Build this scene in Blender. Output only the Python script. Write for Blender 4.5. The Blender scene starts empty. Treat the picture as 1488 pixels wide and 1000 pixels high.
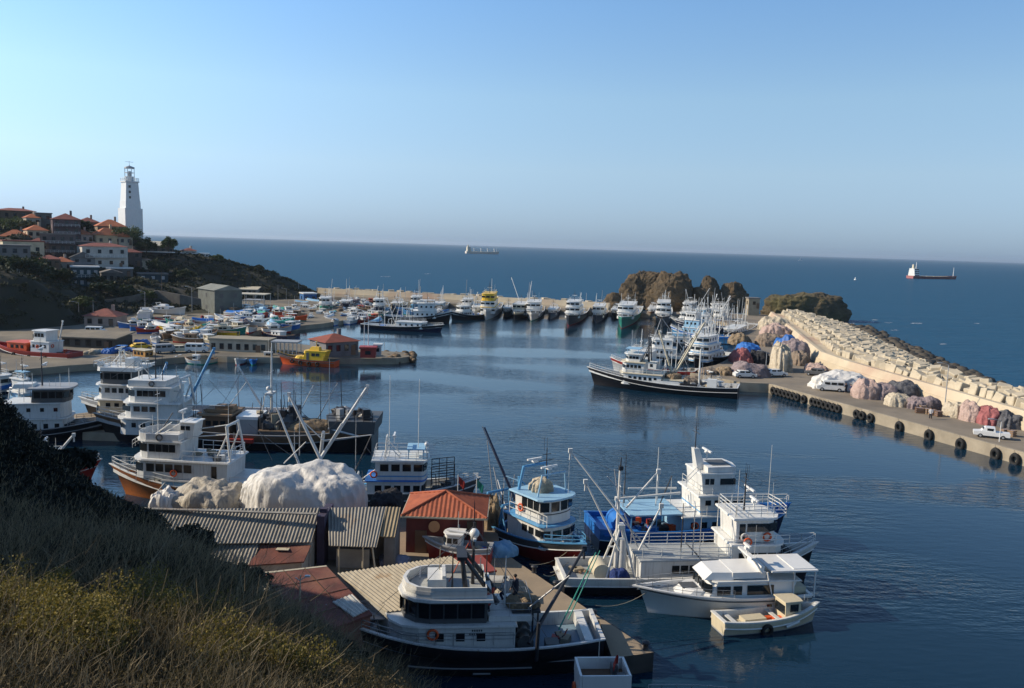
import bpy, math, random
import numpy as np
from mathutils import Vector, Matrix, noise as mnoise
R = math.radians
C = bpy.context.scene.collection
SC = bpy.context.scene
rng = random.Random(7)
nrng = np.random.RandomState(11)

# ------------------------------------------------------------------ camera
EYE = Vector((0, 0, 25)); FPX = 1200.0
PITCH = math.atan(142.8 * math.cos(R(1.83)) / FPX); ROLL = R(1.83)
_f = Vector((0, math.cos(PITCH), -math.sin(PITCH)))
_r0 = Vector((1, 0, 0)); _u0 = _r0.cross(_f)
_r = _r0 * math.cos(ROLL) + _u0 * math.sin(ROLL)
_u = -_r0 * math.sin(ROLL) + _u0 * math.cos(ROLL)
cam = bpy.data.cameras.new('camera'); camo = bpy.data.objects.new('camera', cam); C.objects.link(camo)
cam.sensor_width = 36; cam.lens = 36 * FPX / 1488; cam.clip_start = 0.1; cam.clip_end = 60000
camo.matrix_world = Matrix(((_r.x, _u.x, -_f.x, EYE.x), (_r.y, _u.y, -_f.y, EYE.y), (_r.z, _u.z, -_f.z, EYE.z), (0, 0, 0, 1)))
SC.camera = camo

def ray(px, py): return _f + _r * ((px - 744) / FPX) + _u * ((500 - py) / FPX)
def P(px, py, z=0.0):
    d = ray(px, py); return EYE + d * ((z - EYE.z) / d.z)
def PY(px, py, y):
    d = ray(px, py); return EYE + d * (y / d.y)
def PXof(p):
    d = Vector(p) - EYE; k = d.dot(_f); return (744 + FPX * d.dot(_r) / k, 500 - FPX * d.dot(_u) / k)

# ------------------------------------------------------------------ materials
def newmat(name):
    m = bpy.data.materials.new(name); m.use_nodes = True
    nt = m.node_tree; b = nt.nodes['Principled BSDF']
    return m, nt, b
def _n(nt, t, **k):
    n = nt.nodes.new(t)
    for a, v in k.items(): setattr(n, a, v)
    return n
def _coords(nt, scale=(1, 1, 1), src='Object'):
    tc = _n(nt, 'ShaderNodeTexCoord'); mp = _n(nt, 'ShaderNodeMapping'); mp.inputs['Scale'].default_value = scale
    nt.links.new(tc.outputs[src], mp.inputs['Vector']); return mp.outputs[0]
def _noise(nt, vec, scale, detail=4, rough=.6):
    n = _n(nt, 'ShaderNodeTexNoise'); n.inputs['Scale'].default_value = scale; n.inputs['Detail'].default_value = detail; n.inputs['Roughness'].default_value = rough
    nt.links.new(vec, n.inputs['Vector']); return n.outputs['Fac']
def _ramp(nt, fac, a, b, ca=(0, 0, 0, 1), cb=(1, 1, 1, 1)):
    r = _n(nt, 'ShaderNodeValToRGB'); e = r.color_ramp.elements
    e[0].position = a; e[0].color = ca; e[1].position = b; e[1].color = cb
    nt.links.new(fac, r.inputs[0]); return r.outputs[0]
def _mix(nt, fac, a, b, mode='MIX'):
    m = _n(nt, 'ShaderNodeMix', data_type='RGBA', blend_type=mode)
    for sock, v in ((m.inputs[0], fac), (m.inputs[6], a), (m.inputs[7], b)):
        if hasattr(v, 'links'): nt.links.new(v, sock)
        elif isinstance(v, (int, float)): sock.default_value = v
        else: sock.default_value = tuple(v)[:3] + (1,)
    return m.outputs[2]
def _bump(nt, b, h, strength=.3, dist=.05):
    n = _n(nt, 'ShaderNodeBump'); n.inputs['Strength'].default_value = strength; n.inputs['Distance'].default_value = dist
    nt.links.new(h, n.inputs['Height']); nt.links.new(n.outputs[0], b.inputs['Normal'])
_MC = {}
def paint(col, rough=.45, dirt=.35, rust=0.0, scale=1.0, metal=0.0, key=None):
    """weathered paint: blotchy grime, vertical streaks and (rust) brown runs"""
    k = (tuple(col), rough, dirt, rust, scale, metal)
    if k in _MC: return _MC[k]
    m, nt, b = newmat('paint')
    v = _coords(nt); n1 = _noise(nt, v, .9 * scale, 5)
    dk = tuple(c * .55 + .02 for c in col)
    c = _mix(nt, _ramp(nt, n1, .45, .8), col, dk) if dirt else None
    c1 = _mix(nt, dirt, col, c)
    vs = _coords(nt, (2.5, 2.5, .22)); n2 = _noise(nt, vs, 1.6 * scale, 4)
    c2 = _mix(nt, _mix(nt, dirt * .9, (0, 0, 0), _ramp(nt, n2, .52, .72)), c1, tuple(x * .6 + .03 for x in col))
    if rust:
        n3 = _noise(nt, vs, 2.3 * scale, 5)
        c2 = _mix(nt, _mix(nt, rust, (0, 0, 0), _ramp(nt, n3, .56, .70)), c2, (.16, .06, .022))
    nt.links.new(c2, b.inputs['Base Color']); b.inputs['Roughness'].default_value = rough; b.inputs['Metallic'].default_value = metal
    _MC[k] = m; return m
def mottled(name, a, bcol, scale=.6, rough=.9, bump=.4, dist=.1, lo=.35, hi=.68, detail=6, src='Object', stretch=(1, 1, 1), third=None):
    m, nt, b = newmat(name); v = _coords(nt, stretch, src)
    n1 = _noise(nt, v, scale, detail, .62); c = _mix(nt, _ramp(nt, n1, lo, hi), a, bcol)
    if third: c = _mix(nt, _ramp(nt, _noise(nt, v, scale * .23, 4), .5, .66), c, third)
    nt.links.new(c, b.inputs['Base Color']); b.inputs['Roughness'].default_value = rough
    if bump: _bump(nt, b, _noise(nt, v, scale * 2.3, 6), bump, dist)
    return m
def flat(name, col, rough=.5, metal=0.0):
    m, nt, b = newmat(name); v = _coords(nt)
    c = _mix(nt, _ramp(nt, _noise(nt, v, 1.7, 4), .3, .8), col, tuple(x * .72 for x in col))
    nt.links.new(c, b.inputs['Base Color']); b.inputs['Roughness'].default_value = rough; b.inputs['Metallic'].default_value = metal
    return m
def corrugated(name, a, bcol, pitch, rust=None, rustamt=.0, axis=0):
    """sheet roofing: the ribs are real geometry; this is the weathering"""
    m, nt, b = newmat(name); v = _coords(nt)
    st = [2, 2, 2]; st[1 - axis] = .35
    n1 = _noise(nt, _coords(nt, tuple(st)), 1.1, 5); c = _mix(nt, _ramp(nt, n1, .35, .7), a, bcol)
    if rust: c = _mix(nt, _ramp(nt, _noise(nt, v, .45, 6), .62 - rustamt, .78 - rustamt), c, rust)
    nt.links.new(c, b.inputs['Base Color']); b.inputs['Roughness'].default_value = .8
    return m
M = {}
M['white'] = paint((.72, .72, .69), .4, .30, .18)
M['white2'] = paint((.66, .67, .66), .45, .4, .35)
M['clean_white'] = paint((.78, .78, .76), .3, .15)
M['cream'] = paint((.62, .55, .40), .5, .35, .1)
M['black'] = paint((.018, .018, .022), .35, .3, .12)
M['navy'] = paint((.012, .02, .06), .35, .3, .1)
M['blue'] = paint((.02, .16, .52), .4, .3, .06)
M['ltblue'] = paint((.10, .33, .60), .45, .35, .1)
M['skyblue'] = paint((.30, .52, .70), .5, .35, .1)
M['red'] = paint((.36, .035, .025), .5, .4, .1)
M['orange'] = paint((.70, .10, .02), .45, .25)
M['yellow'] = paint((.75, .47, .02), .45, .25)
M['green'] = paint((.02, .26, .20), .5, .35, .1)
M['grey'] = paint((.34, .35, .36), .5, .35, .15)
M['dgrey'] = paint((.09, .095, .10), .55, .35, .1)
M['brown'] = paint((.16, .09, .05), .6, .5, .1)
M['wood'] = mottled('wood', (.30, .20, .12), (.17, .11, .065), 2.5, .7, .2, .02, stretch=(1, 5, 5))
M['deck'] = mottled('deck_planks', (.36, .31, .25), (.22, .19, .155), 1.3, .8, .15, .02, stretch=(.5, 4, 1))
M['deckgrey'] = paint((.38, .40, .40), .6, .5, .25)
M['deckblue'] = paint((.16, .25, .34), .6, .4, .1)
M['rustorange'] = paint((.50, .145, .025), .6, .75, .6, 1.3)
M['metal'] = flat('galvanised', (.46, .47, .48), .45, .4)
M['darkmetal'] = flat('dark_metal', (.05, .052, .06), .5, .3)
M['rubber'] = flat('rubber', (.014, .014, .014), .8)
M['rope'] = flat('rope', (.38, .33, .24), .9)
M['line'] = flat('wire_line', (.16, .16, .17), .6)
M['glass'], _nt, _b = newmat('window_glass'); _b.inputs['Base Color'].default_value = (.012, .016, .02, 1); _b.inputs['Roughness'].default_value = .06
M['skin'] = flat('skin', (.45, .26, .18), .6)

# ------------------------------------------------------------------ mesh builder
class MB:
    def __init__(s): s.v = []; s.f = []; s.m = []; s.sm = []
    def add(s, vs, fs, mat=0, smooth=False):
        o = len(s.v); s.v.extend(tuple(p) for p in vs)
        for f in fs: s.f.append(tuple(i + o for i in f)); s.m.append(mat); s.sm.append(smooth)
        return s
    def box(s, c, d, rz=0.0, mat=0, taper=1.0, ry=0.0):
        x, y, z = d[0] / 2, d[1] / 2, d[2] / 2; vs = []
        for k, zz in ((1, -z), (taper, z)):
            for (a, b) in ((-x, -y), (x, -y), (x, y), (-x, y)): vs.append(Vector((a * k, b * k, zz)))
        if rz or ry:
            mt = Matrix.Rotation(rz, 3, 'Z') @ Matrix.Rotation(ry, 3, 'Y'); vs = [mt @ p for p in vs]
        c = Vector(c); vs = [p + c for p in vs]
        return s.add(vs, [(3, 2, 1, 0), (4, 5, 6, 7), (0, 1, 5, 4), (1, 2, 6, 5), (2, 3, 7, 6), (3, 0, 4, 7)], mat)
    def tube(s, p0, p1, r0, r1=None, n=6, mat=0, cap=True):
        p0 = Vector(p0); p1 = Vector(p1); r1 = r0 if r1 is None else r1
        d = p1 - p0
        if d.length < 1e-6: return s
        d.normalize(); a = d.orthogonal().normalized(); b = d.cross(a); vs = []
        for p, r in ((p0, r0), (p1, r1)):
            for i in range(n):
                t = 2 * math.pi * i / n; vs.append(p + a * (r * math.cos(t)) + b * (r * math.sin(t)))
        fs = [(i, (i + 1) % n, n + (i + 1) % n, n + i) for i in range(n)]
        s.add(vs, fs, mat, n > 5)
        if cap: s.add(vs, [tuple(range(n))[::-1], tuple(range(n, 2 * n))], mat)
        return s
    def path(s, pts, r, n=5, mat=0):
        for a, b in zip(pts[:-1], pts[1:]): s.tube(a, b, r, r, n, mat)
        return s
    def sag(s, a, b, r, sag=.5, n=8, mat=0):
        a = Vector(a); b = Vector(b)
        return s.path([a.lerp(b, i / n) - Vector((0, 0, sag * 4 * (i / n) * (1 - i / n))) for i in range(n + 1)], r, 4, mat)
    def prism(s, poly, z0, z1, mat=0, top=None, shift=(0, 0), tscale=1.0, bottom=True):
        n = len(poly); cx = sum(p[0] for p in poly) / n; cy = sum(p[1] for p in poly) / n
        vs = [(p[0], p[1], z0) for p in poly] + [((p[0] - cx) * tscale + cx + shift[0], (p[1] - cy) * tscale + cy + shift[1], z1) for p in poly]
        s.add(vs, [(i, (i + 1) % n, n + (i + 1) % n, n + i) for i in range(n)], mat)
        s.add(vs, [tuple(range(n, 2 * n))], mat if top is None else top)
        if bottom: s.add(vs, [tuple(range(n))[::-1]], mat)
        return s
    def lathe(s, prof, c=(0, 0, 0), n=12, mat=0, smooth=True):
        c = Vector(c); vs = []
        for r, z in prof:
            for i in range(n):
                t = 2 * math.pi * i / n; vs.append((c.x + r * math.cos(t), c.y + r * math.sin(t), c.z + z))
        fs = [(j * n + i, j * n + (i + 1) % n, (j + 1) * n + (i + 1) % n, (j + 1) * n + i) for j in range(len(prof) - 1) for i in range(n)]
        s.add(vs, fs, mat, smooth); s.add(vs, [tuple(range(n))[::-1], tuple(range((len(prof) - 1) * n, len(prof) * n))], mat)
        return s
    def torus(s, c, R_, r, axis=(0, 0, 1), n=14, k=6, mat=0):
        ax = Vector(axis).normalized(); a = ax.orthogonal().normalized(); b = ax.cross(a); c = Vector(c); vs = []
        for i in range(n):
            t = 2 * math.pi * i / n; d = a * math.cos(t) + b * math.sin(t)
            for j in range(k):
                q = 2 * math.pi * j / k; vs.append(c + d * (R_ + r * math.cos(q)) + ax * (r * math.sin(q)))
        s.add(vs, [(i * k + j, ((i + 1) % n) * k + j, ((i + 1) % n) * k + (j + 1) % k, i * k + (j + 1) % k) for i in range(n) for j in range(k)], mat, True)
        return s
    def ball(s, c, r, n=8, mat=0, sz=1.0):
        m = n // 2 + 1; prof = [(max(.001, r * math.sin(math.pi * i / m)), -r * sz * math.cos(math.pi * i / m)) for i in range(m + 1)]
        return s.lathe(prof, c, n, mat)
    def lump(s, c, rx, ry, rz, sd=0.0, mat=0):
        v = []
        for j in range(6):
            t = j / 5 * math.pi
            for i in range(9):
                a = 2 * math.pi * i / 9; d = Vector((math.sin(t) * math.cos(a), math.sin(t) * math.sin(a), -math.cos(t))); k = 1 + .5 * mnoise.noise(d * 1.7 + Vector((sd, sd, 0))); v.append((c[0] + d.x * rx * k, c[1] + d.y * ry * k, c[2] + d.z * rz * k))
        return s.add(v, [(j * 9 + i, j * 9 + (i + 1) % 9, (j + 1) * 9 + (i + 1) % 9, (j + 1) * 9 + i) for j in range(5) for i in range(9)], mat, False)
    def loft(s, rings, mat=0, closed=True, smooth=True, caps=True):
        n = len(rings[0]); vs = [p for r in rings for p in r]
        e = n if closed else n - 1
        s.add(vs, [(j * n + i, j * n + (i + 1) % n, (j + 1) * n + (i + 1) % n, (j + 1) * n + i) for j in range(len(rings) - 1) for i in range(e)], mat, smooth)
        if caps: s.add(vs, [tuple(range(n))[::-1], tuple(range((len(rings) - 1) * n, len(rings) * n))], mat)
        return s
    def rail(s, pts, h=.9, r=.025, bars=2, step=1.3, mat=0, closed=False):
        pts = [Vector(p) for p in pts]
        if closed: pts = pts + [pts[0]]
        for a, b in zip(pts[:-1], pts[1:]):
            for k in range(bars):
                dz = Vector((0, 0, h * (k + 1) / bars)); s.tube(a + dz, b + dz, r, r, 4, mat, False)
            m = max(1, int((b - a).length / step))
            for i in range(m + 1):
                p = a.lerp(b, i / m); s.tube(p, p + Vector((0, 0, h)), r, r, 4, mat, False)
        return s
    def build(s, name, mats, parent=None, loc=None):
        me = bpy.data.meshes.new(name); me.from_pydata(s.v, [], s.f); me.update()
        if not isinstance(mats, (list, tuple)): mats = [mats]
        for m in mats: me.materials.append(m)
        me.polygons.foreach_set('material_index', s.m); me.polygons.foreach_set('use_smooth', s.sm)
        o = bpy.data.objects.new(name, me); C.objects.link(o)
        if parent: o.parent = parent
        if loc is not None: o.location = loc
        return o
def npmesh(name, v, f, mats, mi=None, parent=None, smooth=False):
    """fast mesh from numpy: v (n,3), f (m,k)"""
    me = bpy.data.meshes.new(name); k = f.shape[1]
    me.vertices.add(len(v)); me.vertices.foreach_set('co', np.asarray(v, np.float32).ravel())
    me.loops.add(f.size); me.loops.foreach_set('vertex_index', f.astype(np.int32).ravel())
    me.polygons.add(len(f)); me.polygons.foreach_set('loop_start', np.arange(0, f.size, k, dtype=np.int32))
    if mi is not None: me.polygons.foreach_set('material_index', mi.astype(np.int32))
    if smooth: me.polygons.foreach_set('use_smooth', np.ones(len(f), bool))
    me.update(calc_edges=True); me.validate()
    for m in (mats if isinstance(mats, (list, tuple)) else [mats]): me.materials.append(m)
    o = bpy.data.objects.new(name, me); C.objects.link(o)
    if parent: o.parent = parent
    return o
def tag(o, label, cat, group=None):
    o['label'] = label; o['category'] = cat
    if group: o['group'] = group
    return o
def thing(name, label, cat, loc=(0, 0, 0), rz=0.0, group=None):
    o = bpy.data.objects.new(name, None); C.objects.link(o); o.empty_display_size = .3
    o.location = loc; o.rotation_euler = (0, 0, rz); return tag(o, label, cat, group)
def struct(o, kind='structure'): o['kind'] = kind; return o
KIDS = {}
def children(o): return [c for c in C.objects if c.parent == o]
def copy_tree(o, parent=None, kids=None):
    c = o.copy(); C.objects.link(c); c.parent = parent
    if parent and 'label' in c: pass
    for ch in (o.children): copy_tree(ch, c)
    return c
ORD = ['first', 'second', 'third', 'fourth', 'fifth', 'sixth', 'seventh', 'eighth', 'ninth', 'tenth', 'eleventh', 'twelfth', 'thirteenth', 'fourteenth', 'fifteenth', 'sixteenth', 'seventeenth', 'eighteenth', 'nineteenth', 'twentieth', 'twenty-first', 'twenty-second', 'twenty-third', 'twenty-fourth', 'twenty-fifth', 'twenty-sixth', 'twenty-seventh', 'twenty-eighth', 'twenty-ninth', 'thirtieth']
def order_labels(objs, fmt):
    """fmt has {o}: ordinal from the left in the photo"""
    objs = sorted(objs, key=lambda o: PXof(o.location)[0])
    for i, o in enumerate(objs):
        w = ORD[i] + ' from the left' if 0 < i < len(objs) - 1 else ('leftmost' if i == 0 else 'rightmost')
        o['label'] = fmt.replace('{o}', w)
_WM = {}
def window(w, h, parent, loc, rz=0.0, depth=.07, name='window', mat=None):
    """one window, box proud of the wall by half its depth; mesh data shared by size"""
    mat = mat or M['glass']; k = (round(w, 2), round(h, 2), depth, name, mat.name)
    if k not in _WM:
        o = MB().box((0, 0, 0), (w, depth, h)).build(name, mat, parent); _WM[k] = o.data
    else:
        o = bpy.data.objects.new(name, _WM[k]); C.objects.link(o); o.parent = parent
    o.location = loc; o.rotation_euler = (0, 0, rz); return o
def rbf(pts, smooth=.0):
    p = np.array([q[:2] for q in pts], float); z = np.array([q[2] for q in pts], float); n = len(p)
    def U(r2): return np.where(r2 > 1e-9, r2 * np.log(r2 + 1e-12), 0)
    K = U(((p[:, None] - p[None]) ** 2).sum(-1)) + np.eye(n) * smooth
    A = np.block([[K, np.ones((n, 1)), p], [np.ones((1, n)), np.zeros((1, 3))], [p.T, np.zeros((2, 3))]])
    w = np.linalg.solve(A, np.concatenate([z, np.zeros(3)]))
    def f(x, y):
        x = np.asarray(x, float); y = np.asarray(y, float); sh = x.shape; q = np.stack([x.ravel(), y.ravel()], 1)
        return (U(((q[:, None] - p[None]) ** 2).sum(-1)) @ w[:n] + w[n] + q @ w[n + 1:]).reshape(sh)
    return f
def fbm(x, y, seed=0, oct=5, f=1.0):
    """cheap value-noise fbm on numpy arrays"""
    r = np.random.RandomState(seed); T = r.rand(256, 256); out = 0; a = .5
    for _ in range(oct):
        X = x * f; Y = y * f; xi = np.floor(X).astype(int); yi = np.floor(Y).astype(int); tx = X - xi; ty = Y - yi
        tx = tx * tx * (3 - 2 * tx); ty = ty * ty * (3 - 2 * ty)
        g = lambda i, j: T[i % 256, j % 256]
        out = out + a * ((g(xi, yi) * (1 - tx) + g(xi + 1, yi) * tx) * (1 - ty) + (g(xi, yi + 1) * (1 - tx) + g(xi + 1, yi + 1) * tx) * ty - .5)
        a *= .5; f *= 2.03
    return out
# ------------------------------------------------------------------ light and sky
SUN_EL, SUN_AZ = 30.0, 3.0      # from the left, a little beyond the scene
W = bpy.data.worlds.new('World'); SC.world = W; W.use_nodes = True
nt = W.node_tree; bg = nt.nodes['Background']
sky = nt.nodes.new('ShaderNodeTexSky'); sky.sky_type = 'NISHITA'; sky.sun_disc = False
sky.sun_elevation = R(SUN_EL); sky.sun_rotation = R(-90 + SUN_AZ); 
sky.altitude = 2000; sky.air_density = 1.0; sky.dust_density = .5; sky.ozone_density = 6
_tc = nt.nodes.new('ShaderNodeTexCoord'); _sx = nt.nodes.new('ShaderNodeSeparateXYZ'); nt.links.new(_tc.outputs['Generated'], _sx.inputs[0])
_rp = nt.nodes.new('ShaderNodeValToRGB'); nt.links.new(_sx.outputs[2], _rp.inputs[0]); _e = _rp.color_ramp.elements
_e[0].position = 0.0; _e[0].color = (.175, .22, .325, 1); _e[1].position = .27; _e[1].color = (.80, .76, .64, 1); _x = _e.new(.09); _x.color = (.63, .51, .425, 1); _x = _e.new(.17); _x.color = (.84, .69, .52, 1); _x = _e.new(.7); _x.color = (.50, .46, .40, 1)
_xf = nt.nodes.new('ShaderNodeMath'); _xf.operation = 'MULTIPLY_ADD'; nt.links.new(_sx.outputs[0], _xf.inputs[0]); _xf.inputs[1].default_value = -.95; _xf.inputs[2].default_value = 3.0
_ml = nt.nodes.new('ShaderNodeVectorMath'); _ml.operation = 'MULTIPLY'; nt.links.new(sky.outputs[0], _ml.inputs[0]); nt.links.new(_rp.outputs[0], _ml.inputs[1])
_m2 = nt.nodes.new('ShaderNodeVectorMath'); _m2.operation = 'SCALE'; nt.links.new(_ml.outputs[0], _m2.inputs[0]); nt.links.new(_xf.outputs[0], _m2.inputs[3])
nt.links.new(_m2.outputs[0], bg.inputs[0]); bg.inputs[1].default_value = 0.095
sl = bpy.data.lights.new('sun', 'SUN'); so = bpy.data.objects.new('sun', sl); C.objects.link(so)
sl.energy = 4.5; sl.angle = R(.5); sl.color = (1, .86, .66)
_sd = Vector((-math.cos(R(SUN_AZ)) * math.cos(R(SUN_EL)), math.sin(R(SUN_AZ)) * math.cos(R(SUN_EL)), math.sin(R(SUN_EL))))
so.rotation_euler = _sd.to_track_quat('Z', 'Y').to_euler(); so.location = _sd * 50
SC.view_settings.view_transform = 'Standard'; SC.view_settings.look = 'None'; SC.view_settings.gamma = 1; SC.view_settings.exposure = 0.2
SC.cycles.max_bounces = 5; SC.cycles.diffuse_bounces = 2; SC.cycles.glossy_bounces = 3; SC.cycles.use_denoising = True
SC.cycles.caustics_reflective = False; SC.cycles.caustics_refractive = False; SC.cycles.sample_clamp_indirect = 4

# ------------------------------------------------------------------ water
def water(name, base, rough, layers, patches=None, foam=False, spec=.5):
    m, nt, b = newmat(name)
    tc = _n(nt, 'ShaderNodeTexCoord')
    h = None
    for (sx, sy, sc, amt) in layers:
        mp = _n(nt, 'ShaderNodeMapping'); mp.inputs['Scale'].default_value = (sx, sy, 1); mp.inputs['Rotation'].default_value = (0, 0, R(-14))
        nt.links.new(tc.outputs['Object'], mp.inputs[0])
        n = _noise(nt, mp.outputs[0], sc, 3, .55)
        mu = _n(nt, 'ShaderNodeMath', operation='MULTIPLY'); nt.links.new(n, mu.inputs[0]); mu.inputs[1].default_value = amt
        if h is None: h = mu.outputs[0]
        else:
            ad = _n(nt, 'ShaderNodeMath', operation='ADD'); nt.links.new(h, ad.inputs[0]); nt.links.new(mu.outputs[0], ad.inputs[1]); h = ad.outputs[0]
    bp = _n(nt, 'ShaderNodeBump'); bp.inputs['Distance'].default_value = 1.0; nt.links.new(h, bp.inputs['Height']); bp.inputs['Strength'].default_value = 1.0
    if patches:   # wind: rippled and slick areas of the same water
        mp = _n(nt, 'ShaderNodeMapping'); mp.inputs['Scale'].default_value = (1, 2.1, 1); mp.inputs['Rotation'].default_value = (0, 0, R(28)); mp.inputs['Location'].default_value = (3.3, 1.2, 0)
        nt.links.new(tc.outputs['Object'], mp.inputs[0])
        f = _noise(nt, mp.outputs[0], patches, 2.5, .5)
        r = _ramp(nt, f, .44, .56, (.14,) * 3 + (1,), (1, 1, 1, 1)); nt.links.new(r, bp.inputs['Strength'])
    nt.links.new(bp.outputs[0], b.inputs['Normal'])
    col = base
    if foam:
        v = tc.outputs['Object']; mp = _n(nt, 'ShaderNodeMapping'); mp.inputs['Scale'].default_value = (.35, 1.6, 1); nt.links.new(v, mp.inputs[0])
        f = _ramp(nt, _noise(nt, mp.outputs[0], .16, 6, .62), .735, .76)
        col = _mix(nt, f, base, (.55, .6, .62))
        nt.links.new(col, b.inputs['Base Color'])
    else: b.inputs['Base Color'].default_value = tuple(base) + (1,)
    b.inputs['Roughness'].default_value = rough; b.inputs['IOR'].default_value = 1.333; 
    if spec < .5:   # open sea: steep wavelets keep the mirror share low even far out
        fr = _n(nt, 'ShaderNodeFresnel'); fr.inputs['IOR'].default_value = 1.333; nt.links.new(bp.outputs[0], fr.inputs['Normal'])
        mn = _n(nt, 'ShaderNodeMath', operation='MINIMUM'); nt.links.new(fr.outputs[0], mn.inputs[0]); mn.inputs[1].default_value = spec
        df = _n(nt, 'ShaderNodeBsdfDiffuse'); gl = _n(nt, 'ShaderNodeBsdfGlossy'); gl.inputs['Roughness'].default_value = rough; mx = _n(nt, 'ShaderNodeMixShader')
        nt.links.new(bp.outputs[0], gl.inputs['Normal']); nt.links.new(bp.outputs[0], df.inputs['Normal'])
        if foam: nt.links.new(col, df.inputs['Color'])
        else: df.inputs['Color'].default_value = tuple(base) + (1,)
        nt.links.new(mn.outputs[0], mx.inputs[0]); nt.links.new(df.outputs[0], mx.inputs[1]); nt.links.new(gl.outputs[0], mx.inputs[2]); nt.links.new(mx.outputs[0], nt.nodes['Material Output'].inputs[0])
    return m
m_sea = water('sea_water', (.012, .078, .155), .2, [(.55, 1.6, .22, .9), (1, 1, 1.1, .22), (.3, .9, .05, 2.0)], foam=True, spec=.13)
m_harb = water('harbour_water', (.006, .027, .053), .05, [(.5, 1.5, .9, .13), (1, 1, 3.2, .035), (.4, 1, .18, .12)], patches=.021)
sea = MB().add([(-9000, -400, -.08), (9000, -400, -.08), (42000, 45000, -.08), (-42000, 45000, -.08)], [(0, 1, 2, 3)]).build('sea', m_sea); struct(sea)
hp = [(-190, 20), (-60, -20), (120, -20), (98, 50), (76, 112), (70, 172), (93, 290), (92, 322), (45, 317), (-84, 355), (-140, 330), (-190, 200)]
hw = MB().add([(x, y, 0) for x, y in hp], [tuple(range(len(hp)))]).build('harbour_water', m_harb); struct(hw)

# ------------------------------------------------------------------ concrete quays
m_conc = mottled('quay_concrete', (.40, .34, .25), (.27, .23, .17), .35, .9, .25, .05, third=(.20, .17, .13))
m_tarmac = mottled('quay_surface', (.27, .225, .17), (.20, .17, .13), .25, .95, .2, .04, third=(.15, .13, .105))
m_sand = mottled('apron_ground', (.24, .205, .15), (.15, .13, .10), .16, .95, .3, .05, third=(.11, .10, .085))
m_slab = mottled('jetty_slab', (.36, .28, .19), (.26, .205, .145), .4, .95, .25, .04, third=(.2, .16, .12))
m_wall = mottled('seawall_concrete', (.60, .51, .37), (.50, .42, .30), .22, .95, .3, .06, third=(.46, .33, .24))
m_block = mottled('block_concrete', (.56, .485, .36), (.42, .36, .265), .5, .95, .35, .06)
m_boulder = mottled('boulder_rock', (.10, .085, .065), (.05, .043, .035), .4, .95, .5, .2)
EDGE = [Vector((93, 15, 0)), Vector((P(1488, 660, 1.5).x, P(1488, 660, 1.5).y, 0)), Vector(P(1117, 559, 1.5)[:2] + (0,))]
Q1, Q2 = EDGE[1], EDGE[2]
TIP = P(1003, 543, 1.5)
quay_poly = [(93, 15), (Q1.x, Q1.y), (Q2.x, Q2.y), (P(1075, 557, 1.5).x, P(1075, 557, 1.5).y), (TIP.x, TIP.y), (TIP.x + 1, TIP.y + 5), (43, 172), (52, 190), (62, 226), (72, 278), (66, 300), (45, 309), (20, 313), (-80, 345), (-86, 356), (45, 320), (100, 322), (94, 280), (70, 170), (76, 108), (118, 15)]
q = MB().prism(quay_poly, -3, 1.5, 0, 1)
for a, b in ((0, 1), (1, 2), (2, 3), (3, 4)):    # low kerb along the edge
    A = Vector(quay_poly[a] + (1.5,)); B = Vector(quay_poly[b] + (1.5,)); d = (B - A).normalized(); nrm = Vector((-d.y, d.x, 0)) * -1
    c0 = A + nrm * .05; 
    q.loft([[A + nrm * .03 + Vector((0, 0, .003)), A + nrm * .5 + Vector((0, 0, .003)), A + nrm * .5 + Vector((0, 0, .18)), A + nrm * .03 + Vector((0, 0, .18))],
            [B + nrm * .03 + Vector((0, 0, .003)), B + nrm * .5 + Vector((0, 0, .003)), B + nrm * .5 + Vector((0, 0, .18)), B + nrm * .03 + Vector((0, 0, .18))]], 0, True, False)
struct(q.build('quay', [m_conc, m_tarmac]))

def sweep(path, prof, name, mats, mi=None, jit=None):
    rings = []
    for i, p in enumerate(path):
        a = path[max(0, i - 1)]; b = path[min(len(path) - 1, i + 1)]; d = (Vector(b) - Vector(a)).normalized(); nr = Vector((d.y, -d.x, 0))
        rings.append([Vector(p) + nr * o + Vector((0, 0, z)) for o, z in prof])
    mb = MB()
    for j in range(len(rings) - 1):
        for i in range(len(prof) - 1):
            mb.add([rings[j][i], rings[j][i + 1], rings[j + 1][i + 1], rings[j + 1][i]], [(0, 1, 2, 3)], 0 if mi is None else mi[i])
    for r in (rings[0], rings[-1]): mb.add(r, [tuple(range(len(r)))], 0)
    return mb.build(name, mats)
CREST = [Vector(P(px, py, 4.1)) for px, py in ((1488, 597), (1400, 572), (1300, 544), (1230, 524), (1193, 511), (1175, 497), (1150, 476), (1120, 453))]
CREST = [Vector((106, 30, 0)), Vector((88, 68, 0))] + [Vector((p.x, p.y, 0)) for p in CREST]
CREST = [CREST[0], CREST[1]] + CREST[2:]
seawall = sweep(CREST, [(-1.0, -1), (-1.0, 1.6), (-.8, 2.7), (-.62, 2.7), (0, 4.1), (.9, 4.1), (.9, 3.5), (3.6, 3.5), (3.6, 1)], 'seawall', [m_wall])
tag(seawall, 'long cream concrete seawall along the right-hand quay below the armour blocks', 'seawall')
mound = sweep(CREST, [(3.0, 2.6), (6, 2.4), (28, -.5), (34, -3), (3, -3)], 'rubble_mound', [m_boulder]); struct(mound)
FWc = [Vector((PY(px, 430, y).x, y, 0)) for px, y in ((462, 356), (560, 347), (680, 337), (800, 326), (885, 318))]; fz = 4.3
fwall = sweep(FWc[::-1], [(3.2, -1), (3.2, fz - 1.2), (.7, fz - 1.2), (.7, fz), (0, fz), (-.35, 2.4), (-.9, 2.4), (-.9, .5)], 'seawall', [m_wall])
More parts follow.
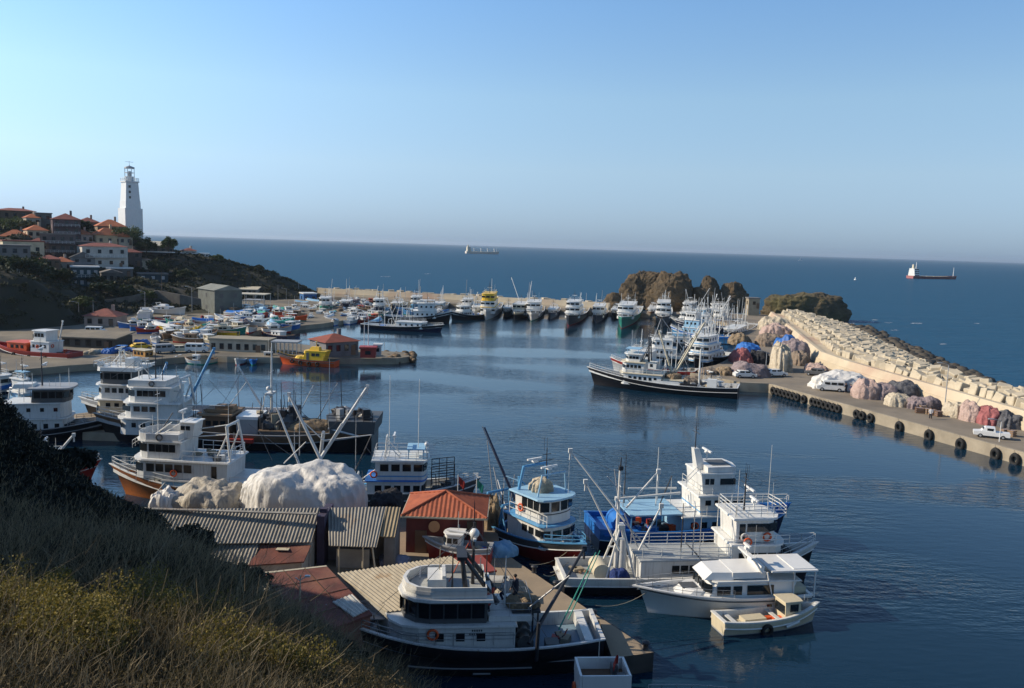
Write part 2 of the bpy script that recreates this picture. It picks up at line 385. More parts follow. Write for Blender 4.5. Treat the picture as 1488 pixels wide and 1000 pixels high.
tag(fwall, 'low cream breakwater wall closing the far side of the harbour', 'seawall')
FARDIR = (FWc[-1] - FWc[0]).normalized()
mb = MB()
for i in range(90):
    t = i / 89; p = FWc[0].lerp(FWc[-1], t)
    mb.box((p.x + rng.uniform(-1, 1), p.y + 4.2 + rng.uniform(-.4, 1.4), rng.uniform(1.5, 3.8)), (2.2, 2.2, 2.2), rng.uniform(0, 1.5))
bk = mb.build('rubble', m_block); struct(bk, 'stuff')

# armour blocks: one chamfered cube, copied
def chamfer(s, c=.12):
    a = s / 2; b = a - c * s; mb = MB(); v = []
    for ax in range(3):
        for sg in (-1, 1):
            o = [];
            for (p, q_) in ((-b, -b), (b, -b), (b, b), (-b, b)):
                t = [0, 0, 0]; t[ax] = sg * a; t[(ax + 1) % 3] = p; t[(ax + 2) % 3] = q_; o.append(tuple(t))
            v.append(o)
    import bmesh as bmm
    bm = bmm.new()
    for o in v:
        for p in o: bm.verts.new(p)
    r = bmm.ops.convex_hull(bm, input=bm.verts); me = bpy.data.meshes.new('block'); bm.to_mesh(me); bm.free(); return me
blk = [chamfer(1.65, .06), chamfer(1.8, .05), chamfer(1.5, .07)]
for me in blk: me.materials.append(m_block)
seg = []; spots = []
for i in range(2, len(CREST) - 1):
    a, b = CREST[i], CREST[i + 1]; L = (b - a).length; n = max(1, int(round(L / 2.0)))
    for k in range(n): seg.append((a.lerp(b, (k + .5) / n), (b - a).normalized()))
for j, (p, d) in enumerate(seg):
    nr = Vector((d.y, -d.x, 0)); far = p.y > 168
    for k in range(11 if far else 4):
        off = 4.6 + k * 2.0 + rng.uniform(-.3, .3); z = 3.7 + .35 * min(k, 2) - .47 * max(0, k - 2) + rng.uniform(-.3, .35); c = p + nr * off + d * (rng.uniform(-.35, .35) + (k % 2) * .9)
        spots.append((c.x, c.y, z, (rng.uniform(-.3, .3), rng.uniform(-.3, .3), math.atan2(d.y, d.x) + rng.choice((0, 0, 0, .78)) + rng.uniform(-.2, .2))))
spots.sort(key=lambda q: math.hypot(q[0], q[1])); rest_v = []; rest_f = []
for nb, (x, y, z, e) in enumerate(spots):
    me = blk[nb % 3]
    if nb < 296:
        o = bpy.data.objects.new('armour_block', me); C.objects.link(o); o.location = (x, y, z); o.rotation_euler = e
        tag(o, 'pale concrete armour block on the seaward slope of the right-hand breakwater', 'concrete block', 'armour blocks on the breakwater')
    else:
        from mathutils import Euler
        mt = Matrix.Translation((x, y, z)) @ Euler(e).to_matrix().to_4x4(); k = len(rest_v); rest_v += [mt @ v.co for v in me.vertices]; rest_f += [tuple(i + k for i in p.vertices) for p in me.polygons]
if rest_v: struct(MB().add(rest_v, rest_f).build('armour_blocks', m_block), 'stuff')
mb = MB()
for j, (p, d) in enumerate(seg):
    nr = Vector((d.y, -d.x, 0))
    for k in range(4):
        c = p + nr * (26 + k * 2.2 + rng.uniform(-1, 1)) + d * rng.uniform(-1.5, 1.5); s = rng.uniform(.9, 2.0)
        if p.y < 165: c = p + nr * (12 + k * 3.4)
        mb.ball((c.x, c.y, .5 - k * .25 if p.y > 165 else 2.3 - .8 * k), s, 6, 0, rng.uniform(.5, .9))
bo = mb.build('boulders', m_boulder); struct(bo, 'stuff')

# tyres hanging on the quay wall
tyr = MB(); tyr.torus((0, 0, 0), .52, .25, (0, 1, 0), 16, 8)
tme = None; tl = []
ed = (Q2 - Q1).normalized(); fn = Vector((-ed.y, ed.x, 0)); fn = fn if fn.x < 0 else -fn
for zx in (130, 152, 174, 195, 216, 237, 260, 295, 342, 362, 382, 406, 430, 455, 480, 580, 610, 655, 810, 970, 1140, 1330, 1435):
    px = 1090 + zx / 3.703; lo, hi = -.3, 1.2
    for _ in range(40):
        t = (lo + hi) / 2; lo, hi = (t, hi) if PXof(Q1.lerp(Q2, t) + Vector((0, 0, .8)))[0] > px else (lo, t)
    p = Q1.lerp(Q2, t) + fn * .28
    r = thing('tyre_fender', '', 'tyre fender', (p.x, p.y, .72 if zx < 700 else .55), math.atan2(ed.y, ed.x), 'tyre fenders on the right-hand quay')
    if tme is None:
        o = tyr.build('tyre', M['rubber'], r); tme = o.data; o2 = MB().tube((0, 0, .5), (0, .2, 1.05), .02, .02, 4).build('chain', M['darkmetal'], r); cme = o2.data
    else:
        for nm, me in (('tyre', tme), ('chain', cme)):
            o = bpy.data.objects.new(nm, me); C.objects.link(o); o.parent = r
    r.scale = (.95, 1.1, 1.2) if zx > 700 else (.88, 1, .95)
    tl.append(r)
order_labels(tl, 'black tyre fender on the right-hand quay wall, {o} of its row')

# ------------------------------------------------------------------ rock islets
m_rock = mottled('islet_rock', (.125, .085, .045), (.045, .038, .026), .22, .95, 1.0, .9, third=(.15, .095, .045), detail=9)
m_rock2 = mottled('olive_rock', (.12, .09, .048), (.05, .042, .026), .22, .95, 1.0, .9, third=(.10, .09, .035), detail=9)
def rock(label, px0, px1, ptop, y, seed, depth=.8, flatp=2.2, mat=None, nu=150, nv=60, lean=0, amp=1.0):
    a = PY(px0, ptop + 40, y); b = PY(px1, ptop + 40, y); cx = (a.x + b.x) / 2; rx = (b.x - a.x) / 2
    top = PY((px0 + px1) / 2, ptop, y).z + 1
    vs = []; fs = []
    for j in range(nv + 1):
        t = j / nv; r = math.sin(t * math.pi / 2) ** .8; zz = (1 - t ** flatp)
        for i in range(nu):
            q_ = 2 * math.pi * i / nu; p = Vector((math.cos(q_) * r, math.sin(q_) * r, zz))
            w = Vector((p.x * rx, p.y * rx * depth, p.z * top))
            o_ = Vector((seed * 7.1, 3, 1)); s = mnoise.fractal(w * .08 + o_, 1.0, 2.1, 5)
            s2 = mnoise.ridged_multi_fractal(w * .14 + o_, .9, 2.1, 5, 1.0, 2.0) - 1.1; s3 = mnoise.noise(Vector((w.x * .28, w.y * .28, w.z * .9)) + o_)
            s *= amp; s2 *= amp; k = 1 + .30 * s + .11 * s2 + .05 * s3
            vs.append((cx + w.x * k + lean * w.z, y + w.y * k, -2 + (w.z + 2) * (1 + .24 * s + .09 * s2 * (1 - t * .5) + .03 * s3)))
    for j in range(nv):
        for i in range(nu): fs.append((j * nu + i, (j + 1) * nu + i, (j + 1) * nu + (i + 1) % nu, j * nu + (i + 1) % nu))
    mb = MB().add(vs, fs, 0, False); o = mb.build('rock_islet', mat or m_rock); return tag(o, label, 'rock')
rock('large rounded brown rock islet behind the far boats, left of the other rocks', 897, 962, 399, 352, 1, .8, 2.6)
rock('rounded brown rock joined to the right of the largest islet', 940, 1008, 404, 345, 2, .8, 2.4)
rock('smaller brown rock between the big islet and the flat dark rock', 1006, 1052, 408, 345, 3, .8, 2.2)
rock('low brown rock with dark right face, beside the smaller islet', 1040, 1086, 413, 345, 4, .8, 2.0)
rock('long flat-topped olive rock at the seaward end of the armour blocks', 1108, 1228, 432, 322, 6, .5, 6.0, m_rock2, amp=.55)
rock('low brown rock outcrop between the far wall and the large islet', 868, 915, 429, 345, 8, .6, 2.0)

# ------------------------------------------------------------------ headland
def hz(px, py, y): p = PY(px, py, y); return (p.x, p.y, p.z)
pts = [hz(100, 462, 225), hz(200, 456, 244), hz(330, 441, 292), hz(480, 436, 344), hz(40, 474, 200),
       hz(40, 412, 207), hz(0, 414, 203), hz(75, 425, 212), hz(105, 425, 236), hz(100, 410, 250), hz(60, 375, 265), hz(20, 342, 290), hz(10, 312, 322), hz(60, 322, 322), hz(100, 332, 312),
       hz(150, 336, 330), hz(190, 337, 340), hz(215, 352, 336), hz(250, 364, 332), hz(300, 367, 338), hz(250, 402, 300), hz(200, 402, 280), hz(150, 385, 290), hz(330, 381, 342), hz(370, 388, 345), hz(400, 396, 345),
       hz(330, 424, 312), hz(440, 415, 352), hz(400, 421, 330), hz(462, 427, 356), hz(280, 415, 290), hz(170, 425, 262), hz(230, 432, 268), hz(140, 440, 245),
       (-170, 400, 14), (-120, 395, 2), (-90, 380, -4), (-60, 372, -4), (-230, 420, 14), (-220, 240, 24), (-200, 205, 16), (-260, 300, 27), (-190, 180, 8), (-330, 300, 30), hz(20, 312, 345), hz(60, 318, 345), hz(105, 326, 345), hz(-70, 306, 335), hz(-150, 310, 330), (-330, 200, 30), (-150, 178, 1), (-115, 205, 1.2), (-75, 330, -1), (-95, 290, -.5), (-300, 420, 14), (-70, 352, -2)]
for (px, py, yy) in ((13, 332, 322), (55, 334, 318), (87, 362, 304), (76, 380, 288), (12, 354, 292), (22, 374, 272), (11, 386, 252), (152, 345, 326), (147, 357, 312), (140, 389, 288), (111, 392, 284), (117, 418, 266), (184, 386, 302), (78, 412, 270), (216, 420, 290), (225, 372, 328), (310, 456, 256), (48, 368, 285), (113, 372, 296), (109, 410, 275), (63, 390, 262), (154, 412, 276), (168, 402, 284), (40, 328, 315), (44, 346, 300), (112, 354, 308), (174, 356, 316), (33, 402, 244), (83, 394, 270), (202, 390, 306)): pts.append(hz(px, py + 1, yy - 1.5))
HL = rbf(pts, 1.5)
gx = np.arange(-330, -58, 1.6); gy = np.arange(176, 425, 1.6); X, Y = np.meshgrid(gx, gy)
SKYL = np.array([(-400, 296), (0, 307), (45, 312), (65, 317), (110, 331), (172, 339), (215, 350), (250, 364), (300, 371), (340, 381), (400, 396), (475, 433), (560, 480), (700, 700)], float).T
def hl_h(x, y):
    x = np.asarray(x, float); y = np.asarray(y, float); z = HL(x, y) + 1.7 * fbm(x, y, 5, 5, .07); zc = z
    for _ in range(2):    # keep the skyline where the ridge stands
        k = x * _f.x + y * _f.y + (zc - 25) * _f.z; px = 744 + FPX * (x * _r.x + y * _r.y + (zc - 25) * _r.z) / np.maximum(k, 1)
        py = np.interp(px, SKYL[0], SKYL[1]); u = (px - 744) / FPX; w = (500 - py) / FPX
        zc = np.minimum(z, 25 + (_f.z + _r.z * u + _u.z * w) / (_f.y + _r.y * u + _u.y * w) * y - .6)
    return zc
Z = hl_h(X, Y); nx = len(gx); ny = len(gy)
I, J = np.meshgrid(np.arange(nx - 1), np.arange(ny - 1)); a = (J * nx + I).ravel(); F = np.stack([a, a + 1, a + nx + 1, a + nx], 1)
m_head = mottled('headland_soil', (.034, .036, .022), (.022, .024, .016), .09, 1, .6, .4, third=(.06, .047, .03))
o = npmesh('headland', np.stack([X.ravel(), Y.ravel(), Z.ravel()], 1), F, m_head, smooth=True); struct(o)

# ------------------------------------------------------------------ the left-hand apron and the finger pier
ap = [(-160, 560), (20, 538), (100, 531), (180, 526), (300, 516), (330, 518), (420, 520), (520, 521), (575, 521), (596, 518), (588, 512), (520, 508), (470, 504), (400, 496), (352, 486), (384, 478), (430, 474), (470, 470), (515, 463), (520, 452), (520, 440), (470, 436)]
app = [P(x, y, 1.2)[:2] for x, y in ap] + [(-90, 330), (-100, 350), (-160, 300), (-210, 240), (-220, 170)]
o = MB().prism(app, -3, 1.2, 0, 1).build('apron', [m_conc, m_sand]); struct(o)
# rubble tips
mb = MB()
for i in range(46):
    p = P(rng.uniform(558, 602), rng.uniform(517, 529), 0); s = rng.uniform(.5, 1.1); mb.ball((p.x, p.y, rng.uniform(.1, 1.0)), s, 6, 0, .7)
for i in range(120):
    t = rng.random(); p = P(80 + 100 * t, 535 - 8 * t + rng.uniform(-3, 4), 0); mb.ball((p.x, p.y, rng.uniform(-.1, .6)), rng.uniform(.3, .9), 6, 0, .6)
o = mb.build('rubble', mottled('shore_rock', (.20, .14, .085), (.10, .075, .05), .8, .95, .5, .1)); struct(o, 'stuff')
# small slab pier at left with the dark boats
mb = MB().prism([P(x, y, 1.0)[:2] for x, y in ((92, 604), (150, 596), (182, 612), (178, 630), (120, 628))], -2, 1.0, 0, 1)
o = mb.build('jetty', [m_conc, m_slab]); struct(o)

# ------------------------------------------------------------------ near quay with the sheds and the slab jetty
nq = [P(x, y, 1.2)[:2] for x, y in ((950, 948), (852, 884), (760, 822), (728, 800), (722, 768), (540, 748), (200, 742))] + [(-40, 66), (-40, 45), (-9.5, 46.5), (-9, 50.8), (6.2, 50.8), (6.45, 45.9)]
o = MB().prism(nq, -3, 1.2, 0, 1).build('jetty', [mottled('jetty_tar_shade', (.075, .065, .055), (.035, .032, .03), .5, .9, .3, .05), m_slab]); struct(o)  # tarred side faces, coloured darker still for the shade on them

# ------------------------------------------------------------------ foreground hill
fp = [(0, 0, 23.2), (-3, 0, 23.5), (-8, 0, 25), (5, 0, 20.5), (-3.7, 6, 21.9), (-2.2, 6, 21.6), (-.7, 6, 21.35), (-1.2, 10, 19.5), (-4.1, 17, 17.1), (-9.25, 25, 15.2), (-15.3, 30, 15.8), (-21.7, 35, 17.7), (-30, 36, 22), (-6, 10, 20.6), (-11, 17, 18.6), (-17, 24, 18.2),
      (3, 8, 17), (5, 14, 9), (1.2, 18, 11), (-2, 26, 7.5), (-8, 33, 8), (-14, 38, 8.5), (-22, 43, 9.5), (-30, 47, 12), (-2, 35, .5), (-9, 41, 1), (-16, 45, 2), (-24, 50, 2.5), (-34, 57, 4), (-48, 66, 2), (-20, 55, .6), (-8, 48, -1), (3, 27, -1), (8, 20, -1), (12, 5, 8), (8, 0, 17),
      (-45, 23, 54), (-45, 36, 52), (-47, 44, 40), (-45, 53, 14), (-60, 28, 58), (-42, 14, 48), (-42, 9, 44.2), (-30, 5, 29), (-20, 0, 27.5), (-60, 55, 16), (-60, 70, 3), (-75, 70, 4), (-75, 35, 42), (-75, 0, 42), (-40, -8, 32), (0, -8, 24.5), (10, -8, 18), (14, 30, -3), (0, 45, -3), (14, 45, -4), (0, 60, -4), (-30, 68, -2), (-48, 75, -2), (-12, 60, -3)]  # unseen high ground left of view, raised to shade the near slope
FHs = rbf(fp, .6)
BROW = np.array([(-460, -3000), (-130, 330), (-40, 535), (0, 580), (60, 642), (130, 706), (190, 734), (225, 746), (240, 768), (300, 812), (360, 850), (385, 864), (440, 892), (500, 930), (560, 970), (600, 1000), (700, 1075), (850, 1200)], float).T
def fh(x, y):
    x = np.asarray(x, float); y = np.asarray(y, float)
    z = FHs(x, y) + .5 * fbm(x, y, 21, 4, .22) * np.clip((y - 3) / 8, 0, 1); zc = z
    for _ in range(3):    # the brow of the hill: nothing rises above the line where the harbour comes into view
        k = x * _f.x + y * _f.y + (zc - 25) * _f.z; px = 744 + FPX * (x * _r.x + y * _r.y + (zc - 25) * _r.z) / np.maximum(k, .3)
        py = np.interp(px, BROW[0], BROW[1]); u = (px - 744) / FPX; w = (500 - py) / FPX
        dy = _f.y + _r.y * u + _u.y * w; dz = _f.z + _r.z * u + _u.z * w; zc = np.minimum(z, np.where((y > 4) & (k > .5), 25 + dz / dy * y - np.interp(y, (5, 12, 40), (.22, .34, .5)), 1e3))
    return zc
gx = np.arange(-75, 14.1, .5); gy = np.arange(-8, 75.1, .5); X, Y = np.meshgrid(gx, gy); Z = fh(X, Y); nx = len(gx); ny = len(gy)
I, J = np.meshgrid(np.arange(nx - 1), np.arange(ny - 1)); a = (J * nx + I).ravel(); F = np.stack([a, a + 1, a + nx + 1, a + nx], 1)
m_hill = mottled('hill_soil', (.026, .022, .014), (.014, .012, .009), .5, 1, .6, .2, third=(.045, .034, .018))
o = npmesh('hillside', np.stack([X.ravel(), Y.ravel(), Z.ravel()], 1), F, m_hill, smooth=True); struct(o)

def in_view(x, y, z, pad=60):
    d = np.stack([x, y, z - 25], -1); k = d @ np.array(_f); px = 744 + FPX * (d @ np.array(_r)) / k; py = 500 - FPX * (d @ np.array(_u)) / k
    return (px > -pad) & (px < 1488 + pad) & (py > -pad) & (py < 1000 + 2.5 * pad) & (k > .5)
def grass(n, ymin, ymax, hmin, hmax, w, seed, probs, lean=.35, pw=2.2):
    r = np.random.RandomState(seed)
    u = r.rand(n); y = np.sqrt(ymin ** 2 + u * (ymax ** 2 - ymin ** 2)); x = y * r.uniform(-.68, .12, n); z = fh(x, y)
    k = in_view(x, y, z + .3) & (z > 2.0); clump = fbm(x, y, 33, 3, .8); k &= (r.rand(n) < np.clip(.75 + 1.8 * clump, .15, 1))
    x, y, z = x[k], y[k], z[k]; n = len(x); cl = clump[k]
    h = (hmin + (hmax - hmin) * r.rand(n) ** pw) * (1 + cl); h *= np.where(y < 16, np.interp(x / y, (-.33, -.19), (1, .35)), 1); az = r.uniform(0, 2 * np.pi, n); ln = np.abs(r.normal(0, lean, n)) + .6 * r.rand(n) ** 3; wd = w * r.uniform(.6, 1.3, n)
    dx = np.cos(az) * ln + .18; dy = np.sin(az) * ln; fa = r.uniform(0, np.pi, n); sx = np.cos(fa) * wd / 2; sy = np.sin(fa) * wd / 2
    V = np.zeros((n, 6, 3))
    for i, (t, b, ws) in enumerate(((0, 0, 1), (.55, .35, .85), (1, 1, .25))):
        cx = x + dx * h * b; cy = y + dy * h * b; cz = z - .03 + h * t * (1 - .25 * ln * t)
        V[:, 2 * i, 0] = cx - sx * ws; V[:, 2 * i, 1] = cy - sy * ws; V[:, 2 * i, 2] = cz
        V[:, 2 * i + 1, 0] = cx + sx * ws; V[:, 2 * i + 1, 1] = cy + sy * ws; V[:, 2 * i + 1, 2] = cz
    b = (np.arange(n) * 6)[:, None]; F = np.concatenate([b + np.array([[0, 1, 3, 2]]), b + np.array([[2, 3, 5, 4]])], 0)
    patch = fbm(x, y, 44, 3, .35); mi = np.array([np.random.RandomState(1).choice(5)] * n)
    rr = r.rand(n) + patch * .9; cum = np.cumsum(probs); mi = np.searchsorted(cum, np.clip(rr, 0, .999)); mi = np.clip(mi, 0, 4)
    # seed heads on the tall stems
    tall = np.where(r.rand(n) < .22)[0]; m = len(tall); sv = np.zeros((m * 2, 4, 3)); tip = V[tall, 4] * .5 + V[tall, 5] * .5
    for s in range(2):
        L_ = h[tall] * .16 + .03; a2 = r.uniform(0, np.pi, m); w2 = wd[tall] * .55 + .0008
        for q_, (aa, bb) in enumerate(((-1, -.5), (1, -.5), (.6, 1), (-.6, 1))):
            sv[s * m:(s + 1) * m, q_, 0] = tip[:, 0] + np.cos(a2) * w2 * aa + dx[tall] * L_ * bb; sv[s * m:(s + 1) * m, q_, 1] = tip[:, 1] + np.sin(a2) * w2 * aa; sv[s * m:(s + 1) * m, q_, 2] = tip[:, 2] + L_ * bb
    VV = np.concatenate([V.reshape(-1, 3), sv.reshape(-1, 3)]); F2 = np.arange(m * 2 * 4).reshape(-1, 4) + n * 6
    return VV, np.concatenate([F, F2]), np.concatenate([mi, mi, np.full(m * 2, 3)])
def leafmat(name, a, bcol, rough=.7, trans=.25):
    m, nt, b = newmat(name); g = _n(nt, 'ShaderNodeNewGeometry'); c = _mix(nt, g.outputs['Random Per Island'], a, bcol)
    nt.links.new(c, b.inputs['Base Color']); b.inputs['Roughness'].default_value = rough
    t = _n(nt, 'ShaderNodeBsdfTranslucent'); nt.links.new(c, t.inputs[0]); mx = _n(nt, 'ShaderNodeMixShader'); mx.inputs[0].default_value = trans
    nt.links.new(b.outputs[0], mx.inputs[1]); nt.links.new(t.outputs[0], mx.inputs[2]); nt.links.new(mx.outputs[0], nt.nodes['Material Output'].inputs[0]); return m
GM = [leafmat('grass_dark', (.024, .022, .011), (.011, .012, .007)), leafmat('grass_olive', (.058, .053, .018), (.028, .03, .011)), leafmat('grass_straw', (.16, .115, .048), (.075, .055, .025)), leafmat('grass_seed', (.38, .31, .19), (.24, .19, .12)), leafmat('grass_gold', (.17, .13, .025), (.09, .08, .018))]
parts = [grass(190000, 3.5, 11, .04, .36, .0036, 1, (.44, .28, .17, .04, .07), .6, 2.8), grass(130000, 10, 19, .08, .5, .009, 2, (.66, .22, .08, .02, .02), .5), grass(110000, 18, 42, .12, .5, .018, 3, (.90, .08, .02, 0, 0), .45)]
parts.append(grass(11000, 5.0, 17, .25, .65, .0036, 4, (.05, .15, .45, .30, .05), .55, 1.0))
parts.append(grass(5000, 8.0, 20, .45, .95, .007, 5, (0, 0, .12, .85, .03), .6, 1.0))
off = 0; Vs = []; Fs = []; Ms = []
for v, f, mi in parts: Vs.append(v); Fs.append(f + off); Ms.append(mi); off += len(v)
o = npmesh('dry_grass', np.concatenate(Vs), np.concatenate(Fs), GM, np.concatenate(Ms)); struct(o, 'stuff')

def leafcloud(cs, rad, per, leaf, seed, squash=.75):
    """leaf quads through balls cs (n,3) of radius rad (n,)"""
    r = np.random.RandomState(seed); n = len(cs); d = r.normal(size=(n * per, 3)); d /= np.linalg.norm(d, axis=1)[:, None]
    rr = r.rand(n * per) ** .45; c = np.repeat(cs, per, 0) + d * (rr * np.repeat(rad, per))[:, None] * np.array([1, 1, squash])
    u = r.normal(size=c.shape); u /= np.linalg.norm(u, axis=1)[:, None]; v = np.cross(u, r.normal(size=c.shape)); v /= np.linalg.norm(v, axis=1)[:, None] + 1e-9
    s = (leaf * r.uniform(.5, 1.3, len(c)))[:, None]
    V = np.stack([c - u * s, c - v * s * .6, c + u * s, c + v * s * .6], 1).reshape(-1, 3); F = np.arange(len(c) * 4).reshape(-1, 4); return V, F
BUSH = leafmat('scrub_leaf', (.018, .021, .012), (.008, .010, .007), .85, .1)
r = np.random.RandomState(5); n = 4200; y = r.uniform(15, 46, n); x = y * r.uniform(-.72, .02, n); z = fh(x, y)
k = in_view(x, y, z, 90) & (z > 1.5) & (fbm(x, y, 61, 3, .3) > -.10 - (y - 14) * .008); x, y, z = x[k], y[k], z[k]
rad = r.uniform(.25, .55, len(x)) * np.clip(.55 + (y - 14) * .02, .5, 1.0)
V, F = leafcloud(np.stack([x, y, z + rad * .3], 1), rad, 90, .065, 6); o = npmesh('scrub', V, F, BUSH); struct(o, 'stuff')
# fine dry weeds between the stems close by
n = 3600; y = np.sqrt(r.uniform(16, 14.5 ** 2, n)); x = y * r.uniform(-.68, .0, n); z = fh(x, y); k = in_view(x, y, z, 90) & (fbm(x, y, 91, 3, .5) > -.12); x, y, z = x[k], y[k], z[k]
V, F = leafcloud(np.stack([x, y, z + .05], 1), r.uniform(.08, .26, len(x)), 60, .011, 9, .8); o = npmesh('dry_weeds', V, F, leafmat('weed_leaf', (.15, .11, .045), (.04, .036, .015), .85, .25)); struct(o, 'stuff')
# low golden cushions of broom close to the camera
GOLD = leafmat('broom_leaf', (.27, .205, .035), (.10, .09, .022), .7, .3)
cs = []; 
for (px, py, yy) in ((60, 960, 6.5), (20, 940, 7.2), (110, 985, 6.0), (230, 935, 8.0), (255, 955, 7.6), (215, 950, 8.2), (400, 985, 6.8), (360, 990, 6.4), (30, 990, 5.8), (80, 940, 6.9), (0, 965, 6.4), (45, 930, 7.6), (130, 965, 6.6), (90, 1000, 5.8), (275, 940, 7.6), (330, 985, 6.6), (440, 990, 6.8), (160, 1000, 5.9)):
    p = PY(px, py, yy); zz = float(fh(p.x, p.y)); cs += [(p.x + r.uniform(-.25, .25), p.y + r.uniform(-.3, .3), zz + r.uniform(.04, .30)) for _ in range(5)]
V, F = leafcloud(np.array(cs), r.uniform(.12, .28, len(cs)), 520, .013, 7, .8); o = npmesh('broom_cushions', V, F, GOLD); struct(o, 'stuff')
# scrub over the headland slope
n = 9000; x = r.uniform(-250, -70, n); y = r.uniform(182, 372, n); z = hl_h(x, y); k = (z > 1.6) & (fbm(x, y, 71, 3, .06) > -.22); x, y, z = x[k], y[k], z[k]
rad = r.uniform(.5, 1.5, len(x)); V, F = leafcloud(np.stack([x, y, z + rad * .2], 1), rad, 22, .42, 8, .6)
o = npmesh('scrub', V, F, leafmat('headland_scrub', (.05, .055, .028), (.028, .034, .018), .9, .1)); struct(o, 'stuff')
# ------------------------------------------------------------------ boats
def yaw(a, b): return math.atan2(b[1] - a[1], b[0] - a[0])
LINMAP = False
def LIN(x, y):
    """survey correction: the plan positions below were first read off with a level camera"""
    px = 744 + 1200 * x / y; py = 341 + (px - 240) * .032 + 30000 / y; p = P(px, py, 0); return (p.x, p.y)
class Boat:
    """local frame: +x bow, +y port, z up from the waterline"""
    def __init__(s, name, label, bow, stern, B, zs, cat='fishing boat', group=None, keel=-.7, sw=.75, rake=1.2, full=2.4, z0=0.0):
        if LINMAP: bow = LIN(*bow); stern = LIN(*stern)
        s.L = math.hypot(bow[0] - stern[0], bow[1] - stern[1]); s.B = B; s.zs = zs; s.sw = sw; s.rake = rake; s.full = full; s.keel = keel
        s.root = thing(name, label, cat, ((bow[0] + stern[0]) / 2, (bow[1] + stern[1]) / 2, z0), yaw(stern, bow), group)
    def hb(s, t):
        a = s.sw + (1 - s.sw) * math.sin(math.pi / 2 * min(1, t / .42))
        if t > .5: a *= max(0.0, 1 - ((t - .5) / .5) ** s.full)
        return s.B / 2 * a
    def sheer(s, t):
        a, b, c = s.zs; tm = .36
        return b + (a - b) * max(0, (tm - t) / tm) ** 2 if t < tm else b + (c - b) * ((t - tm) / (1 - tm)) ** 1.9
    def xt(s, t, k=0.0): return -s.L / 2 + t * s.L + s.rake * k * t ** 3
    def tx(s, x): return (x + s.L / 2) / s.L
    def hull(s, top, bottom=None, band=None, strake=None, bul=.7, deck='deck', rail=None, boot=.22, nst=22, cap=.09, deckname='deck'):
        bottom = bottom or top; band = band or top; rail = rail or band; s.bul = bul
        ts = [i / nst for i in range(nst + 1)]; rows = []
        for t in ts:
            h = s.hb(t); sh = s.sheer(t); fl = .62 + .30 * (1 - t ** 3); x = s.xt
            rows.append([(x(t, .02), 0 * h, s.keel), (x(t, .05), h * .55, s.keel * .8), (x(t, .1), h * (fl - .08), 0), (x(t, .14), h * fl, boot), (x(t, .6), h * (fl + (1 - fl) * .7), max(boot + .05, (sh - bul))), (x(t, .62), h * (fl + (1 - fl) * .72) + .03, max(boot + .06, sh - bul + .02)), (x(t, 1), h, sh)])
        mats = [top, bottom, band]; mi = [1, 1, 1, 0, 2, 2]; mb = MB()
        for sg in (1, -1):
            v = [(p[0], p[1] * sg, p[2]) for r in rows for p in r]; n = 7
            for j in range(nst):
                for i in range(6):
                    q = (j * n + i, (j + 1) * n + i, (j + 1) * n + i + 1, j * n + i + 1)
                    if sg < 0: q = q[::-1]
                    mb.f.append(tuple(k + len(mb.v) for k in q)); mb.m.append(mi[i]); mb.sm.append(i != 4)
            mb.v.extend(v)
        r = rows[0]
        for i in range(6): mb.add([(r[i][0], r[i][1], r[i][2]), (r[i + 1][0], r[i + 1][1], r[i + 1][2]), (r[i + 1][0], -r[i + 1][1], r[i + 1][2]), (r[i][0], -r[i][1], r[i][2])], [(0, 1, 2, 3)], mi[i])
        s.hullo = mb.build('hull', [M.get(m, m) if isinstance(m, str) else m for m in mats], s.root)
        # bulwark: cap rail and inner face; the stern is closed
        mb = MB(); out = []; inn = []
        for t in ts:
            if t > .985: continue
            h = s.hb(t); sh = s.sheer(t); out.append((s.xt(t, 1), h + .05, sh)); inn.append((s.xt(t, 1) - (.1 if t > .7 else 0), max(.02, h - .14), sh))
        tip = (s.xt(1, 1) + .08, 0, s.sheer(1)); tin = (s.xt(1, 1) - .35, 0, s.sheer(1))
        for sg in (1, -1):
            o = [(p[0], p[1] * sg, p[2]) for p in out] + [tip]; q = [(p[0], p[1] * sg, p[2]) for p in inn] + [tin]; n = len(o)
            for i in range(n - 1):
                A, Bp, Cc, D = (Vector(k) for k in (o[i], o[i + 1], q[i + 1], q[i])); up = Vector((0, 0, cap)); dn = Vector((0, 0, bul))
                mb.add([A, Bp, Cc, D, A + up, Bp + up, Cc + up, D + up, D - dn, Cc - dn], [(4, 5, 6, 7), (0, 1, 5, 4), (3, 7, 6, 2), (3, 2, 9, 8)], 0)
        h = s.hb(0); sh = s.sheer(0); x = s.xt(0, 1)
        mb.box((x + .06, 0, sh + cap / 2), (.24, 2 * h + .1, cap)); mb.add([(x + .16, h - .14, sh), (x + .16, -h + .14, sh), (x + .16, -h + .14, sh - bul), (x + .16, h - .14, sh - bul)], [(0, 1, 2, 3)])
        s.bulo = mb.build('bulwark', [M.get(rail, rail) if isinstance(rail, str) else rail], s.root)
        mb = MB(); v = []
        for t in ts: h = max(.0, s.hb(t) - .1); z = s.sheer(t) - bul; v += [(s.xt(t, .8), h, z), (s.xt(t, .8), -h, z)]
        mb.add(v, [(2 * i, 2 * i + 1, 2 * i + 3, 2 * i + 2) for i in range(nst)])
        s.decko = mb.build(deckname, M[deck], s.root)
        if strake:
            mb = MB()
            for sg in (1, -1):
                pts = [Vector((s.xt(t, .62), sg * (s.hb(t) * (.62 + .30 * (1 - t ** 3) + .72 * (1 - (.62 + .30 * (1 - t ** 3)))) + .05), s.sheer(t) - bul + .03)) for t in ts]
                mb.path(pts, .055, 5)
            mb.build('rubbing_strake', M[strake], s.root)
        return s
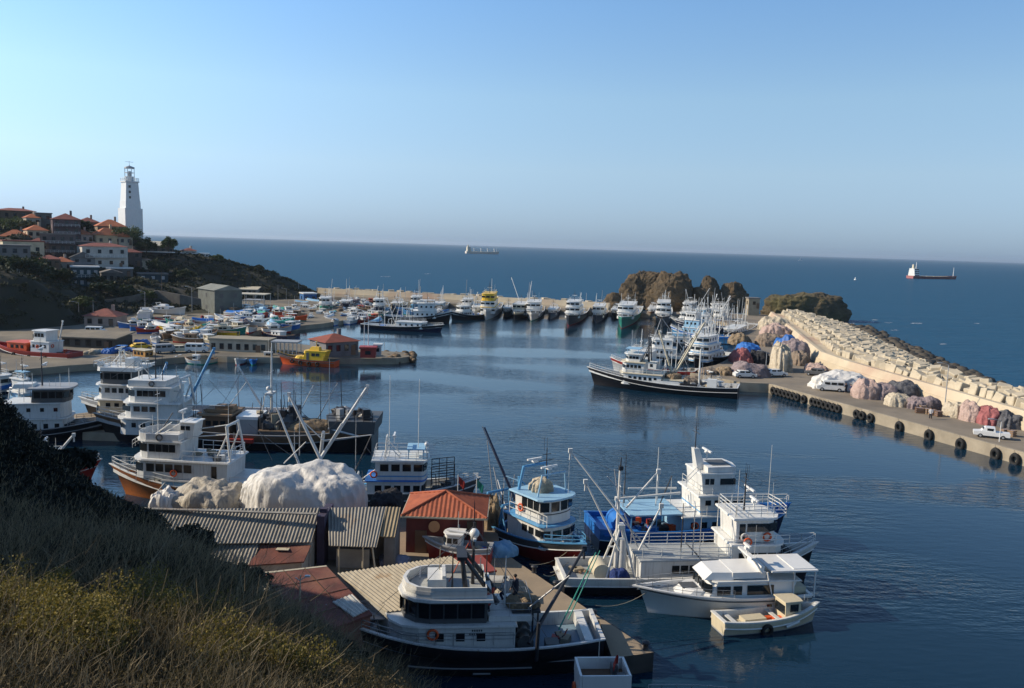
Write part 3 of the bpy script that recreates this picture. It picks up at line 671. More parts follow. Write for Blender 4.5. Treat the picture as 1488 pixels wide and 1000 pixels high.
    def dz(s, x): return s.sheer(min(1, max(0, s.tx(x)))) - s.bul
    def cabin(s, x0, x1, w, z0, h, mat='white', round_=.8, lean=.15, wins=(), roof=.18, roofmat=None, over=.15, fwin=0, fh=.7, fz=.55, aftwin=0, band=None, name='cabin', taper=1.0, roofname='roof', wmat=None, yoff=0.0, nseg=6):
        """a house with a bowed front. wins: (xa, xb, n, w, h, z) rows on both sides"""
        poly = [(x0, -w / 2), (x1 - round_, -w / 2)]
        for i in range(1, nseg):
            a = -math.pi / 2 + math.pi * i / nseg; poly.append((x1 - round_ + round_ * math.cos(a), w / 2 * math.sin(a) if round_ > .3 else w / 2 * (-1 + 2 * i / nseg)))
        poly += [(x1 - round_, w / 2), (x0, w / 2)]; poly = [(p[0], p[1] + yoff) for p in poly]
        mm = [M[mat] if isinstance(mat, str) else mat]; mb = MB(); mb.prism(poly, z0, z0 + h, 0, None, (-lean, 0) if lean else (0, 0), taper)
        if band:
            bz, bh, bm = band; mm.append(M[bm]); big = [((p[0] - (x0 + x1) / 2) * 1.006 + (x0 + x1) / 2 - lean * bz / h, p[1] * 1.012) for p in poly]; mb.prism(big, z0 + bz, z0 + bz + bh, 1)
        c = mb.build(name, mm, s.root)
        for (xa, xb, n, ww, wh, wz) in wins:
            for k in range(n):
                x = xa + (xb - xa) * ((k + .5) / n) - lean * wz / h
                for sg in (1, -1): window(ww, wh, c, (x, yoff + sg * (w / 2) * (1 if taper == 1 else .98), z0 + wz + wh / 2), 0, .07, 'window', wmat)
        if fwin:
            arc = poly[1:-1]; segs = [(Vector(arc[i]), Vector(arc[i + 1])) for i in range(len(arc) - 1)]; L = sum((b - a).length for a, b in segs)
            for k in range(fwin):
                tgt = L * (k + .5) / fwin
                for a, b in segs:
                    l = (b - a).length
                    if tgt <= l: break
                    tgt -= l
                p = a.lerp(b, tgt / l); d = (b - a).normalized()
                window(L / fwin * .80, fh, c, (p.x - lean * (fz + fh / 2) / h, p.y, z0 + fz + fh / 2), math.atan2(d.y, d.x), .09, 'window', wmat)
        for k in range(aftwin): window(.55, .6, c, (x0 - lean * .5, yoff + (k - (aftwin - 1) / 2) * w / (aftwin + .3), z0 + h * .6), R(90), .07)
        if roof:
            big = [((p[0] - (x0 + x1) / 2) * (1 + 2 * over / (x1 - x0)) + (x0 + x1) / 2 - lean, (p[1] - yoff) * (1 + 2 * over / w) + yoff) for p in poly]
            s.last_roof = MB().prism(big, z0 + h + .003, z0 + h + roof, 0, None, (0, 0), .985).build(roofname, M[roofmat or 'white'] if isinstance(roofmat or 'white', str) else roofmat, c)
        s.poly = poly; return c
    def part(s, mb, name, mat, parent=None): return mb.build(name, [M[m] if isinstance(m, str) else m for m in (mat if isinstance(mat, (list, tuple)) else [mat])], parent or s.root)
    def rail(s, pts, h=.9, mat='white', r=.028, bars=2, step=1.3, closed=False, name='railing'): return s.part(MB().rail(pts, h, r, bars, step, 0, closed), name, mat)
    def bowrail(s, t0, h=.8, mat='white', n=7, r=.03, bars=2, both=True):
        for sg in ((1, -1) if both else (1,)):
            pts = []
            for i in range(n + 1):
                t = t0 + (.985 - t0) * i / n; pts.append((s.xt(t, 1), sg * max(.05, s.hb(t) - .05), s.sheer(t) + .06))
            s.part(MB().rail(pts, h, r, bars, 1.0), 'bow_rail', mat)
    def mast(s, x, z0, h, r=.09, mat='white', y=0.0, spreader=True, lean=0.0, radar=True, name='mast', r1=None, crow=0):
        mb = MB().tube((x, y, z0), (x + lean, y, z0 + h), r, (r * .5 if r1 is None else r1), 8)
        if spreader:
            mb.tube((x + lean * .7, y - .8, z0 + h * .72), (x + lean * .7, y + .8, z0 + h * .72), .035, .035, 5); mb.tube((x + lean * .85, y - .45, z0 + h * .86), (x + lean * .85, y + .45, z0 + h * .86), .03, .03, 5)
        for k in range(crow): mb.tube((x + lean, y + (k - crow / 2) * .3, z0 + h * .95), (x + lean, y + (k - crow / 2) * .3, z0 + h * 1.25), .018, .01, 4)
        m = s.part(mb, name, mat)
        if radar: s.part(MB().box((x + lean * .55 + .3, y, z0 + h * .55), (.5, .3, .12)).box((x + lean * .55 + .35, y, z0 + h * .55 + .17), (.16, 1.7, .14)), 'radar', 'clean_white', m)
        return m
    def boom(s, a, b, r=.11, mat='white', r1=None, tip=True, name='boom', tackle=True):
        mb = MB().tube(a, b, r, r1 or r * .75, 8)
        if tip: mb.box(Vector(b), (.3, .22, .34)).tube(Vector(b), Vector(b) - Vector((0, 0, .7)), .05, .09, 5)
        return s.part(mb, name, mat)
    def wire(s, a, b, r=.015, sag=.1, mat='line', name='rigging_wire'): return s.part(MB().sag(a, b, r, sag, 4), name, mat)
    def antenna(s, p, h, r=.022, mat='white'): return s.part(MB().tube(p, Vector(p) + Vector((0, 0, h)), r, r * .5, 5), 'antenna', mat)
    def radar(s, p, w=1.6, leg=.8, mat='clean_white'): return s.part(MB().tube(p, Vector(p) + Vector((0, 0, leg)), .06, .06, 6).box(Vector(p) + Vector((0, 0, leg + .1)), (.35, .35, .2)).box(Vector(p) + Vector((0, 0, leg + .28)), (.16, w, .14)), 'radar', mat)
    def lifering(s, p, axis=(0, 1, 0), col='orange'): return s.part(MB().torus(p, .29, .075, axis, 14, 6), 'life_ring', col)
    def liferaft(s, p, rz=0.0): return s.part(MB().tube(Vector(p) + Vector((-.5 * math.cos(rz), -.5 * math.sin(rz), 0)), Vector(p) + Vector((.5 * math.cos(rz), .5 * math.sin(rz), 0)), .3, .3, 10), 'life_raft', 'clean_white')
    def gallows(s, x, w, z0, h, mat='white', r=.1, lean=.4, braces=True):
        mb = MB()
        for sg in (1, -1):
            mb.tube((x, sg * w / 2, z0), (x + lean, sg * w / 2 * .8, z0 + h), r, r, 8)
            if braces: mb.tube((x + 1.4, sg * w / 2, z0), (x + lean * .8, sg * w / 2 * .84, z0 + h * .75), r * .7, r * .7, 6)
        mb.tube((x + lean, -w / 2 * .85, z0 + h), (x + lean, w / 2 * .85, z0 + h), r, r, 8)
        return s.part(mb, 'gallows', mat)
    def winch(s, p, mat='dgrey', sc=1.0):
        p = Vector(p); mb = MB().box(p + Vector((0, 0, .25 * sc)), (.9 * sc, 1.2 * sc, .5 * sc)).tube(p + Vector((0, -.9 * sc, .6 * sc)), p + Vector((0, .9 * sc, .6 * sc)), .28 * sc, .28 * sc, 10)
        for k in (-.9, 0, .9): mb.tube(p + Vector((0, k * sc - .04, .6 * sc)), p + Vector((0, k * sc + .04, .6 * sc)), .45 * sc, .45 * sc, 12)
        return s.part(mb, 'winch', mat)
    def clutter(s, x0, x1, w, z, n, mats=('dgrey', 'rope', 'blue', 'red'), name='deck_gear', seed=1, hmax=.7):
        r = random.Random(seed)
        for m in mats:
            mb = MB()
            for _ in range(n):
                p = (r.uniform(x0, x1), r.uniform(-w / 2, w / 2), z); k = r.random(); h = r.uniform(.2, hmax)
                if k < .4: mb.box((p[0], p[1], z + h / 2), (r.uniform(.3, .9), r.uniform(.3, .8), h), r.uniform(0, 3))
                elif k < .7: mb.lump((p[0], p[1], z + h * .3), h * r.uniform(.6, 1.1), h * r.uniform(.5, .9), h * .6, r.random() * 50)
                elif k < .85: mb.tube(p, (p[0] + r.uniform(-.4, .4), p[1] + r.uniform(-.4, .4), z + h * 2.2), .05, .04, 5)
                else: mb.torus((p[0], p[1], z + .12), .35, .1, (0, 0, 1), 10, 5)
            s.part(mb, name, m)
    def tyres(s, ts, side=1, z=.6):
        for t in ts:
            h = s.hb(t); s.part(MB().torus((s.xt(t, .5), side * (h * .95 + .12), s.sheer(t) - s.bul - z), .33, .14, (0, 1, 0), 12, 6), 'fender', 'rubber')
    def rope(s, a, bworld, r=.02, sag=.4):
        inv = Matrix.Rotation(-s.root.rotation_euler.z, 3, 'Z'); b = inv @ (Vector(bworld) - s.root.location)
        s.part(MB().sag(a, b, r, sag, 8), 'mooring_rope', 'rope')
    def flag(s, p, h=2.0, col='red', size=(.7, .45)):
        p = Vector(p); mb = MB().tube(p, p + Vector((0, 0, h)), .022, .018, 5)
        o = s.part(mb, 'flagpole', 'white'); v = []; n = 5
        for i in range(n + 1):
            u = i / n; yv = .12 * math.sin(u * 5); v += [p + Vector((-u * size[0] * .5, yv - u * .2, h - u * u * size[1] * .6)), p + Vector((-u * size[0] * .45, yv * 1.2 - u * .2, h - size[1] - u * u * size[1] * .5))]
        s.part(MB().add(v, [(2 * i, 2 * i + 2, 2 * i + 3, 2 * i + 1) for i in range(n)] , 0, True), 'flag', col, o)
    def loc(s, pw):
        """world point -> boat frame"""
        return Matrix.Rotation(-s.root.rotation_euler.z, 3, 'Z') @ (Vector(pw) - s.root.location)

def netpile(name, label, c, size, rz=0.0, mat=None, seed=1, folds=.12, group=None, cat='net pile', z0=None, n=88, m=24, drape=.8, big=.3, nf=None, rp=.62):
    """a heap of nets or a covered heap: a draped dome with folds running down its sides"""
    lx, ly, h = size; vs = []; fs = []; nf = nf or 9 + seed % 4
    for j in range(m + 1):
        t = j / m
        for i in range(n):
            a = 2 * math.pi * i / n; ca, sa = math.cos(a), math.sin(a)
            e = 2 / 2.9; ux = abs(ca) ** e * (1 if ca > 0 else -1); uy = abs(sa) ** e * (1 if sa > 0 else -1)
            r = math.sin(min(1, t * 1.02) * math.pi / 2) ** rp; z = max(0, math.cos(t * math.pi / 2)) ** drape
            bg = mnoise.fractal(Vector((ux * r * 1.3 + seed * 5.1, uy * r * 1.3 * ly / lx, z * .8)), 1, 2, 4)
            w = a * nf + 2.5 * mnoise.noise(Vector((ux * 2.2 + seed, uy * 2.2, t * 1.5)))
            fold = folds * (.55 * math.sin(w) + .45 * abs(math.sin(w * .5 + seed)) - .2) * min(1, t * 1.3) * (.6 + .8 * mnoise.noise(Vector((ux * 3, uy * 3, seed * 1.7)))) + folds * .6 * mnoise.noise(Vector((ux * r * lx * .9 + seed, uy * r * ly * .9, z * h * .9)))
            k = 1 + fold + .10 * bg + folds * .35 * mnoise.noise(Vector((ux * r * lx * 2.6 + seed, uy * r * ly * 2.6, z * h * 2.6)))
            vs.append((ux * r * lx / 2 * k, uy * r * ly / 2 * k, max(0.0, z * h * (1 + big * bg) + folds * h * .35 * mnoise.noise(Vector((ux * r * lx * .7, uy * r * ly * .7, seed * 3.3)))) if j < m else -.05))
    for j in range(m):
        for i in range(n): fs.append((j * n + i, (j + 1) * n + i, (j + 1) * n + (i + 1) % n, j * n + (i + 1) % n))
    o = MB().add(vs, fs, 0, True).build(name, mat); o.location = c; o.rotation_euler = (0, 0, rz)
    return tag(o, label, cat, group)
def netmat(name, a, b): return mottled(name, a, b, 1.6, .95, 1.0, .22, detail=10, lo=.32, hi=.66, third=tuple(x * .55 for x in b))
NET = dict(cream=netmat('net_cream', (.62, .54, .41), (.46, .39, .29)), pink=netmat('net_pink', (.55, .41, .35), (.42, .30, .26)), white=mottled('tarpaulin_white', (.70, .68, .64), (.56, .55, .53), .8, .6, .6, .18, stretch=(1.6, 1.6, .3), detail=5), grey=netmat('net_grey', (.14, .14, .15), (.08, .08, .09)), brown=netmat('net_brown', (.30, .23, .17), (.19, .15, .115)), red=netmat('net_red', (.42, .15, .15), (.30, .10, .10)), mauve=netmat('net_mauve', (.34, .27, .27), (.22, .175, .18)), dark=netmat('net_dark', (.035, .035, .04), (.02, .02, .024)), rope=netmat('net_rope', (.34, .25, .15), (.2, .15, .10)), blue=mottled('tarpaulin_blue', (.03, .16, .5), (.02, .11, .36), .6, .6, .3, .06), bags=mottled('white_bags', (.62, .61, .62), (.42, .42, .44), 1.5, .7, .4, .08))

def rigging(b, n, x0, x1, w, z, seed, hmin=3.5, hmax=8):
    r = random.Random(seed)
    for k in range(n):
        x = r.uniform(x0, x1); y = r.uniform(-w / 2, w / 2); h = r.uniform(hmin, hmax); q = r.random(); m = r.choice(('white', 'metal', 'grey', 'darkmetal', 'white2'))
        if q < .5: b.antenna((x, y, z), h, r.uniform(.03, .06), m)
        elif q < .8: b.boom((x, y, z), (x + r.uniform(-3, 3), y + r.uniform(-.8, .8), z + h * .7), .06, m, tip=False, name='derrick')
        else: b.wire((x, y, z + h * .8), (x + r.uniform(-5, 5), y, z + .3), .022, .1)
def at(b, px, py, z): return b.loc(P(px, py, z))
def aty(b, px, py, y):
    if LINMAP: y = LIN((px - 744) / 1200 * y, y)[1]
    return b.loc(PY(px, py, y))
LINMAP = True
V3 = lambda *a: Vector(a)

LINMAP = False
# ---- A: the black trawler at the near jetty
A = Boat('trawler', 'large black-hulled trawler in the foreground with curved white wheelhouse, alongside the slab jetty', (-9.9, 46.7), (5.8, 48.3), 4.9, (2.1, 1.75, 3.1), sw=.82, rake=.9)
A.hull('black', 'black', 'black', None, bul=.75, deck='deckblue', rail='white2')
A.bowrail(.62, .55, 'metal', 6, .022, 2)
d = A.dz(3)
A.cabin(-2.6, 4.9, 3.9, 1.25, 1.75, 'white', 1.9, 0.0, wins=(), fwin=0, roof=.12, over=.12, band=(1.2, .06, 'grey'))
w = A.cabin(-.9, 4.1, 3.5, 3.14, 1.35, 'dgrey', 1.7, .1, wins=((-.8, 2.4, 4, .72, .85, .3),), fwin=7, fh=.85, fz=.3, roof=.16, over=.3, name='wheelhouse')
# flybridge: bulwark in three bands, open topped
fly = [(p[0] * .98 + .0, p[1] * 1.02) for p in A.poly]; mb = MB(); n = len(fly)
for k, (z0, z1, g) in enumerate(((4.66, 4.86, 1.0), (4.88, 5.08, 1.015), (5.10, 5.30, 1.0))):
    o = [(x * g, y * g, z) for z in (z0, z1) for x, y in fly]; inn = [(x * g * .95, y * g * .95, z) for z in (z1, z0) for x, y in fly]
    for i in range(n):
        j = (i + 1) % n; mb.add([o[i], o[j], o[n + j], o[n + i]], [(0, 1, 2, 3)]); mb.add([inn[i], inn[j], inn[n + j], inn[n + i]], [(0, 1, 2, 3)]); mb.add([o[n + i], o[n + j], inn[j], inn[i]], [(0, 1, 2, 3)])
A.part(mb, 'flybridge', 'white'); A.part(MB().prism([(x * .94, y * .94) for x, y in fly], 4.72, 4.8), 'flybridge_floor', 'deckgrey')
A.rail([(3.0, 1.0, 5.3), (3.0, -1.0, 5.3)], .3, 'metal', .02, 1)
A.part(MB().box((2.0, 0, 5.15), (1.1, 1.9, .6)).box((1.6, 0, 5.5), (.2, 1.8, .3)), 'console', 'white')
# side walk with railing, aft house
A.rail([(4.0, 1.95, 1.9), (1, 2.0, 1.9), (-2.5, 2.0, 1.9)], .75, 'metal', .018, 2, 1.0)
A.cabin(-3.6, -.95, 3.2, 3.14, .32, 'white', .1, 0, roof=0, name='upper_deck')
A.rail([(-.95, 1.6, 3.46), (-3.55, 1.6, 3.46), (-3.55, -1.6, 3.46), (-.95, -1.6, 3.46)], .8, 'metal', .018, 2, 1.1)
for x in (-.6, .6, 1.8): window(.5, .5, w, (x, 1.96, 2.4), 0, .06)
# illegible two-line marking on the wheelhouse side
mk = MB()
for r_ in range(2):
    for k in range(5 + r_): mk.box((-.62 + k * .13 + .02 * r_, 1.962, 2.78 - .2 * r_), (.075, .03, .11))
A.part(mk, 'marking', 'dgrey')
# dark gallows and mast behind the wheelhouse
A.part(MB().tube((.3, 1.0, 4.7), (.55, .75, 6.6), .16, .13, 8).tube((.3, -1.0, 4.7), (.55, -.75, 6.6), .16, .13, 8).box((.55, 0, 6.7), (.6, 1.9, .22)).tube((-1.6, 1.0, 4.0), (.3, .7, 6.5), .17, .12, 8).tube((-1.6, -1.0, 4.0), (.3, -.7, 6.5), .17, .12, 8), 'gallows', 'darkmetal')
A.mast(-.15, 3.5, 5.1, .13, 'darkmetal', radar=False, crow=3); A.mast(1.1, 4.8, 2.3, .06, 'darkmetal', .9, False, radar=False)
A.radar((-.15, 0, 7.3), 1.9, .25); A.part(MB().ball((-.15, .5, 8.1), .3, 10, 0), 'radome', 'clean_white')
for (a, b_) in (((-.15, 0, 8.4), (5.2, 0, 3.6)), ((-.15, 0, 8.4), (-4.5, 1.7, 2.2)), ((-.15, 0, 8.4), (-4.5, -1.7, 2.2)), ((-.15, 0, 8.4), (2.6, 1.5, 5.6))): A.wire(a, b_, .02, .05)
for (px0, py0, z0, px1, py1, y1, m_, r_) in ((768, 935, 2.0, 849, 797, 51.5, 'darkmetal', .13), (812, 915, 1.7, 866, 803, 52, 'green', .05), (826, 900, 1.7, 872, 800, 52.3, 'green', .04)):
    A.boom(at(A, px0, py0, z0), aty(A, px1, py1, y1), r_, m_, tip=m_ == 'darkmetal')
A.part(MB().tube(at(A, 779, 960, 1.2), at(A, 783, 905, 3.6), .12, .1, 8), 'samson_post', 'darkmetal')
A.boom(at(A, 645, 860, 4.2), aty(A, 681, 789, 48), .03, 'orange', tip=False, name='whip_pole'); A.boom(at(A, 638, 850, 4.5), aty(A, 640, 795, 48), .03, 'rope', tip=False, name='whip_pole')
A.winch((-3.3, .4, 1.0), 'dgrey', 1.1); A.winch((-3.2, -1.3, 1.0), 'darkmetal', .8); A.part(MB().box((-4.9, 1.2, 1.35), (.8, .9, .7)), 'hatch', 'dgrey')
A.part(MB().box((-3.3, .2, 3.55), (1.7, 2.2, .12)).tube((-2.6, 1.2, 1.1), (-2.6, 1.2, 3.5), .06).tube((-4.0, 1.2, 1.1), (-4.0, 1.2, 3.5), .06).tube((-4, -1, 1.1), (-4, -1, 3.5), .06), 'platform', 'darkmetal')
A.clutter(4.9, 6.6, 1.7, A.dz(5.6), 4, ('dgrey', 'rope', 'red'), seed=4, hmax=.5); A.winch((5.6, 0, A.dz(5.6)), 'grey', .6)
A.clutter(-6.4, -5.2, 1.2, A.dz(-6), 4, ('dgrey', 'red', 'rope'), 'rope_heap', 6, .35); A.part(MB().box((5.4, -.6, 2.62), (1.5, 1.2, .06)), 'hatch', 'grey')
A.part(MB().box((-7.0, 0, 1.75), (.5, 3.9, .7)), 'stern_locker', 'white')
for k in range(3):
    mb = MB(); zz = (.95, .62, .3)[k]; x0, x1 = ((-6.8, -2.2), (-3.6, 3.5), (-1.2, -.2))[k]
    for i in range(8):
        t0, t1 = A.tx(x0 + (x1 - x0) * i / 8), A.tx(x0 + (x1 - x0) * (i + 1) / 8); g = lambda t: A.hb(t) * (.62 + .30 * (1 - t ** 3) + .25 * (.38 - .30 * (1 - t ** 3))) + .03
        mb.tube((A.xt(t0, .3), g(t0), zz), (A.xt(t1, .3), g(t1), zz), .05, .05, 4)
    A.part(mb, 'hull_stripe', 'grey')
A.lifering((2.2, 2.05, 2.6)); A.flag((-1.2, 1.0, 4.0), 1.0, 'red', (.5, .35))
o = netpile('rope_pile', 'heap of yellowish ropes and floats on the trawler platform beside the standing man', A.root.matrix_basis @ V3(-3.2, .3, 3.61), (1.9, 1.7, .55), .3, NET['rope'], 4, .16, cat='rope pile')

# ---- B: white cabin boat cut by the bottom edge
B_ = Boat('cabin_boat', 'white cabin boat with an open-topped square wheelhouse and red flag at the bottom edge', (11.0, 41.4), (3.1, 40.8), 2.6, (1.1, .9, 1.5), 'cabin boat')
B_.hull('white', 'red', 'white', 'dgrey', bul=.4, deck='deckgrey')
c = B_.cabin(-3.0, -.4, 2.0, .6, 2.0, 'clean_white', .12, .1, wins=((-2.6, -.8, 2, .6, .5, 1.0),), roof=0, nseg=3)
mb = MB()
for (c_, s_) in (((-3.05, 0, 2.95), (.12, 2.0, .7)), ((-.5, 0, 2.95), (.12, 2.0, .7)), ((-1.75, .96, 2.95), (2.44, .1, .7)), ((-1.75, -.96, 2.95), (2.44, .1, .7))): mb.box(c_, s_)
B_.part(mb, 'flybridge', 'clean_white'); B_.part(MB().box((-1.75, 0, 2.64), (2.4, 1.8, .06)), 'flybridge_floor', 'brown')
B_.part(MB().box((-1.1, .3, 2.95), (.3, .6, .6)).box((-.9, -.5, 2.9), (.4, .3, .5)), 'console', 'dgrey')
B_.flag((-.9, .2, 2.7), 1.1, 'red', (.7, .5)); B_.antenna((-1.9, .5, 3.3), 1.6); B_.part(MB().tube((1.3, -.6, .8), (1.3, -.6, 2.1), .07, .07, 8).tube((1.3, -.6, 2.1), (1.5, -.6, 2.1), .07, .07, 8), 'exhaust', 'clean_white')
B_.cabin(-.3, 1.2, 1.6, .6, .5, 'white', .4, 0, roof=0, name='trunk'); B_.lifering((-3.15, .5, 1.8), (1, 0, 0)); B_.bowrail(.6, .5, 'metal', 5, .02)

LINMAP = True
# ---- C: the cabin cruiser
Cb = Boat('cabin_cruiser', 'white motor cruiser with flybridge and covered aft deck, behind the cream open boat', (9.5, 57.0), (20.4, 58.6), 3.5, (1.55, 1.5, 1.95), 'cabin cruiser', sw=.9, rake=1.3, full=2.0)
Cb.hull('clean_white', 'white2', 'clean_white', 'dgrey', bul=.22, deck='deckgrey', boot=.12)
Cb.cabin(1.6, 4.2, 2.4, 1.25, .65, 'clean_white', 1.4, .7, roof=0, name='trunk', taper=.9)
c = Cb.cabin(-3.9, 2.6, 2.9, 1.25, 1.35, 'clean_white', .5, .8, fwin=4, fh=.75, fz=.45, roof=.10, over=.08, nseg=5, taper=.95)
for (x, w_, h_) in ((1.15, .95, .6), (.15, .6, .6), (-1.5, 1.9, .66)):
    for sg in (1, -1): window(w_, h_, c, (x - .3, sg * 1.42, 2.02), 0, .1)
Cb.part(MB().prism([(2.2, -1.15), (2.2, 1.15), (.2, 1.3), (.2, -1.3)], 2.72, 3.2, 0, None, (-.5, 0), .9), 'windscreen_cowl', 'clean_white')
Cb.part(MB().box((-1.0, 0, 3.0), (2.4, 2.5, .45)).box((-2.0, 0, 3.35), (.25, 2.3, .5)), 'flybridge', 'clean_white')
Cb.part(MB().box((-4.2, 0, 3.32), (3.4, 3.1, .12)).box((-5.0, 0, 3.40), (1.6, 2.6, .06)), 'canopy', 'clean_white')
for x in (-2.7, -4.2, -5.75):
    for sg in (1, -1): Cb.part(MB().tube((x, sg * 1.45, 1.4), (x + (.5 if x > -3 else 0), sg * 1.45, 3.28), .06, .06, 6), 'canopy_post', 'clean_white')
Cb.part(MB().tube((-1.9, 1.3, 3.2), (-1.3, 1.1, 4.1), .09, .09, 6).tube((-1.9, -1.3, 3.2), (-1.3, -1.1, 4.1), .09, .09, 6).box((-1.3, 0, 4.12), (.35, 2.3, .14)), 'radar_arch', 'clean_white')
mb = MB()
for k in range(4): mb.box((-2.6 - k * .75, 1.62, .98), (.34, .06, .16))
for k in range(4): Cb.part(MB().box((-2.4 - k * .8, Cb.hb(Cb.tx(-2.4 - k * .8)) * .985, 1.0), (.36, .06, .16)), 'porthole', 'glass')
Cb.part(MB().box((2.9, 0, 1.93), (1.1, .9, .05)), 'hatch', 'dgrey'); Cb.bowrail(.5, .55, 'metal', 7, .018); Cb.part(MB().box((-4.6, 0, 1.7), (1.6, 1.9, .5)), 'seat', 'cream')
Cb.radar((-1.3, 0, 4.15), 1.0, .25); Cb.antenna((-1.4, 1.0, 4.1), 2.4, .015); Cb.part(MB().tube((5.6, 0, 1.95), (6.6, 0, 2.1), .05, .05, 5).box((5.9, 0, 1.98), (.8, .35, .05)), 'bowsprit', 'metal'); Cb.rope((5.4, 0, 1.8), P(866, 880, 1.25), .02, .5)

# ---- D: the cream open boat
D = Boat('open_boat', 'cream wooden open boat with a small box wheelhouse, nearest the camera beside the cruiser', (20.45, 56.4), (13.55, 54.5), 2.1, (.95, .8, 1.3), 'open boat', sw=.85, rake=.5)
D.hull('cream', 'grey', 'cream', 'white', bul=.4, deck='cream', boot=.1, rail='white')
D.cabin(1.1, 2.4, 1.25, .45, 1.35, 'cream', .12, .05, wins=((1.3, 2.2, 1, .62, .5, .7),), fwin=2, fh=.5, fz=.7, aftwin=2, roof=.08, roofmat='cream', over=.1, nseg=3)
D.part(MB().box((-1.0, 0, .62), (1.6, .8, .3)), 'engine_box', 'cream'); D.part(MB().box((-2.6, 0, .72), (.3, 1.6, .06)).box((.6, 0, .72), (.3, 1.75, .06)), 'thwart', 'white2')
D.clutter(-.2, .9, .9, .42, 2, ('orange', 'rope'), 'net_heap', 3, .25); D.tyres((.42,), -1, .15); D.part(MB().tube((.9, -1.07, .35), (1.9, -1.0, .62), .1, .1, 8), 'fender', 'white'); D.antenna((2.9, 0, 1.0), 1.0, .02); D.rail([(2.6, .5, 1.15), (3.3, .2, 1.3)], .35, 'metal', .015, 1)

# ---- E: the long white fishing boat
E = Boat('fishing_boat', 'long white fishing boat with white A-frame mast amidships and tall wheelhouse at its right end', (22.3, 63.3), (3.5, 60.9), 4.6, (1.35, 1.3, 3.1), sw=.86, rake=1.0)
E.hull('black', 'black', 'white', 'white', bul=.55, deck='deckgrey', rail='white')
E.cabin(-3.9, .6, 3.3, .9, 1.55, 'white2', .1, 0, wins=((-1.6, .4, 3, .55, .6, .6),), roof=.1, roofmat='deckgrey', name='deckhouse', nseg=3)
E.cabin(.7, 3.5, 3.3, .9, 1.55, 'white', .1, 0, wins=((.9, 3.3, 3, .5, .6, .6),), roof=.1, roofmat='deckgrey', name='deckhouse', nseg=3)
E.rail([(-3.8, -1.6, 2.56), (3.4, -1.6, 2.56)], .85, 'white', .028, 3, 1.2); E.rail([(-3.8, 1.6, 2.56), (3.4, 1.6, 2.56)], .85, 'white', .028, 3, 1.2)
E.cabin(3.0, 7.3, 3.7, 1.3, 2.3, 'white', 1.0, .1, wins=((3.4, 6.4, 4, .62, .55, 1.2),), fwin=4, fh=.55, fz=1.2, roof=.14, over=.2)
w = E.cabin(3.3, 6.7, 3.2, 3.78, 1.75, 'white', .9, .15, wins=((4.1, 5.9, 3, .58, .62, .8), (3.4, 4.0, 1, .45, 1.2, .2)), fwin=4, fh=.62, fz=.8, roof=.14, over=.3, name='wheelhouse')
E.lifering((4.0, -1.95, 3.9)); E.lifering((5.6, -1.68, 4.2)); E.lifering((3.9, -1.68, 4.2), col='white')
E.rail([(7.0, 1.6, 5.7), (7.2, 0, 5.7), (7.0, -1.6, 5.7), (3.1, -1.6, 5.7), (3.1, 1.6, 5.7)], .8, 'white', .03, 3, .9, True); E.rail([(7.3, -1.8, 3.76), (3.0, -1.85, 3.76)], .6, 'white', .024, 2, .9)
E.mast(4.4, 5.6, 3.0, .08, 'darkmetal', radar=True, crow=3); E.antenna((5.8, -1.0, 5.6), 5.4, .03); E.antenna((3.3, -1.3, 5.6), 3.6, .03); E.antenna((7.0, .8, 5.6), 2.0); E.radar((5.3, .3, 5.7), 1.4, .5)
E.bowrail(.80, .75, 'white', 5, .025); E.winch((7.9, 0, E.dz(7.9)), 'dgrey', .7)
E.part(MB().tube((6.9, -1.8, .9), (3.3, -2.0, 2.4), .09, .09, 6), 'pole', 'dgrey')
E.part(MB().tube((-6.3, -1.0, .9), (-5.2, -.25, 4.6), .10, .08, 8).tube((-6.3, 1.0, .9), (-5.2, .25, 4.6), .10, .08, 8).tube((-4.1, -1.0, .9), (-5.0, -.25, 4.6), .10, .08, 8).tube((-4.1, 1.0, .9), (-5.0, .25, 4.6), .10, .08, 8).tube((-6.0, 0, 3.0), (-4.4, 0, 3.0), .07, .07, 6).box((-5.1, 0, 4.6), (.5, .7, .3)), 'a_frame', 'white')
E.mast(-5.35, .9, 7.9, .17, 'white', radar=False, r1=.09); E.part(MB().tube((-5.35, 0, 8.6), (-5.3, 0, 9.8), .08, .03, 6).box((-5.3, 0, 9.0), (.3, .3, .3)), 'mast_light', 'darkmetal', None)
E.part(MB().tube((-4.9, 0, .9), (-4.9, 0, 3.6), .35, .3, 10), 'winch_tower', 'white2')
for (px0, py0, y0, px1, py1, y1, r_) in ((908, 757, 61, 829, 655, 62, .085), (900, 800, 60.5, 851, 700, 61, .085), (910, 738, 61, 957, 685, 62, .08), (928, 800, 60.3, 961, 735, 61, .08)): E.boom(aty(E, px0, py0, y0), aty(E, px1, py1, y1), r_, 'white')
for p in ((829, 655, 62), (957, 685, 62)): E.wire((-5.35, 0, 8.6), aty(E, *p), .018, .05)
E.part(MB().tube((-6.6, -.9, 1.35), (-6.6, 1.0, 1.35), .62, .62, 14), 'net_drum', 'cream'); 
o = netpile('net_heap', 'deep blue net heap beside the drum on the stern of the long white boat', E.root.matrix_basis @ V3(-5.4, -1.35, .82), (1.5, 1.3, .95), .2, netmat('net_navy', (.02, .05, .2), (.015, .03, .12)), 9, .2)
E.clutter(-8.6, -7.2, 2.6, .85, 2, ('wood', 'rope'), seed=12, hmax=.2); E.rope((-9.2, -1.5, 1.4), P(806, 860, 1.25)); E.rope((-9.2, .5, 1.4), P(790, 835, 1.25))
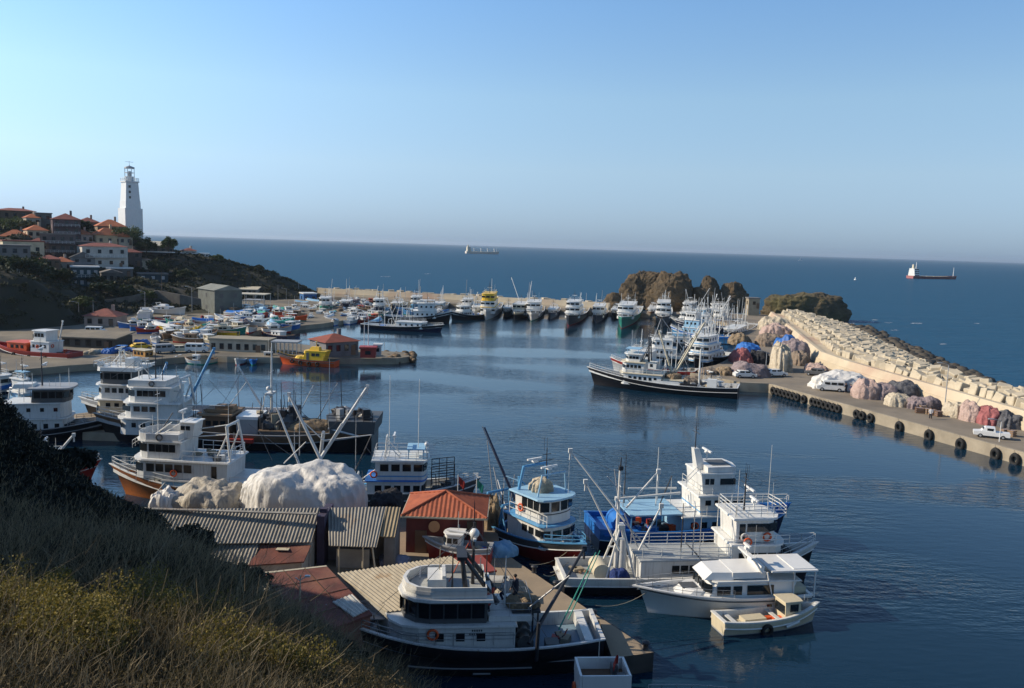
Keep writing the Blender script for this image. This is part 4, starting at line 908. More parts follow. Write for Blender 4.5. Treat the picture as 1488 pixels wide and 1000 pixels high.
E.part(MB().box((-9.5, 0, 1.0), (.7, 2.6, .08)), 'stern_platform', 'white2')

# ---- F: blue and white trawler
F_ = Boat('trawler', 'blue-hulled trawler with three-deck white and pale blue wheelhouse, behind the long white boat', (23.4, 73.2), (6.7, 70.0), 5.6, (2.0, 1.7, 3.0), sw=.85, rake=1.2)
F_.hull('navy', 'black', 'blue', 'skyblue', bul=.9, deck='deckblue', rail='blue')
F_.cabin(-1.2, 4.8, 4.4, 1.0, 1.75, 'skyblue', .8, 0, wins=((-.8, 4.0, 5, .5, .5, .8),), fwin=4, fh=.5, fz=.8, roof=.12, roofmat='white', over=.3)
F_.cabin(.3, 4.7, 4.0, 2.88, 1.6, 'white', .9, .1, wins=((.6, 3.9, 4, .5, .5, .75),), fwin=4, fh=.5, fz=.75, roof=.12, over=.3, band=(.2, .12, 'ltblue'))
F_.cabin(.6, 4.1, 3.3, 4.6, 1.65, 'white', .8, .2, wins=((2.2, 3.4, 2, .6, .6, .7), (.8, 1.7, 2, .36, .5, .8)), fwin=4, fh=.6, fz=.7, roof=.12, over=.1, name='wheelhouse')
F_.part(MB().prism([(1.0, -1.5), (3.6, -1.4), (3.9, 0), (3.6, 1.4), (1.0, 1.5)], 6.38, 6.85), 'flybridge', 'white'); F_.part(MB().box((2.5, 0, 6.87), (1.7, 1.9, .03)), 'flybridge_floor', 'dgrey')
F_.part(MB().prism([(.5, -.5), (1.3, -.5), (1.3, .5), (.5, .5)], 6.38, 8.2, 0, None, (-.5, 0), .6), 'funnel_mast', 'white'); F_.mast(.4, 8.0, 2.2, .06, 'darkmetal', radar=False, crow=2); F_.radar((1.5, 0, 7.2), 1.8, .5)
F_.rail([(4.9, -2.1, 2.9), (-1.2, -2.2, 2.9)], .8, 'white', .026, 2, 1.0); F_.rail([(4.8, -1.9, 4.6), (.2, -1.9, 4.6), (.2, 1.9, 4.6)], .8, 'white', .026, 2, 1.0); F_.rail([(.3, -1.5, 6.4), (-.9, -1.5, 5.2)], .8, 'white', .03, 2, 1.0)
F_.part(MB().box((-3.6, 0, 3.0), (4.6, 4.3, .12)), 'awning', 'skyblue')
for x in (-5.8, -3.6, -1.4):
    for sg in (1, -1): F_.part(MB().tube((x, sg * 2.1, 1.0), (x, sg * 2.1, 2.95), .05, .05, 6), 'awning_post', 'ltblue')
F_.boom((-1.0, -.6, 4.4), (-6.6, -.4, 4.0), .12, 'white'); F_.boom((-.8, .8, 4.4), (-5.2, .8, 4.5), .10, 'white', tip=False)
F_.part(MB().tube((-6.2, -1.0, 1.9), (-6.2, 1.0, 1.9), .85, .85, 16), 'net_drum', 'blue')
F_.clutter(-5.2, -1.6, 3.2, 1.0, 5, ('orange', 'red', 'dgrey', 'blue'), 'net_heap', 22, .8); F_.part(MB().tube((2.6, -2.32, 1.0), (3.4, -2.32, 2.8), .08, .08, 5).tube((2.9, -2.32, 1.0), (3.7, -2.32, 2.8), .08, .08, 5), 'stair', 'ltblue')
F_.bowrail(.72, .8, 'white', 6); F_.winch((6.2, 0, F_.dz(6.2)), 'dgrey', .8); F_.tyres((.3, .5, .65), -1, .4); F_.liferaft((4.2, -1.4, 3.3)); F_.lifering((-.2, -2.25, 2.0))
F_.part(MB().box((-6.6, 0, 1.55), (3.2, 5.3, .08)), 'deck_cover', 'blue')

# ---- G: white trawler with red bottom and blue gear
G = Boat('trawler', 'white trawler with red lower hull and blue cranes, its bow against the slab jetty', (5.1, 63.9), (-2.5, 73.4), 4.4, (1.5, 1.5, 2.4), sw=.8, rake=.8)
G.hull('red', 'red', 'dgrey', 'white', bul=.6, deck='deckgrey', rail='ltblue', boot=.1)
G.cabin(-.6, 4.3, 3.4, 1.2, 1.9, 'white', .8, .15, wins=((1.2, 3.7, 3, .6, .55, 1.0),), fwin=4, fh=.55, fz=1.0, roof=.12, roofmat='ltblue', over=.25, band=(.15, .1, 'ltblue'))
G.cabin(.2, 3.9, 3.2, 3.25, 1.9, 'white', .7, .1, wins=((1.0, 3.2, 3, .62, .75, .95),), fwin=4, fh=.75, fz=.95, roof=.14, roofmat='skyblue', over=.4, name='wheelhouse', band=(.7, .09, 'dgrey'))
G.rail([(4.3, 1.75, 3.25), (-.4, 1.75, 3.25)], .9, 'white', .026, 2, 1.0); G.rail([(4.3, -1.75, 3.25), (-.4, -1.75, 3.25)], .9, 'white', .026, 2, 1.0)
G.gallows(.4, 3.0, 5.3, 1.9, 'ltblue', .13, .2, False); G.gallows(2.8, 3.0, 5.3, 1.7, 'skyblue', .07, .1, False)
G.mast(2.0, 5.3, 3.6, .07, 'darkmetal', radar=True, crow=2)
o = netpile('net_heap', 'cream net bundle on the roof of the red-bottomed white trawler', G.root.matrix_basis @ V3(1.5, 0, 5.3), (1.9, 1.8, 1.0), .2, NET['cream'], 8, .2)
for (px0, py0, y0, px1, py1, y1, m_, r_) in ((752, 733, 71, 704, 621, 71.5, 'navy', .10), (748, 728, 72, 701, 620, 72.5, 'line', .05), (755, 745, 70, 754, 692, 70.5, 'ltblue', .13), (755, 695, 70.5, 775, 718, 70.2, 'ltblue', .07), (756, 700, 70.5, 735, 692, 70.8, 'skyblue', .07), (719, 745, 72, 708, 640, 72.3, 'grey', .05)): G.boom(aty(G, px0, py0, y0), aty(G, px1, py1, y1), r_, m_, tip=False)
G.clutter(-5.6, -1.0, 3.0, 1.0, 8, ('ltblue', 'blue', 'navy', 'dgrey', 'rope'), seed=31, hmax=1.1); G.gallows(-4.4, 3.0, 1.0, 2.8, 'ltblue', .12, .3); G.gallows(-2.2, 3.2, 1.0, 2.3, 'ltblue', .10, .3)
G.bowrail(.78, .6, 'ltblue', 4); G.winch((4.9, 0, G.dz(4.9)), 'grey', .6); G.antenna((3.4, 1.2, 5.3), 2.6); G.lifering((1.0, -1.72, 4.0)); G.rope((5.8, .4, 1.6), P(800, 832, 1.25)); G.rope((5.6, -.5, 1.6), P(770, 820, 1.25)); G.radar((.5, 0, 7.2), 1.5, .2)

# ---- H: small red boat laid up in front of the red hut
H = Boat('small_boat', 'small red and grey boat with white cabin, laid up before the red-roofed hut', (-6.3, 62.6), (-1.6, 62.0), 1.9, (.95, .85, 1.3), 'small boat', keel=-.3, z0=1.5, sw=.75, rake=.5)
H.hull('red', 'red', 'grey', 'white', bul=.3, deck='deckgrey', boot=.05)
H.cabin(-.1, 1.3, 1.3, .5, 1.35, 'clean_white', .3, .1, wins=((.1, 1.0, 2, .35, .4, .7),), fwin=2, fh=.4, fz=.7, roof=.09, roofmat='clean_white', over=.12, nseg=3)
H.part(MB().tube((1.0, .2, 2.1), (-1.4, .3, 1.9), .1, .1, 8), 'rolled_sail', 'clean_white'); H.clutter(-1.9, -.4, 1.0, .5, 3, ('red', 'blue', 'rope'), 'gear', 5, .5); H.antenna((.2, 0, 1.9), 1.6, .03)
o = netpile('tarpaulin', 'crumpled pale blue tarpaulin beside the stern of the small red boat', P(728, 805, 1.22), (2.4, 1.6, .9), .2, mottled('tarpaulin_pale', (.2, .4, .6), (.12, .28, .46), 1, .6, .3, .05), 3, .22, cat='tarpaulin')

# ---- I: white boat in the middle of the near basin
I_ = Boat('trawler', 'white trawler with blue stripes and two tall whip aerials, left of the red hut', (-4.2, 80.0), (-16.2, 79.0), 4.4, (1.5, 1.4, 2.5), sw=.85, rake=1.1)
I_.hull('dgrey', 'black', 'dgrey', 'white', bul=.7, deck='deckgrey', rail='white')
I_.cabin(-3.6, 1.9, 3.5, .8, 1.75, 'white', .5, .05, wins=((-3.0, 1.5, 5, .62, .6, .75),), fwin=3, fh=.6, fz=.75, roof=.1, roofmat='blue', over=.2, band=(.12, .2, 'ltblue'))
w = I_.cabin(-2.8, 2.0, 3.3, 2.66, 1.8, 'white', .5, .1, wins=((-2.5, 1.7, 4, .78, .66, .85),), fwin=3, fh=.66, fz=.85, roof=.16, over=.35, name='wheelhouse', band=(.30, .12, 'ltblue'))
I_.rail([(2.0, -1.8, 4.62), (-3.0, -1.8, 4.62), (-3.0, 1.8, 4.62), (2.0, 1.8, 4.62)], .75, 'white', .024, 2, .9, True); I_.part(MB().box((.9, 0, 5.5), (1.7, 2.6, .09)).tube((.2, 1.2, 4.6), (.2, 1.2, 5.5), .05).tube((.2, -1.2, 4.6), (.2, -1.2, 5.5), .05).tube((1.6, 1.2, 4.6), (1.6, 1.2, 5.5), .05).tube((1.6, -1.2, 4.6), (1.6, -1.2, 5.5), .05), 'sun_canopy', 'skyblue')
I_.antenna((-1.7, 0, 4.6), 7.8, .035); I_.antenna((1.1, -.6, 4.6), 7.6, .035); I_.gallows(-2.0, 1.5, 4.6, 1.9, 'white', .07, .1); I_.radar((-1.2, 0, 5.9), 1.7, .5); I_.part(MB().ball((1.9, -.6, 5.9), .25, 8).tube((1.9, -.6, 4.6), (1.9, -.6, 5.8), .04), 'radome', 'clean_white')
I_.clutter(-5.9, -3.8, 2.8, .8, 6, ('blue', 'ltblue', 'rope', 'dgrey'), seed=41, hmax=1.1); I_.lifering((-3.0, -1.72, 3.2)); I_.liferaft((-3.9, -.9, 1.6)); I_.gallows(-4.9, 3.2, .8, 1.8, 'white', .08, .2, False)
I_.part(MB().rail([(2.4, -1.5, 1.3), (4.6, -1.3, 1.6)], 2.6, .05, 5, .7), 'net_frame', 'darkmetal'); I_.part(MB().rail([(2.4, 1.5, 1.3), (4.6, 1.3, 1.6)], 2.6, .05, 5, .7), 'net_frame', 'darkmetal'); I_.clutter(2.4, 4.6, 2.0, 1.3, 5, ('black', 'dgrey'), 'net_heap', 44, .9); I_.bowrail(.86, .4, 'white', 4)

# ---- J: the trawler with the rusty orange hull
J = Boat('trawler', 'white trawler with rusty orange hull and rounded stacked wheelhouses, behind the white tarpaulin heap', (-36.9, 79.2), (-18.3, 77.9), 5.6, (1.7, 1.5, 2.9), sw=.8, rake=1.7)
J.hull('rustorange', 'rustorange', 'rustorange', 'white', bul=.75, deck='deckgrey', rail='white')
J.bowrail(.66, .8, 'white', 7, .035, 2)
c = J.cabin(-.8, 4.9, 5.1, .55, 1.75, 'skyblue', .3, 0, roof=.1, roofmat='grey', over=.12, nseg=3, name='deckhouse')
for k in range(5):
    for sg in (1, -1): J.part(MB().tube((3.3 - k * .95, sg * 2.5, 1.35), (3.3 - k * .95, sg * 2.6, 1.35), .26, .26, 14), 'porthole', 'glass', c)
J.cabin(-1.4, 8.0, 4.3, 2.34, 1.75, 'white2', 1.4, .1, wins=((1.9, 6.4, 5, .74, .75, .7), (-1.0, .6, 1, .5, 1.2, .25)), fwin=5, fh=.75, fz=.7, roof=.14, over=.25, roofmat='white2')
J.cabin(3.2, 7.7, 3.8, 4.24, 1.6, 'white2', 1.4, .1, wins=((3.6, 6.2, 4, .6, .72, .62),), fwin=5, fh=.72, fz=.62, roof=.14, over=.3, name='wheelhouse')
fly = [(x, y * 1.1) for x, y in J.poly]; mb = MB(); n = len(fly)
for i in range(n):
    j = (i + 1) % n; a, b_ = fly[i], fly[j]; mb.add([(a[0], a[1], 6.0), (b_[0], b_[1], 6.0), (b_[0], b_[1], 6.6), (a[0], a[1], 6.6), (a[0] * .985 + .08, a[1] * .95, 6.6), (b_[0] * .985 + .08, b_[1] * .95, 6.6), (b_[0] * .985 + .08, b_[1] * .95, 6.0), (a[0] * .985 + .08, a[1] * .95, 6.0)], [(0, 1, 2, 3), (3, 2, 5, 4), (4, 5, 6, 7)])
J.part(mb, 'flybridge', 'white2'); J.rail([(x, y, 6.6) for x, y in fly[:8]], .45, 'white', .022, 1, .9)
for x, y, z in ((8.0, .2, 5.0), (8.2, .6, 3.2)): J.part(MB().rail([(x, -1.4, z), (x + .2, 0, z), (x, 1.4, z)], .7, .03, 2, .6), 'railing', 'white')
J.cabin(2.4, 4.0, 1.8, 6.0, 1.5, 'white', .3, .25, wins=((2.7, 3.7, 2, .4, .4, .8),), roof=.08, name='flybridge_house', nseg=3)
J.mast(6.2, 6.0, 4.6, .05, 'white', radar=False, crow=2); J.boom((5.6, .3, 6.2), (3.3, 1.0, 7.6), .05, 'white', tip=False); J.lifering((5.0, 2.15, 6.3), col='dgrey'); J.lifering((3.6, 2.3, 3.0)); J.radar((4.0, -.6, 7.5), 1.6, .6)
J.rail([(2.8, 2.2, 4.24), (-1.4, 2.2, 4.24), (-1.4, -2.2, 4.24), (2.8, -2.2, 4.24)], .9, 'white', .03, 2, 1.0); J.clutter(-1.0, 2.4, 3.4, 4.24, 3, ('dgrey', 'white', 'rope'), seed=50, hmax=.6)
J.rail([(7.0, 2.7, 2.2), (4.5, 2.75, 2.1)], .6, 'white', .02, 1, .9); J.boom((4.2, 2.75, 2.2), (5.2, 2.6, 1.0), .07, 'white', tip=False)
J.gallows(-1.6, 3.4, 4.24, 3.2, 'white', .12, .5); J.boom((-1.2, .9, 6.6), (3.2, .8, 6.1), .06, 'white', tip=False); J.boom((-1.2, -.6, 7.3), (3.2, -.6, 6.5), .06, 'white', tip=False)
J.part(MB().box((-5.0, 0, 2.35), (7.4, 4.9, .14)), 'shelter_deck', 'white2')
for x in (-1.8, -4.0, -6.2, -8.3):
    for sg in (1, -1): J.part(MB().tube((x, sg * 2.35, .7), (x, sg * 2.35, 2.3), .06, .06, 6), 'shelter_post', 'white2')
J.rail([(-1.8, 2.4, 2.42), (-8.5, 2.4, 2.42)], .5, 'metal', .02, 1, 1.6)
# stern derrick with its spread of booms
J.part(MB().tube(at(J, 465, 672, 2.4), aty(J, 470, 628, 78.6), .2, .17, 10), 'samson_post', 'white2')
for (px0, py0, y0, px1, py1, y1, r_) in ((466, 668, 78, 420, 573, 78.4, .17), (462, 672, 78.4, 534, 562, 78.8, .17), (472, 655, 78, 497, 615, 78, .10), (436, 678, 77.5, 402, 592, 77.8, .12), (470, 640, 78.6, 440, 612, 78.8, .06), (470, 640, 78.6, 540, 632, 79, .06)): J.boom(aty(J, px0, py0, y0), aty(J, px1, py1, y1), r_, 'white2', tip=r_ > .15)
for (a_, b_) in (((420, 573, 78.4), (534, 562, 78.8)), ((420, 573, 78.4), (470, 630, 78.6)), ((534, 562, 78.8), (470, 630, 78.6))): J.wire(aty(J, *a_), aty(J, *b_), .02, .3)
J.clutter(-9.0, -7.5, 3.0, 2.42, 4, ('rope', 'blue', 'orange'), seed=52, hmax=.8)

# ---- K: the two big trawlers behind it
K1 = Boat('trawler', 'very long dark trawler with white three-deck tower, cranes and raised stern, beyond the orange-hulled one', (-48.4, 99.5), (-16.6, 100.0), 7.0, (3.2, 1.9, 3.3), sw=.85, rake=2.0)
K1.hull('black', 'black', 'brown', 'grey', bul=.9, deck='brown', rail='grey')
K1.bowrail(.80, .8, 'white', 6, .035)
K1.cabin(6.6, 14.4, 5.2, 1.4, 1.9, 'white2', 1.4, .1, wins=((7.2, 12.6, 5, .5, .55, .9),), fwin=4, fh=.55, fz=.9, roof=.14, roofmat='white', over=.3)
K1.cabin(7.0, 13.8, 4.9, 3.44, 1.7, 'white', 1.4, .1, wins=((9.4, 12.2, 3, .72, .62, .75),), fwin=4, fh=.62, fz=.75, roof=.14, over=.3)
K1.cabin(8.0, 13.4, 4.5, 5.28, 1.7, 'white', 1.4, .15, wins=((8.4, 11.8, 5, .62, .7, .7),), fwin=5, fh=.7, fz=.7, roof=.14, over=.3, name='wheelhouse')
K1.part(MB().box((10.6, 0, 7.5), (4.4, 4.2, .7)), 'flybridge', 'white'); K1.lifering((10.0, 2.2, 7.5), col='dgrey'); K1.mast(10.4, 7.8, 3.0, .09, 'darkmetal', radar=True); K1.radar((12.2, .5, 7.8), 2.0, .9); K1.antenna((12.6, -.5, 7.8), 1.8, .05); K1.antenna((11.7, .8, 7.8), 1.6, .05)
K1.gallows(6.4, 3.6, 4.4, 3.6, 'white', .16, .5); K1.boom(aty(K1, 272, 588, 102), aty(K1, 311, 507, 102.5), .2, 'ltblue'); K1.boom((6.6, 1.0, 6.4), (12.8, 1.0, 6.8), .07, 'white', tip=False); K1.boom((6.2, 1.4, 4.9), (1.6, 1.6, 5.0), .08, 'white', tip=False)
K1.clutter(4.5, 6.4, 4.0, 1.4, 6, ('white2', 'dgrey', 'darkmetal'), seed=61, hmax=1.6)
K1.cabin(.8, 4.2, 4.6, 1.3, 2.6, 'brown', .1, 0, wins=((1.2, 3.8, 3, .6, .6, 1.4),), roof=.2, roofmat='wood', over=.3, name='deckhouse', nseg=3); K1.part(MB().box((2.4, .4, 4.35), (3.2, 2.4, .4)).box((1.8, .6, 4.75), (2.2, 1.4, .35)), 'timber_stack', 'wood')
K1.cabin(-2.4, .2, 4.2, 1.3, 2.2, 'grey', .1, 0, roof=.35, roofmat='clean_white', over=.05, name='deckhouse', nseg=3)
K1.cabin(-12.5, -2.6, 5.4, 1.2, 1.1, 'dgrey', .1, 0, roof=.12, roofmat='wood', over=.1, name='hold_casing', nseg=3)
K1.clutter(-5.4, -1.6, 4.6, 2.4, 12, ('darkmetal', 'black', 'dgrey', 'rope'), 'winch_gear', 68, 1.9); K1.mast(-3.5, 1.4, 10.6, .2, 'white', radar=False, r1=.08); K1.part(MB().box((-3.4, 0, 6.4), (.8, 1.8, .25)).tube((-3.4, -.9, 5.4), (-3.4, .9, 6.4), .08, .08, 6).ball((-3.2, .3, 7.0), .3, 8), 'crosstree', 'white2')
K1.boom(aty(K1, 386, 600, 102), aty(K1, 346, 532, 102.4), .16, 'white2'); K1.boom(aty(K1, 384, 600, 102.3), aty(K1, 372, 574, 102.4), .09, 'grey', tip=False); K1.clutter(-6.8, -5.0, 3.4, 2.4, 10, ('black', 'darkmetal', 'dgrey'), 'net_winch', 66, 2.6)
K1.part(MB().prism([(-16.4, -3.2), (-11.2, -3.4), (-10.2, 0), (-11.2, 3.4), (-16.4, 3.2)], 2.4, 3.9, 0, None, (0, 0), 1.04), 'poop', 'dgrey'); K1.rail([(-11, 3.4, 3.9), (-16.2, 3.2, 3.9)], .7, 'darkmetal', .04, 2, 1.0); K1.clutter(-15.5, -11.4, 4.6, 3.9, 6, ('darkmetal', 'black', 'grey'), 'stern_gear', 67, 1.3)
K1.part(MB().tube((-11.0, 3.3, 3.0), (-14.6, 3.5, 2.2), .12, .12, 6), 'spar', 'white2'); K1.tyres((.25, .45), 1, .2)
o = netpile('net_pile', 'long pale net bundle along the deck of the very long dark trawler', K1.root.matrix_basis @ V3(-8.6, 1.2, 2.45), (6.0, 3.0, 1.1), .0, NET['rope'], 12, .12)
K1.part(MB().box((-.8, 3.62, 1.35), (3.2, .9, .45)), 'dinghy', 'red')

K2 = Boat('trawler', 'white trawler with dark-banded three-storey tower, leftmost of the pair beyond the orange hull', (-55.6, 109.5), (-30.0, 109.5), 6.2, (2.0, 1.8, 3.2), sw=.85, rake=1.8)
K2.hull('black', 'black', 'white', 'grey', bul=.8, deck='brown', rail='white'); K2.bowrail(.82, .7, 'white', 5)
K2.cabin(6.2, 11.6, 4.8, 1.4, 2.0, 'cream', .9, .05, wins=((6.8, 10.2, 3, .6, .6, 1.0),), fwin=3, roof=.14, over=.4, roofmat='white')
K2.cabin(6.2, 11.4, 4.6, 3.55, 1.8, 'white', .9, .1, wins=((6.6, 10.2, 4, .62, .62, .8),), fwin=3, fh=.62, fz=.8, roof=.14, over=.4)
K2.cabin(6.4, 11.2, 4.4, 5.5, 1.7, 'dgrey', .9, .1, wins=((6.7, 10.2, 4, .75, .8, .6),), fwin=4, fh=.8, fz=.6, roof=.5, over=.4, name='wheelhouse')
K2.rail([(11.4, 2.2, 7.7), (6.2, 2.2, 7.7), (6.2, -2.2, 7.7), (11.4, -2.2, 7.7)], .7, 'white', .05, 2, .9, True); K2.gallows(8.6, 1.6, 7.7, 1.9, 'white', .1, .2); K2.radar((9.0, 0, 9.5), 2.6, .2); K2.liferaft((10.9, 1.4, 8.0), 1.57); K2.cabin(6.8, 8.0, 2.0, 7.7, 1.0, 'white', .1, 0, roof=0, nseg=3, name='locker')
K2.clutter(-10, 4, 4.0, 1.1, 8, ('dgrey', 'brown', 'white2'), seed=71, hmax=1.4); K2.boom((5.4, -1, 3.0), aty(K2, 242, 528, 113), .16, 'ltblue')

# ---- L: dark trawler at the left, and two boats beside it
L_ = Boat('trawler', 'black-hulled trawler with grey-white two-deck house and black radar mast, at the left behind the hillside', (-49.8, 101.0), (-65.0, 97.0), 5.4, (1.7, 1.5, 2.5), sw=.82, rake=1.3)
L_.hull('black', 'black', 'black', 'grey', bul=.7, deck='deckgrey', rail='grey')
L_.cabin(-4.2, 4.4, 4.2, .9, 1.9, 'white2', .6, .05, wins=((-3.4, 3.8, 6, .5, .62, .75),), fwin=3, roof=.12, over=.2, roofmat='white2'); L_.cabin(-2.4, 4.2, 3.9, 2.95, 1.7, 'white2', .6, .05, wins=((-2.0, 3.8, 4, .42, .45, .75),), roof=.1, over=.2)
L_.cabin(.4, 4.4, 3.5, 4.78, 1.55, 'dgrey', .7, -.15, wins=((.6, 3.8, 4, .68, .75, .5),), fwin=4, fh=.75, fz=.5, roof=.2, over=.45, name='wheelhouse', roofmat='grey')
L_.mast(1.2, 6.5, 4.6, .1, 'darkmetal', radar=True, crow=2); L_.radar((1.2, 0, 10.6), 2.2, .2); L_.part(MB().box((-.6, 0, 6.6), (2.4, 2.2, .5), 0, 0, .8), 'locker', 'white'); L_.antenna((3.9, 1.0, 6.5), 2.0, .04); L_.antenna((3.4, -1.0, 6.5), 1.6, .04); L_.part(MB().tube((-2.0, -1.9, 3.0), (-3.6, -1.9, 4.7), .08, .08).tube((-2.4, -1.9, 3.0), (-4.0, -1.9, 4.7), .08, .08), 'stair', 'dgrey'); L_.winch((5.4, 0, L_.dz(5.4)), 'grey', .9); L_.bowrail(.74, .5, 'grey', 5); L_.clutter(-7, -4.4, 3.2, .8, 4, ('dgrey', 'rope'), seed=81)

LINMAP = False
rigging(K1, 16, -12, 5, 4, 3.4, 1, 3, 8); rigging(K1, 8, 6.8, 13, 3, 7.6, 2, 1.5, 3.5); rigging(K2, 9, -8, 5, 4, 2.0, 3, 4, 8); rigging(K2, 5, 6.8, 11, 3, 7.8, 4, 1, 2.5); rigging(J, 8, -8, 0, 3.6, 4.2, 5, 2, 5); rigging(J, 5, 3.5, 7, 2.6, 6.1, 6, 1.2, 3); rigging(L_, 8, -6, 3.5, 3, 4.8, 7, 2, 4.5); rigging(G, 7, -5.5, -1, 2.8, 1.5, 8, 3, 6); rigging(I_, 6, -5.6, -2, 2.6, 2.4, 9, 2.5, 6); rigging(E, 6, -5, 3, 2.6, 2.6, 10, 2, 5); rigging(F_, 8, -6, 1, 4, 3.0, 11, 2, 5.5); rigging(A, 6, -3.5, -.5, 2.4, 3.5, 12, 1.5, 4)
# ---- generic trawler for the middle distance
def trawler(label, bow, stern, B, hull='black', bottom=None, band=None, zs=(1.8, 1.5, 2.9), tiers=2, house=.62, aft=.34, mat='white', tier_h=1.8, masts=1, booms=(), gear=('dgrey', 'rope', 'blue'), name='trawler', roofmat=None, cat='fishing boat', group=None, gallows=True, seed=1, rail='white', bandc=None, mastmat='darkmetal', top=None, boommat='white', nw=4, wh='white', rig=0):
    b = Boat(name, label, bow, stern, B, zs, cat, group, sw=.82, rake=1.1)
    b.hull(hull, bottom or hull, band or hull, None, bul=.7, deck='deckgrey', rail=rail, nst=12)
    x1 = b.L * (house - .5) + b.L * .2; x0 = b.L * (aft - .5) + b.L * .12; z = b.sheer(.6) - .55
    for k in range(tiers):
        w = B * (.78 - .06 * k); ln = (x1 - x0); a0 = x0 + ln * .16 * k; a1 = x1 - .25 * k
        last = k == tiers - 1
        b.cabin(a0, a1, w, z, tier_h, (wh if last else mat), min(.9, w / 3), .08, wins=((a0 + .4, a1 - 1.0, nw - (k > 0), .55, .6, tier_h * .42),), fwin=3, fh=.62, fz=tier_h * .42, roof=.13, roofmat=roofmat or 'white', over=.22, name='wheelhouse' if last else 'cabin', band=bandc and (.1, .2, bandc)); z += tier_h + .14
    if top: b.part(MB().box(((a0 + a1) / 2, 0, z + .9), ((a1 - a0) * .8, B * .5, .1)).tube((a0 + .5, B * .2, z), (a0 + .5, B * .2, z + .9), .05).tube((a0 + .5, -B * .2, z), (a0 + .5, -B * .2, z + .9), .05).tube((a1 - .8, B * .2, z), (a1 - .8, B * .2, z + .9), .05).tube((a1 - .8, -B * .2, z), (a1 - .8, -B * .2, z + .9), .05), 'sun_canopy', top)
    b.rail([(a0, B * .3, z), (a1 - .6, B * .3, z), (a1 - .6, -B * .3, z), (a0, -B * .3, z)], .7, rail, .03, 2, 1.2, True)
    b.mast((a0 + a1) / 2, z, 2.8, .09, mastmat, radar=True, crow=2); b.antenna((a0 + .3, B * .2, z), 2.6, .035); b.antenna((a1 - .7, -B * .2, z), 2.0, .035)
    if gallows: b.gallows(x0 - b.L * .12, B * .6, b.dz(x0), 2.6, 'white', .1, .3)
    for (dx, dy, h, lx, ly) in booms: b.boom((x0 - dx, dy, b.dz(x0) + .8), (x0 - dx + lx, dy + ly, h), .12, boommat)
    if masts > 1: b.mast(x0 - b.L * .18, b.dz(0), 6.5, .12, 'white', radar=False)
    rr = random.Random(seed * 3 + 1)
    for k in range(rig):
        x = rr.uniform(-b.L * .44, a1); y = rr.uniform(-B * .35, B * .35); h = rr.uniform(4.5, 10); z_ = b.dz(x) if x < x0 else z - .3; m_ = rr.choice(('white', 'grey', 'metal', 'darkmetal', 'white2'))
        if rr.random() < .55: b.boom((x, y, z_), (x + rr.uniform(-.3, .3), y, z_ + h * (1 if x < x0 else .5)), rr.uniform(.05, .1), m_, tip=False, name='derrick')
        else: b.boom((x, y, z_ + .6), (x + rr.uniform(-4, 4), y + rr.uniform(-1, 1), z_ + h * .8), .08, m_, tip=False)
    b.clutter(-b.L * .46, x0 - .4, B * .6, b.dz(-b.L * .3), 6, gear, seed=seed, hmax=1.1); b.bowrail(.78, .6, rail, 4, .03)
    return b
def px2(bx, by, sx, sy, z=0): p = P(bx, by, z); q = P(sx, sy, z); return (p.x, p.y), (q.x, q.y)

LINMAP = True
# ---- P: the black trawler at the right-hand pier
Pb = Boat('trawler', 'black-hulled trawler with sunlit cream house, moored at the right-hand pier in front of its group', (15.2, 151.5), (39.2, 143.2), 6.4, (1.9, 1.6, 3.2), sw=.82, rake=1.6)
Pb.hull('black', 'black', 'black', 'white', bul=.8, deck='deck', rail='white2'); Pb.bowrail(.72, .8, 'white', 6, .035)
Pb.cabin(.4, 8.0, 5.0, 1.0, 2.0, 'white', 1.0, .1, wins=((1.0, 6.4, 6, .5, .55, 1.0),), fwin=4, fh=.55, fz=1.0, roof=.14, over=.3, roofmat='cream')
Pb.cabin(3.6, 7.8, 4.6, 3.15, 1.8, 'white', 1.0, .1, wins=((4.0, 6.8, 4, .5, .6, .8),), fwin=4, fh=.6, fz=.8, roof=.14, over=.3, roofmat='cream'); Pb.cabin(4.4, 7.2, 3.8, 5.1, 1.3, 'white', .8, .1, wins=((4.6, 6.4, 3, .5, .45, .5),), fwin=3, fh=.45, fz=.5, roof=.12, over=.4, name='wheelhouse')
Pb.part(MB().box((5.8, 0, 7.3), (2.6, 3.0, .12)).tube((4.8, 1.2, 6.5), (4.8, 1.2, 7.3), .05).tube((4.8, -1.2, 6.5), (4.8, -1.2, 7.3), .05).tube((6.8, 1.2, 6.5), (6.8, 1.2, 7.3), .05).tube((6.8, -1.2, 6.5), (6.8, -1.2, 7.3), .05), 'sun_canopy', 'skyblue')
Pb.gallows(2.8, 2.2, 5.1, 4.2, 'darkmetal', .12, .3); Pb.mast(3.2, 5.0, 6.0, .1, 'darkmetal', radar=True); Pb.antenna((1.0, 1.0, 3.1), 8.0, .05); Pb.antenna((6.5, -1, 6.5), 4.0, .05)
Pb.rail([(8.2, 2.4, 3.1), (.4, 2.4, 3.1)], .9, 'white', .03, 2, 1.2); Pb.cabin(-3.4, .2, 4.6, 1.0, 1.3, 'white2', .1, 0, roof=.1, roofmat='cream', name='deckhouse', nseg=3)
Pb.part(MB().box((-.6, 3.05, 1.65), (4.6, .12, 1.1)), 'bulwark_panel', 'white'); Pb.part(MB().box((-4.6, 3.0, 1.5), (3.0, .12, 1.2)), 'bulwark_panel', 'black')
for k, (px0, py0, y0, px1, py1, y1) in enumerate(((978, 548, 150, 958, 481, 151), (980, 545, 150, 1023, 470, 151), (975, 547, 149, 1012, 485, 149.5))): Pb.boom(aty(Pb, px0, py0, y0), aty(Pb, px1, py1, y1), .2 if k < 2 else .12, 'cream')
